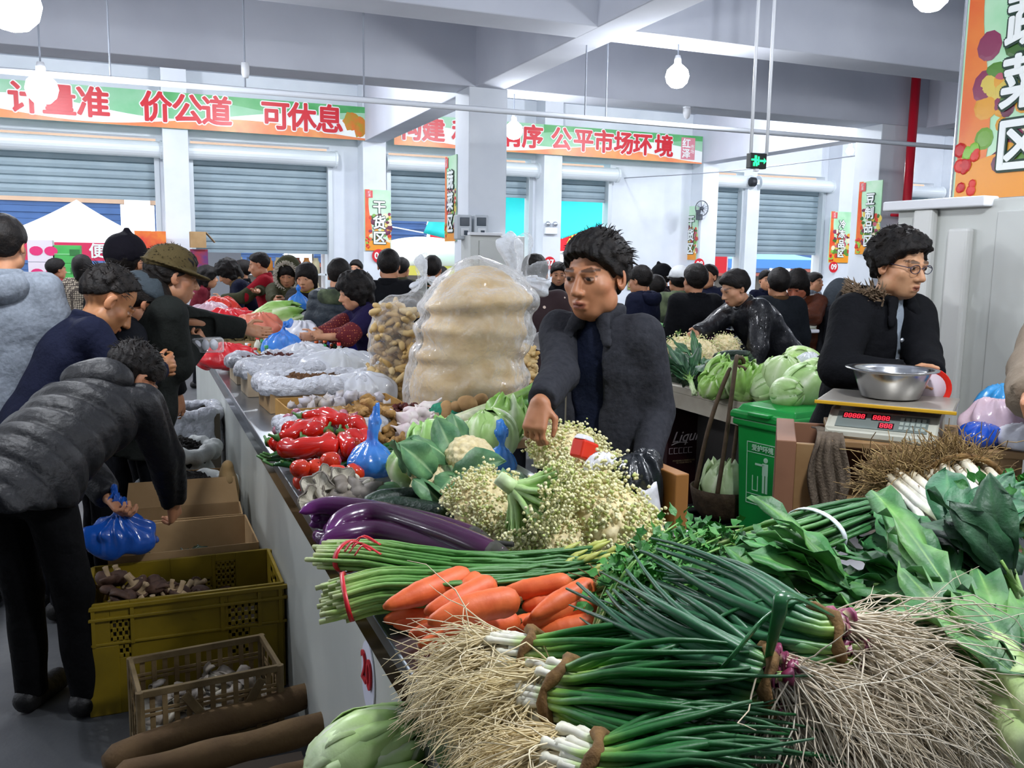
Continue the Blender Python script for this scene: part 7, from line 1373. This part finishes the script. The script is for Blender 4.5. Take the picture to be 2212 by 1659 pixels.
person('person in shiny brown padded jacket bending over the far counter', hp(1722, 616, 7.6), 240, lean=.35, hp=.55, coatm=cloth('brown_puffer', '4a2414', .45), fat=.05, style='puffer', hair='bob', lod=1, hands=(at(1716, 676, d=7.3), at(1706, 678, d=7.3)), skin='b06a50')
person('person in grey head scarf left of the person with glasses', hp(1816, 636, 7.6), 140, hk=.8, coatm=cloth('dark_wrap', '1a1b20'), fat=.03, hair='short', hat='hood', hatm=cloth('grey_scarf', '3c4248'), lod=1, hp=.3, collar=False)
person('person in lilac padded jacket with fur collar behind the person with glasses, back turned', hp(2004, 628, 5.0), 30, coatm=cloth('lilac_puffer', '6a5a62', .5), fat=.06, style='puffer', hair='bob', lod=1, collar=cloth('grey_fur', '5a5248', .95))
def rightx(add, k): pass
person('person in beige jacket with pink apron cut by the right picture edge', hp(2425, 560, 2.45), 262, lean=.15, coatm=cloth('beige_coat', '7a6e60', .85), fat=.05, hair='short', lod=1, pants=cloth('pink_apron', '8a6a80'), hem=.04, hands=(None, at(2215, 905, d=2.2)))
for px, py, d, az, c, lab in ((868, 580, 10.5, 40, olive, 'small person in olive coat far behind, under the yellow parasol'), (955, 596, 12.5, 20, redc, 'small person in red far behind, left of the mid column'), (1230, 602, 12, 190, black, 'small person far behind, right of the young face'), (1655, 606, 11, 200, navy, 'small person in navy far behind the leaning person'), (1760, 610, 11.5, 160, greyh, 'small person in grey far behind the brown jacket'), (590, 606, 12, 60, navy, 'small person in navy far behind, left of the white fur hood'), (1090, 606, 12.5, 190, greyh, 'small person in grey far behind the tall sack knot')):
    person(lab, hp(px, py, d), az, coatm=c, hair='short', lod=2)
coatq = SDF((-.35, -.3, -.02), (.35, .3, .5), .02); coatq.cap((-.05, 0, .07), (.07, 0, .07), .09, k=.05); coatq.cap((-.02, 0, .14), (.05, 0, .17), .07, k=.05); coatq.half((0, 0, .0), (0, 0, -1)); coatq.warp(lambda P: .01*wave(P, 16, 2))
p = at(1772, 868, d=4.15); t = empty('folded_coat', p, 'dark green coat heaped at the end of the cabbage counter', 'coat'); o = link('coat', coatq.mesh('coat'), cloth('dark_green_cloth', '1c241c'), t, True); o.matrix_basis = Matrix.Translation((3.42, 3.93, .83))
# ================================================================== banners, number signs
bw = M('banner_white', 'eef2f0', .35); bg = M('banner_green', '6ab67e', .4, var='a4cfb0', vs=1.2); bgd = M('banner_deep_green', '3f9a50', .35, var='6ab878', vs=2.2); bo = M('banner_orange', 'e0784a', .35, var='e89a5a', vs=3); br_ = M('banner_red', 'c8202c', .35)
def hbanner(X0_, X1_, z0, z1, Y, chars, label, badge=None, size=.42, flip=False, flower=True):
    t = empty('hanging_banner', ((X0_+X1_)/2, Y, z0), label, 'banner'); h = z1-z0; L = X1_-X0_
    MB().span((X0_, Y, z0), (X1_, Y+.025, z1)).build('panel', bg, t)
    def strip(fa, fb, m, name, n=40, e=.002, u0=0, u1=1):
        q = MB(); q.grid(lambda u, v: Vector((X0_+L*(u0+(u1-u0)*u), Y-e, z0+h*(fa(u)*(1-v)+fb(u)*v))), n, 1); q.build(name, m, t)
    strip(lambda u: .0, lambda u: .46+.2*math.sin(u*9+.5), bw, 'white_wave'); strip(lambda u: .72+.1*math.sin(u*8), lambda u: 1, bgd, 'green_wave', e=.001, u0=.45)
    strip(lambda u: 0, lambda u: max(0.02, .20+.16*math.sin(u*8.5+2.2)), bo, 'orange_wave', e=.003)
    for ch, px in chars:
        X = at(px, 300, Y=Y).x; zc = (z0+z1)/2-.0
        text(ch, size, (X, Y-.006, zc), (1, 0, 0), bw, t, off=.028, ext=.001, name='lettering_outline'); text(ch, size, (X, Y-.016, zc), (1, 0, 0), br_, t, off=.012, ext=.001)
    if badge:
        X = at(badge, 320, Y=Y).x; q = MB(); q.span((X-.15, Y-.008, z0+.06), (X+.13, Y-.004, z1-.04)); q.build('badge', M('badge_pink', 'd88a96', .4), t, bev=.002); text('红\n泽', .17, (X-.05, Y-.012, (z0+z1)/2), (1, 0, 0), bw, t, off=.004, ext=.001); text('市\n场', .08, (X+.075, Y-.012, (z0+z1)/2), (1, 0, 0), bw, t, ext=.001)
    elif flower:
        X = at(760, 265, Y=Y).x; q = MB(); q.ell((X, Y-.004, (z0+z1)/2+.02), (.13, .004, .12), None, 12, 6, .2); q.ell((X+.12, Y-.003, (z0+z1)/2-.05), (.1, .003, .14), None, 12, 6, .2); q.build('orange_flower', M('flower_orange', 'd8702a', .5, var='a8902a', vs=9), t)
hbanner(-2.1, 3.3, 3.285, 3.77, 13.78, list(zip('计量准价公道可休息', (60, 132, 205, 340, 407, 470, 596, 653, 712))), 'long green banner with red characters on the left, ending in an orange flower')
hbanner(3.66, 9.2, 3.25, 3.72, 13.78, list(zip('构建和谐有序公平市场环境', (886, 936, 1000, 1058, 1106, 1150, 1212, 1260, 1304, 1347, 1388, 1434))), 'long green banner with red characters behind the mid column, pink badge at its end', badge=1487, size=.38)
COLL = ['c8402a', 'e0a03a', '5a8a3a', '8a3a5a', '3f6a2c', 'd8c05a', 'b85a6a', 'e8e0c0', '6a3048', '7aa84a']
def vbanner(corner, ud, w, h, chars, label, seed, bad=True, top=.86, sz=None):
    """hanging sign: corner = lower left, ud = direction of its width"""
    rr = random.Random(seed); c = Vector(corner); ud = Vector(ud).normalized(); up = Vector((0, 0, 1)); nn = ud.cross(up); t = empty('hanging_sign', c, label, 'banner', 'vertical stall signs on the columns')
    P = lambda a, b, e=0: c+ud*a*w+up*b*h+nn*e; R3 = Matrix((ud, -nn, up)).transposed()
    MB().box(P(.5, .5, -.004), (w, .012, h), R3).build('panel', M('sign_mint', 'a6dcae', .3, var='d4eed4', vs=2.5), t)
    def shape(fn, m, name, e): q = MB(); q.grid(fn, 16, 1); q.build(name, m, t)
    shape(lambda u, v: P((.02+(.20+.07*math.sin(u*6))*v), u, .004), M('sign_red_orange', 'e0502c', .3, var='e8823c', vs=3), 'orange_edge', .004)
    shape(lambda u, v: P(.02+.96*u, (.13+.05*math.sin(u*PI))*v, .005), M('sign_orange', 'e8962a', .3), 'orange_foot', .005)
    q = MB()
    for i in range(60):
        a, b = rr.uniform(.2, .97), rr.uniform(.13, .62); r = rr.uniform(.05, .13)*w; q.col = s2r(rr.choice(COLL)); q.ell(P(a, b, .003+.0004*i*.05), (r, r*rr.uniform(.6, 1.2), .002), R3 @ Matrix.Rotation(PI/2, 3, 'X'), 10, 4)
    if seed != 6: q.build('vegetable_print', M('sign_print', 'ffffff', .3, attr=True), t); q = MB()
    for i in range(14): q.col = s2r(rr.choice(('c01c20', 'd8342a', '8ac04a'))); r = rr.uniform(.03, .06)*w; q.ell(P(rr.uniform(.04, .2), rr.uniform(.03, .22), .008), (r, r, .002), R3 @ Matrix.Rotation(PI/2, 3, 'X'), 8, 4)
    q.build('chilli_print' if seed != 6 else 'vegetable_print', M('sign_print'), t)
    k = len(chars); sz = sz or min(w*.62, h*.72/k*.95)
    for i, ch in enumerate(chars):
        p = P(.56, top-(i+.62)*(top-.1)/k, .009); text(ch, sz, p, ud, M('sign_outline', '1c3a2c', .4), t, off=sz*.075, ext=.001, name='lettering_outline'); text(ch, sz, p+nn*.004, ud, bw, t, off=sz*.03, ext=.001)
    if bad:
        MB().box(P(.18, .925, .007), (w*.26, .004, h*.12), R3).build('badge', M('badge_red', 'd85a5a', .4), t, bev=.002); text('红\n泽', min(w*.16, h*.05), P(.18, .925, .011), ud, bw, t, ext=.001)
    return t
def front(px0, px1, y0, y1, Y, chars, label, seed):
    a = at(px0, y1, Y=Y); b = at(px1, y1, Y=Y); c = at((px0+px1)/2, y0, Y=Y); vbanner((a.x, Y, min(a.z, b.z)), (1, 0, 0), b.x-a.x, c.z-min(a.z, b.z), chars, label, seed)
def side(px0, px1, y0, y1, X, chars, label, seed, ya=None):
    a = at(px0, y1, X=X); b = at(px1, y1, X=X); c = at((px0+px1)/2, y0, X=X); yb = b.y if ya is None else ya; vbanner((X, a.y, min(a.z, b.z)), (0, -1, 0), a.y-yb, c.z-min(a.z, b.z), chars, label, seed)
front(788, 844, 410, 541, 13.82, '干货区', 'green and orange vertical sign reading dry goods, left of the mid column', 1)
side(961, 985, 337, 521, 3.138, '蔬菜区', 'narrow vertical sign on the left face of the mid column', 2)
side(1474, 1504, 446, 561, 9.265, '干货区', 'vertical sign on the side of the column at the white wall', 3)
front(1788, 1833, 457, 567, 13.82, '冷冻品区', 'vertical sign above the rightmost round number, far back', 4)
side(1846, 1896, 392, 549, C8[0]-.012, '豆制品区', 'vertical bean product sign on the column with the red pipe', 5)
a = at(2057, 436, X=3.288); vbanner((3.288, a.y, a.z), (0, -1, 0), .56, 1.05, '蔬菜区', 'large vertical vegetable sign hanging at the right edge', 6, top=.8, sz=.22)
fr_ = MB(); z0 = a.z
t = [o for o in COL.objects if o.get('label') == 'large vertical vegetable sign hanging at the right edge'][0]
MB().tube([(3.282, a.y+.005, z0), (3.282, a.y+.005, z0+1.05)], .006, 6).build('edge_trim', M('sign_edge', 'c8ccd2', .2, metal=.6), t); MB().tube([(3.282, a.y, z0), (3.282, a.y-.56, z0)], .006, 6).build('edge_trim', M('sign_edge'), t)
for px, py, n_ in ((818, 553, '06'), (1187, 568, '07'), (1510, 571, '08'), (1800, 577, '09')):
    p = at(px, py, Y=13.82); t = empty('number_sign', p, 'round red sign with white number %s on a column' % n_, 'sign', 'round number signs'); MB().lathe([(.001, 0), (.105, 0), (.105, .01), (.001, .01)], 28, p, Matrix.Rotation(PI/2, 3, 'X')).build('disc', M('number_red', 'd0202c', .4), t); text(n_, .14, p+Vector((0, -.014, 0)), (1, 0, 0), bw, t, off=.004, ext=.001)
# wall fan on the column by the white wall
p = at(1516, 450, Y=13.7); t = empty('wall_fan', p, 'small grey wall fan on the column right of the white wall', 'fan'); fm = M('fan_grey', '4a5058', .4)
q = MB(); q.tube([p+Vector((math.cos(a)*.13, 0, math.sin(a)*.13)) for a in [2*PI*i/24 for i in range(25)]], .008, 6, False)
for i in range(16): q.tube([p, p+Vector((math.cos(i*PI/8)*.13, -.03 if i % 2 else .02, math.sin(i*PI/8)*.13))], .003, 4)
q.build('cage', fm, t, True); q = MB(); q.ell(p, (.035, .05, .035)); q.build('motor', fm, t, True); q = MB()
for i in range(3): a0 = i*2*PI/3; q.poly([p+Vector((math.cos(a0)*.03, -.01, math.sin(a0)*.03)), p+Vector((math.cos(a0+.1)*.11, -.02, math.sin(a0+.1)*.11)), p+Vector((math.cos(a0+.9)*.11, .005, math.sin(a0+.9)*.11))])
q.build('blades', M('fan_blade', 'aab2ba', .3), t, solid=.004); MB().span((p.x-.03, p.y, p.z-.2), (p.x+.03, 13.84, p.z-.02)).build('bracket', fm, t, bev=.01)
p = at(1365, 605, Y=14.18); t = empty('wall_notice', p, 'small framed notice low on the white wall', 'notice'); MB().box(p, (.16, .02, .34)).build('frame', M('notice_yellow', '8a8a4a', .5), t)
# ================================================================== outside the doorways
bei = M('render_beige', 'b79a84', .8, var='ab8e78', vs=1); bsh = M('blue_shutter', '3a5a8c', .5, var='35527f', vs=2); wc = M('white_column_out', 'd8dade', .7)
YO = 25
q = MB(); q.span((-12, YO, 2.75), (34, YO+.4, 6.0)); q.span((-12, YO+.05, 0), (34, YO+.4, .05)); tag(q.build('building', bei), 'beige shop building opposite, with blue shutters', 'building')
bb = [o for o in COL.objects if o.name == 'building'][0]
for i, x in enumerate(range(-12, 34, 4)):
    MB().span((x-.3, YO-.15, 0), (x+.3, YO+.05, 3.6)).build('pillar', wc, bb)
    q = MB(); n = 18; zb = (1.35, .9, 0, 1.2)[i % 4]
    for k in range(n): z = zb+(2.8-zb)*k/n; q.span((x+.4, YO+.02+.03*(k % 2), z), (x+3.6, YO+.12, z+(2.8-zb)/n*.96))
    q.build('shutter', bsh, bb); MB().span((x+.4, YO+.3, 0), (x+3.6, YO+.35, 2.8)).build('shop_interior', M('shop_dim', '5a544e', .8), bb); MB().span((x+.4, YO-.02, zb-.12), (x+3.6, YO+.1, zb-.02)).build('shutter_foot', M('brick_red', '8a4a40', .7), bb)
def tent(cx, cy, w, ze, zp, m, mv, label, txt=None, vh=.32):
    t = empty('market_tent', (cx, cy, 0), label, 'tent', 'market tents outside'); q = MB(); n = 20
    def fn(u, v):
        a = u*2*PI; r = w/2/max(abs(math.cos(a)), abs(math.sin(a))); k = v; return Vector((cx+math.cos(a)*r*(1-k), cy+math.sin(a)*r*(1-k), ze+(zp-ze)*(k**1.5*.75+k*.25)))
    q.grid(fn, 32, 12); q.build('canopy', m, t, True, solid=.01); q = MB()
    for s in (-1, 1): q.span((cx-w/2, cy+s*w/2-.008, ze-vh), (cx+w/2, cy+s*w/2+.008, ze)); q.span((cx+s*w/2-.008, cy-w/2, ze-vh), (cx+s*w/2+.008, cy+w/2, ze))
    q.build('valance', mv, t)
    for sx in (-1, 1):
        for sy in (-1, 1): MB().tube([(cx+sx*w*.48, cy+sy*w*.48, 0), (cx+sx*w*.48, cy+sy*w*.48, ze)], .03, 8).build('leg', wc, t)
    if txt: text(txt, .26, (cx+w*.22, cy-w/2-.012, ze-vh/2), (1, 0, 0), bw, t, off=.006, ext=.001)
a = at(165, 432, Y=18.5); e = at(165, 524, Y=17.0); tent(a.x, 18.5, 3.0, e.z, a.z, M('tent_white', 'f4eef0', .7), M('tent_pink', 'd8305a', .6), 'white peaked market tent with pink valance outside the left doorway', '便民 银', .3)
p = at(915, 512, Y=17.5); t = empty('parasol', (p.x, 17.5, 0), 'white and yellow parasol outside, left of the mid column', 'parasol'); q = MB(); rim = at(915, 575, Y=17.5).z
q.grid(lambda u, v: Vector((p.x+math.cos(u*2*PI)*1.15*math.sin(v*PI/2), 17.5+math.sin(u*2*PI)*1.15*math.sin(v*PI/2), rim+(p.z-rim)*math.cos(v*PI/2)**.8)), 24, 10); q.build('canopy', M('parasol_white', 'f6f2e2', .6), t, True, solid=.008)
q = MB(); q.lathe([(1.15, rim-.16), (1.155, rim+.02)], 24, (p.x, 17.5, 0)); q.build('fringe', M('parasol_yellow', 'e8d860', .6), t); MB().tube([(p.x, 17.5, 0), (p.x, 17.5, p.z)], .025, 8).build('pole', wc, t)
# turquoise tarpaulin
A_, B_, C_, D_ = at(1035, 380, Y=16.2), at(1345, 385, Y=16.2), at(1215, 515, Y=15.6), at(915, 503, Y=15.6)
def tarp(u, v):
    top = A_.lerp(B_, u); bot = D_.lerp(C_, u); p = top.lerp(bot, v); return p+Vector((.75*math.sin(v*PI)*u**3-.2*math.sin(v*PI)*(1-u)**3, .3*math.sin(v*PI)*math.sin(u*PI), -.18*math.sin(u*PI)*v))
t = empty('tarpaulin', A_, 'turquoise tarpaulin stretched on ropes outside the middle doorways', 'tarpaulin'); MB().grid(tarp, 20, 14).build('sheet', M('turquoise_tarp', '18d0cc', .5, var='14c0c0', vs=2, trans=0), t, True, solid=.008)
for p_, e_ in ((A_, (A_.x-1, YW+.24, 3.2)), (B_, (B_.x, YW+.24, 3.3)), (D_, (D_.x-1.6, 24.86, 2.9)), (C_, (C_.x+4, 24.86, 3.1))): MB().tube([p_, e_], .012, 6).build('rope', wc, t)
p0, p1 = at(1060, 485, Y=20), at(1345, 545, Y=20); t = empty('red_banner', ((p0.x+p1.x)/2, 20, p1.z), 'red cloth banner with yellow characters outside the middle doorways', 'banner'); MB().span((p0.x-1.5, 20, p1.z), (p1.x+.6, 20.02, p0.z)).build('cloth', M('banner_cloth_red', 'd81c2c', .6), t)
ym = M('banner_yellow', 'f0dc5a', .5)
for ch, px in zip('菜场粮油副食', (1112, 1150, 1190, 1240, 1285, 1318)): text(ch, .42, (at(px, 512, Y=19.98).x, 19.985, p1.z+(p0.z-p1.z)*.56), (1, 0, 0), ym, t, off=.012, ext=.001)
for s in (0, 1): X = (p0.x-1.5, p1.x+.6)[s]; MB().tube([(X, 20.01, 0), (X, 20.01, p0.z)], .03, 8).build('post', wc, t)
a = at(1590, 533, Y=20.5); e = at(1620, 560, Y=19); tent(a.x+.3, 20.5, 3.0, e.z, a.z+.15, M('tent_blue', '6aa8d8', .6), M('tent_blue_edge', '5088d0', .6), 'pale blue market tent outside the right doorways', None, .22)
a = at(1535, 535, Y=17.5); tent(a.x, 17.9, .9, a.z-.15, a.z+.05, M('tent_cream', 'e8c8c0', .6), M('tent_red', 'd82430', .6), 'small red tent edge outside beside the pale blue tent', None, .42)
# stacked cartons near the left doorway
gc = M('green_carton', '3f9a48', .6, var='4aa852', vs=3); pc = M('pink_white_carton', 'd6ccd4', .6); dotp = M('carton_pink', 'd02a6a', .5)
x0, x1 = at(119, 560, Y=13.2).x, at(176, 560, Y=13.2).x
for i in range(7):
    z = .0+i*.235; t = empty('green_carton', ((x0+x1)/2, 13.3, z), 'green fruit carton, %s in the stack by the left doorway' % ['lowest', 'second from bottom', 'third from bottom', 'fourth from bottom', 'third from top', 'second from top', 'topmost'][i], 'carton', 'stacked green cartons'); MB().span((x0, 13.1, z), (x1, 13.4, z+.232)).build('carton', gc, t, bev=.004); MB().span((x0+.18, 13.095, z+.1), (x0+.3, 13.1, z+.18)).build('print', M('carton_mark', '2c6a34', .6), t); MB().span((x0, 13.096, z+.11), (x1, 13.1, z+.125)).build('tape', M('carton_tape', '7ac080', .4), t)
x2, x3 = at(62, 545, Y=13.25).x, at(118, 545, Y=13.25).x
for i in range(6):
    z = i*.285; t = empty('fruit_carton', ((x2+x3)/2, 13.3, z), 'white carton with pink spots, %s of its stack' % ['lowest', 'second from bottom', 'third from bottom', 'third from top', 'second from top', 'topmost'][i], 'carton', 'stacked pink spotted cartons'); MB().span((x2, 13.1, z), (x3-.01, 13.4, z+.28)).build('carton', pc, t, bev=.004); q = MB(); [q.lathe([(.001, 0), (.06, 0), (.06, .004), (.001, .004)], 14, (x2+.10+.17*k, 13.1, z+.14), Matrix.Rotation(PI/2, 3, 'X'), sc=(1.3, 1)) for k in range(2)]; q.build('pink_spots', dotp, t)
p = at(325, 520, Y=13.5); t = empty('red_carton', (p.x, 13.6, 0), 'red printed carton on a stand behind the olive cap', 'carton'); MB().span((p.x-.2, 13.45, 1.62), (p.x+.2, 13.7, p.z+.13)).build('carton', M('printed_red_carton', 'c83428', .5, var='d8762c', vs=6), t, bev=.004); MB().span((p.x-.2, 13.5, 0), (p.x+.2, 13.7, 1.62)).build('stand', M('table_wood'), t)
p = at(432, 520, Y=13.0); t = empty('goods_rack', (p.x, 13.2, 0), 'rack with an open brown carton and purple goods right of the left column', 'rack'); MB().span((p.x-.12, 13.05, 0), (p.x+.10, 13.3, 1.62)).build('frame', M('purple_goods', '3a2a6a', .6, var='8a2430', vs=8), t); q = MB(); q.span((p.x-.12, 13.0, 1.64), (p.x+.08, 13.3, p.z+.12)); q.build('carton', carb, t); q = MB(); b = q._n([(p.x+.08, 13.0, p.z+.12), (p.x+.08, 13.3, p.z+.12), (p.x+.2, 13.3, p.z-.02), (p.x+.2, 13.0, p.z-.02)]); q.f.append((b, b+1, b+2, b+3)); q.build('flap', carb, t, solid=.006)
# goods shelf of the shop seen under the lowered shutter
t = empty('goods_shelf', (2.3, 16.5, 0), 'white shop shelf with jars seen under the lowered shutter', 'shelf')
for z in (.3, .75, 1.2, 1.62): MB().span((1.5, 16.4, z), (3.1, 16.8, z+.03)).build('board', wc, t)
for x in (1.5, 3.1): MB().span((x-.02, 16.4, 0), (x+.02, 16.8, 1.9)).build('upright', wc, t)
jm = [M('jar_orange', 'c87a2a', .3), M('jar_brown', '7a3a24', .3), M('jar_blue', '5a7aa8', .3), M('jar_cream', 'd8c8a0', .4)]
for z in (.33, .78, 1.23):
    for i in range(9): o = MB().lathe([(.001, 0), (.07, 0), (.07, .2), (.045, .24), (.045, .28), (.001, .28)], 12, (1.62+i*.165, 16.55, z)).build('jar', jm[(i*3+int(z*9)) % 4], None, True); tag(o, 'jar standing on the white shop shelf outside', 'jar', 'jars on the shop shelf')
t = empty('grey_partition', (1.5, 15.6, 0), 'grey board partition outside under the lowered shutter', 'partition'); MB().span((.78, 15.6, 0), (1.55, 15.65, 1.85)).build('board', M('grey_board', '8a8a90', .7), t)
# ================================================================== goods on the cabbage counter
cabb = [(1690, 815, .115, 1), (1735, 838, .12, 2), (1655, 840, .10, 2), (1758, 812, .10, 1), (1700, 850, .09, 2), (1725, 782, .1, 0)]
cl = ['pale round cabbage at the back of the heap behind the bin', 'large pale cabbage in front, right above the green bin lid', 'pale cabbage at the left of the heap beside the basket handles', 'pale cabbage at the right behind the dark folded coat', 'small pale cabbage low in front above the bin', 'green frilly cabbage highest at the back right']
def c2(px, py, dz, X=None):   # a spot over the cabbage counter
    p = at(px, py, z=.83+dz); return p
for i, (px, py, r, k) in enumerate(cabb):
    p = at(px, py, d=(4.75, 4.55, 4.8, 4.95, 4.5, 5.3)[i]); p.z = max(p.z, .83+r*.9); cabbage('cabbage', p, r, RX(.2+i*.3) @ RY(.4*(i % 3)), (('a8d070', '90c050'), ('c2d9a0', 'b0cc8a'), ('b4d592', 'a0c878'))[k], cl[i], 'cabbages on the counter behind the bin', 'cabbage', 300+i, 7, curl=.9 if k == 0 else .12, open_=.5 if k == 0 else .1)
for i, (px, py, d, r) in enumerate(((1560, 828, 5.0, .11), (1605, 835, 4.9, .11), (1535, 845, 4.95, .07))): p = at(px, py, d=d); p.z = max(p.z, .83+r*.85); cabbage('lettuce_head', p, r, RX(.5) @ RZ(i), ('a6cf74', '8fbf56'), ['leafy lettuce in front of the grey cloth, left', 'leafy lettuce between the basket handles', 'small pale lettuce at the counter edge, leftmost'][i], 'lettuces on the cabbage counter', 'lettuce', 310+i, 8, curl=.9, open_=.6)
pine(at(1478, 755, d=6.2), .13, RX(.3), 'loose cauliflower on the far counter beside the stall keeper shoulder', 321, n=420); pine(at(1515, 762, d=5.9), .12, RX(.6) @ RZ(1), 'greenish loose cauliflower in front of the cucumbers on the far counter', 322, n=420); pine(at(1568, 745, d=6.3), .10, RX(.4), 'loose cauliflower under the leaning arm on the far counter', 323, n=350)
for i in range(8):
    px, py = 1575+(i % 4)*4, 770+(i // 4)*12+(i % 4)*6; a = at(px-35, py, d=5.75); b = at(px+45, py-4, d=5.65); longveg('cucumber', [a, (a+b)/2+Vector((0, 0, .01)), b], .026, CC, '%s dark cucumber in the stack on the far counter' % ['first', 'second', 'third', 'fourth', 'fifth', 'sixth', 'seventh', 'eighth'][i], 'cucumbers on the far counter', 'cucumber', cum, tap=(.6, 1))
for i in range(5): a = at(1512+i*4, 748-i*6, d=6.4); b = at(1575+i*5, 728-i*2, d=6.7); longveg('eggplant', [a, (a+b)/2+Vector((0, 0, .02)), b], .02, EC, '%s eggplant lying under the leaning arm' % ['lowest', 'second', 'third', 'fourth', 'highest'][i], 'eggplants on the far counter', 'eggplant', egm, None)
greens([at(1500, 850, d=5.0), at(1490, 820, d=5.1)], 16, .24, .10, 'dark leafy greens at the left end of the cabbage counter', 331, ('1f4a30', '35663c'), '8ab07a', .7, 1.0); greens([at(1530, 830, d=5.3), at(1510, 795, d=5.5)], 14, .26, .08, 'dark leafy greens behind the lettuce on the cabbage counter', 332, ('24552f', '3a6c3c'), '9cc08a', .5, .9); greens([at(1470, 735, d=6.8), at(1465, 722, d=6.9)], 14, .2, .06, 'bright green sprigs by the stall keeper shoulder', 333, ('3f9a34', '5cb048'), '8ccc6a', .6, .9)
tq = tomq
for i, (px, py, d, lab) in enumerate(((1600, 785, 5.2, 'tomato left of three on the far counter'), (1615, 790, 5.1, 'tomato in the middle of three on the far counter'), (1628, 782, 5.2, 'tomato right of three on the far counter'))): o = link('tomato', tq, tomm, None, True); o.location = at(px, py, d=d); o.location.z = .93; o.scale = (1.15,)*3; tag(o, lab, 'tomato', 'tomatoes on the far counter')
cb = Q(1560, 800, d=5.3); S = SDF((-.2, -.15, -.12), (.2, .15, .12), .009); S.cap((-.12, 0, -.04), (.0, 0, .03), .05, .045, k=.03); S.cap((0, 0, .03), (.12, .02, .0), .045, .03, k=.03); S.warp(lambda P: .012*wave(P, 30, 2)); t = empty('cloth_glove', cb, 'grey crumpled cloth lying on the lettuce', 'cloth'); o = link('cloth', S.mesh('cloth'), M('grey_cloth', '8a847e', .9, var='76706a', vs=20), t, True); o.matrix_basis = Matrix.Translation(cb)
MB_ = MB(); c_ = Vector((3.3, 4.9, .83)); t = empty('filler_crate', c_, 'low crate under the produce on the cabbage counter', 'crate'); MB().span((3.02, 4.2, .83), (3.85, 7.0, .90)).build('crate', M('dark_produce'), t)
bag(at(1748, 778, d=5.0)-Vector((0, 0, .08)), .16, .12, .14, milky, 'clear bag with a green label on top of the cabbages', 341, False, wr=.02)
# wares on the dark edged counter by the brown jacket
for i in range(6): p = at(1748, 712-i*7, d=7.45); o = MB().lathe([(.001, 0), (.055, 0), (.06, .03), (.058, .035), (.001, .035)], 16, (p.x, p.y, 1.0+i*.033)).build('bowl', M('pale_bowl', 'c2c6b6', .5), None, True); tag(o, '%s pale dish in the stack by the brown jacket' % ['lowest', 'second', 'third', 'fourth', 'fifth', 'topmost'][i], 'dish', 'stacked pale dishes')
bag(Vector((at(1706, 690, d=7.3).x, at(1706, 690, d=7.3).y, 1.0)), .16, .14, .26, whitef, 'white bag held open by the person in the brown jacket', 351, False)
p = at(1722, 708, d=7.4); o = MB().box((p.x, p.y, 1.02), (.3, .2, .03)).build('tray', whitef, None, bev=.01); tag(o, 'shallow white tray beside the stacked dishes', 'tray')
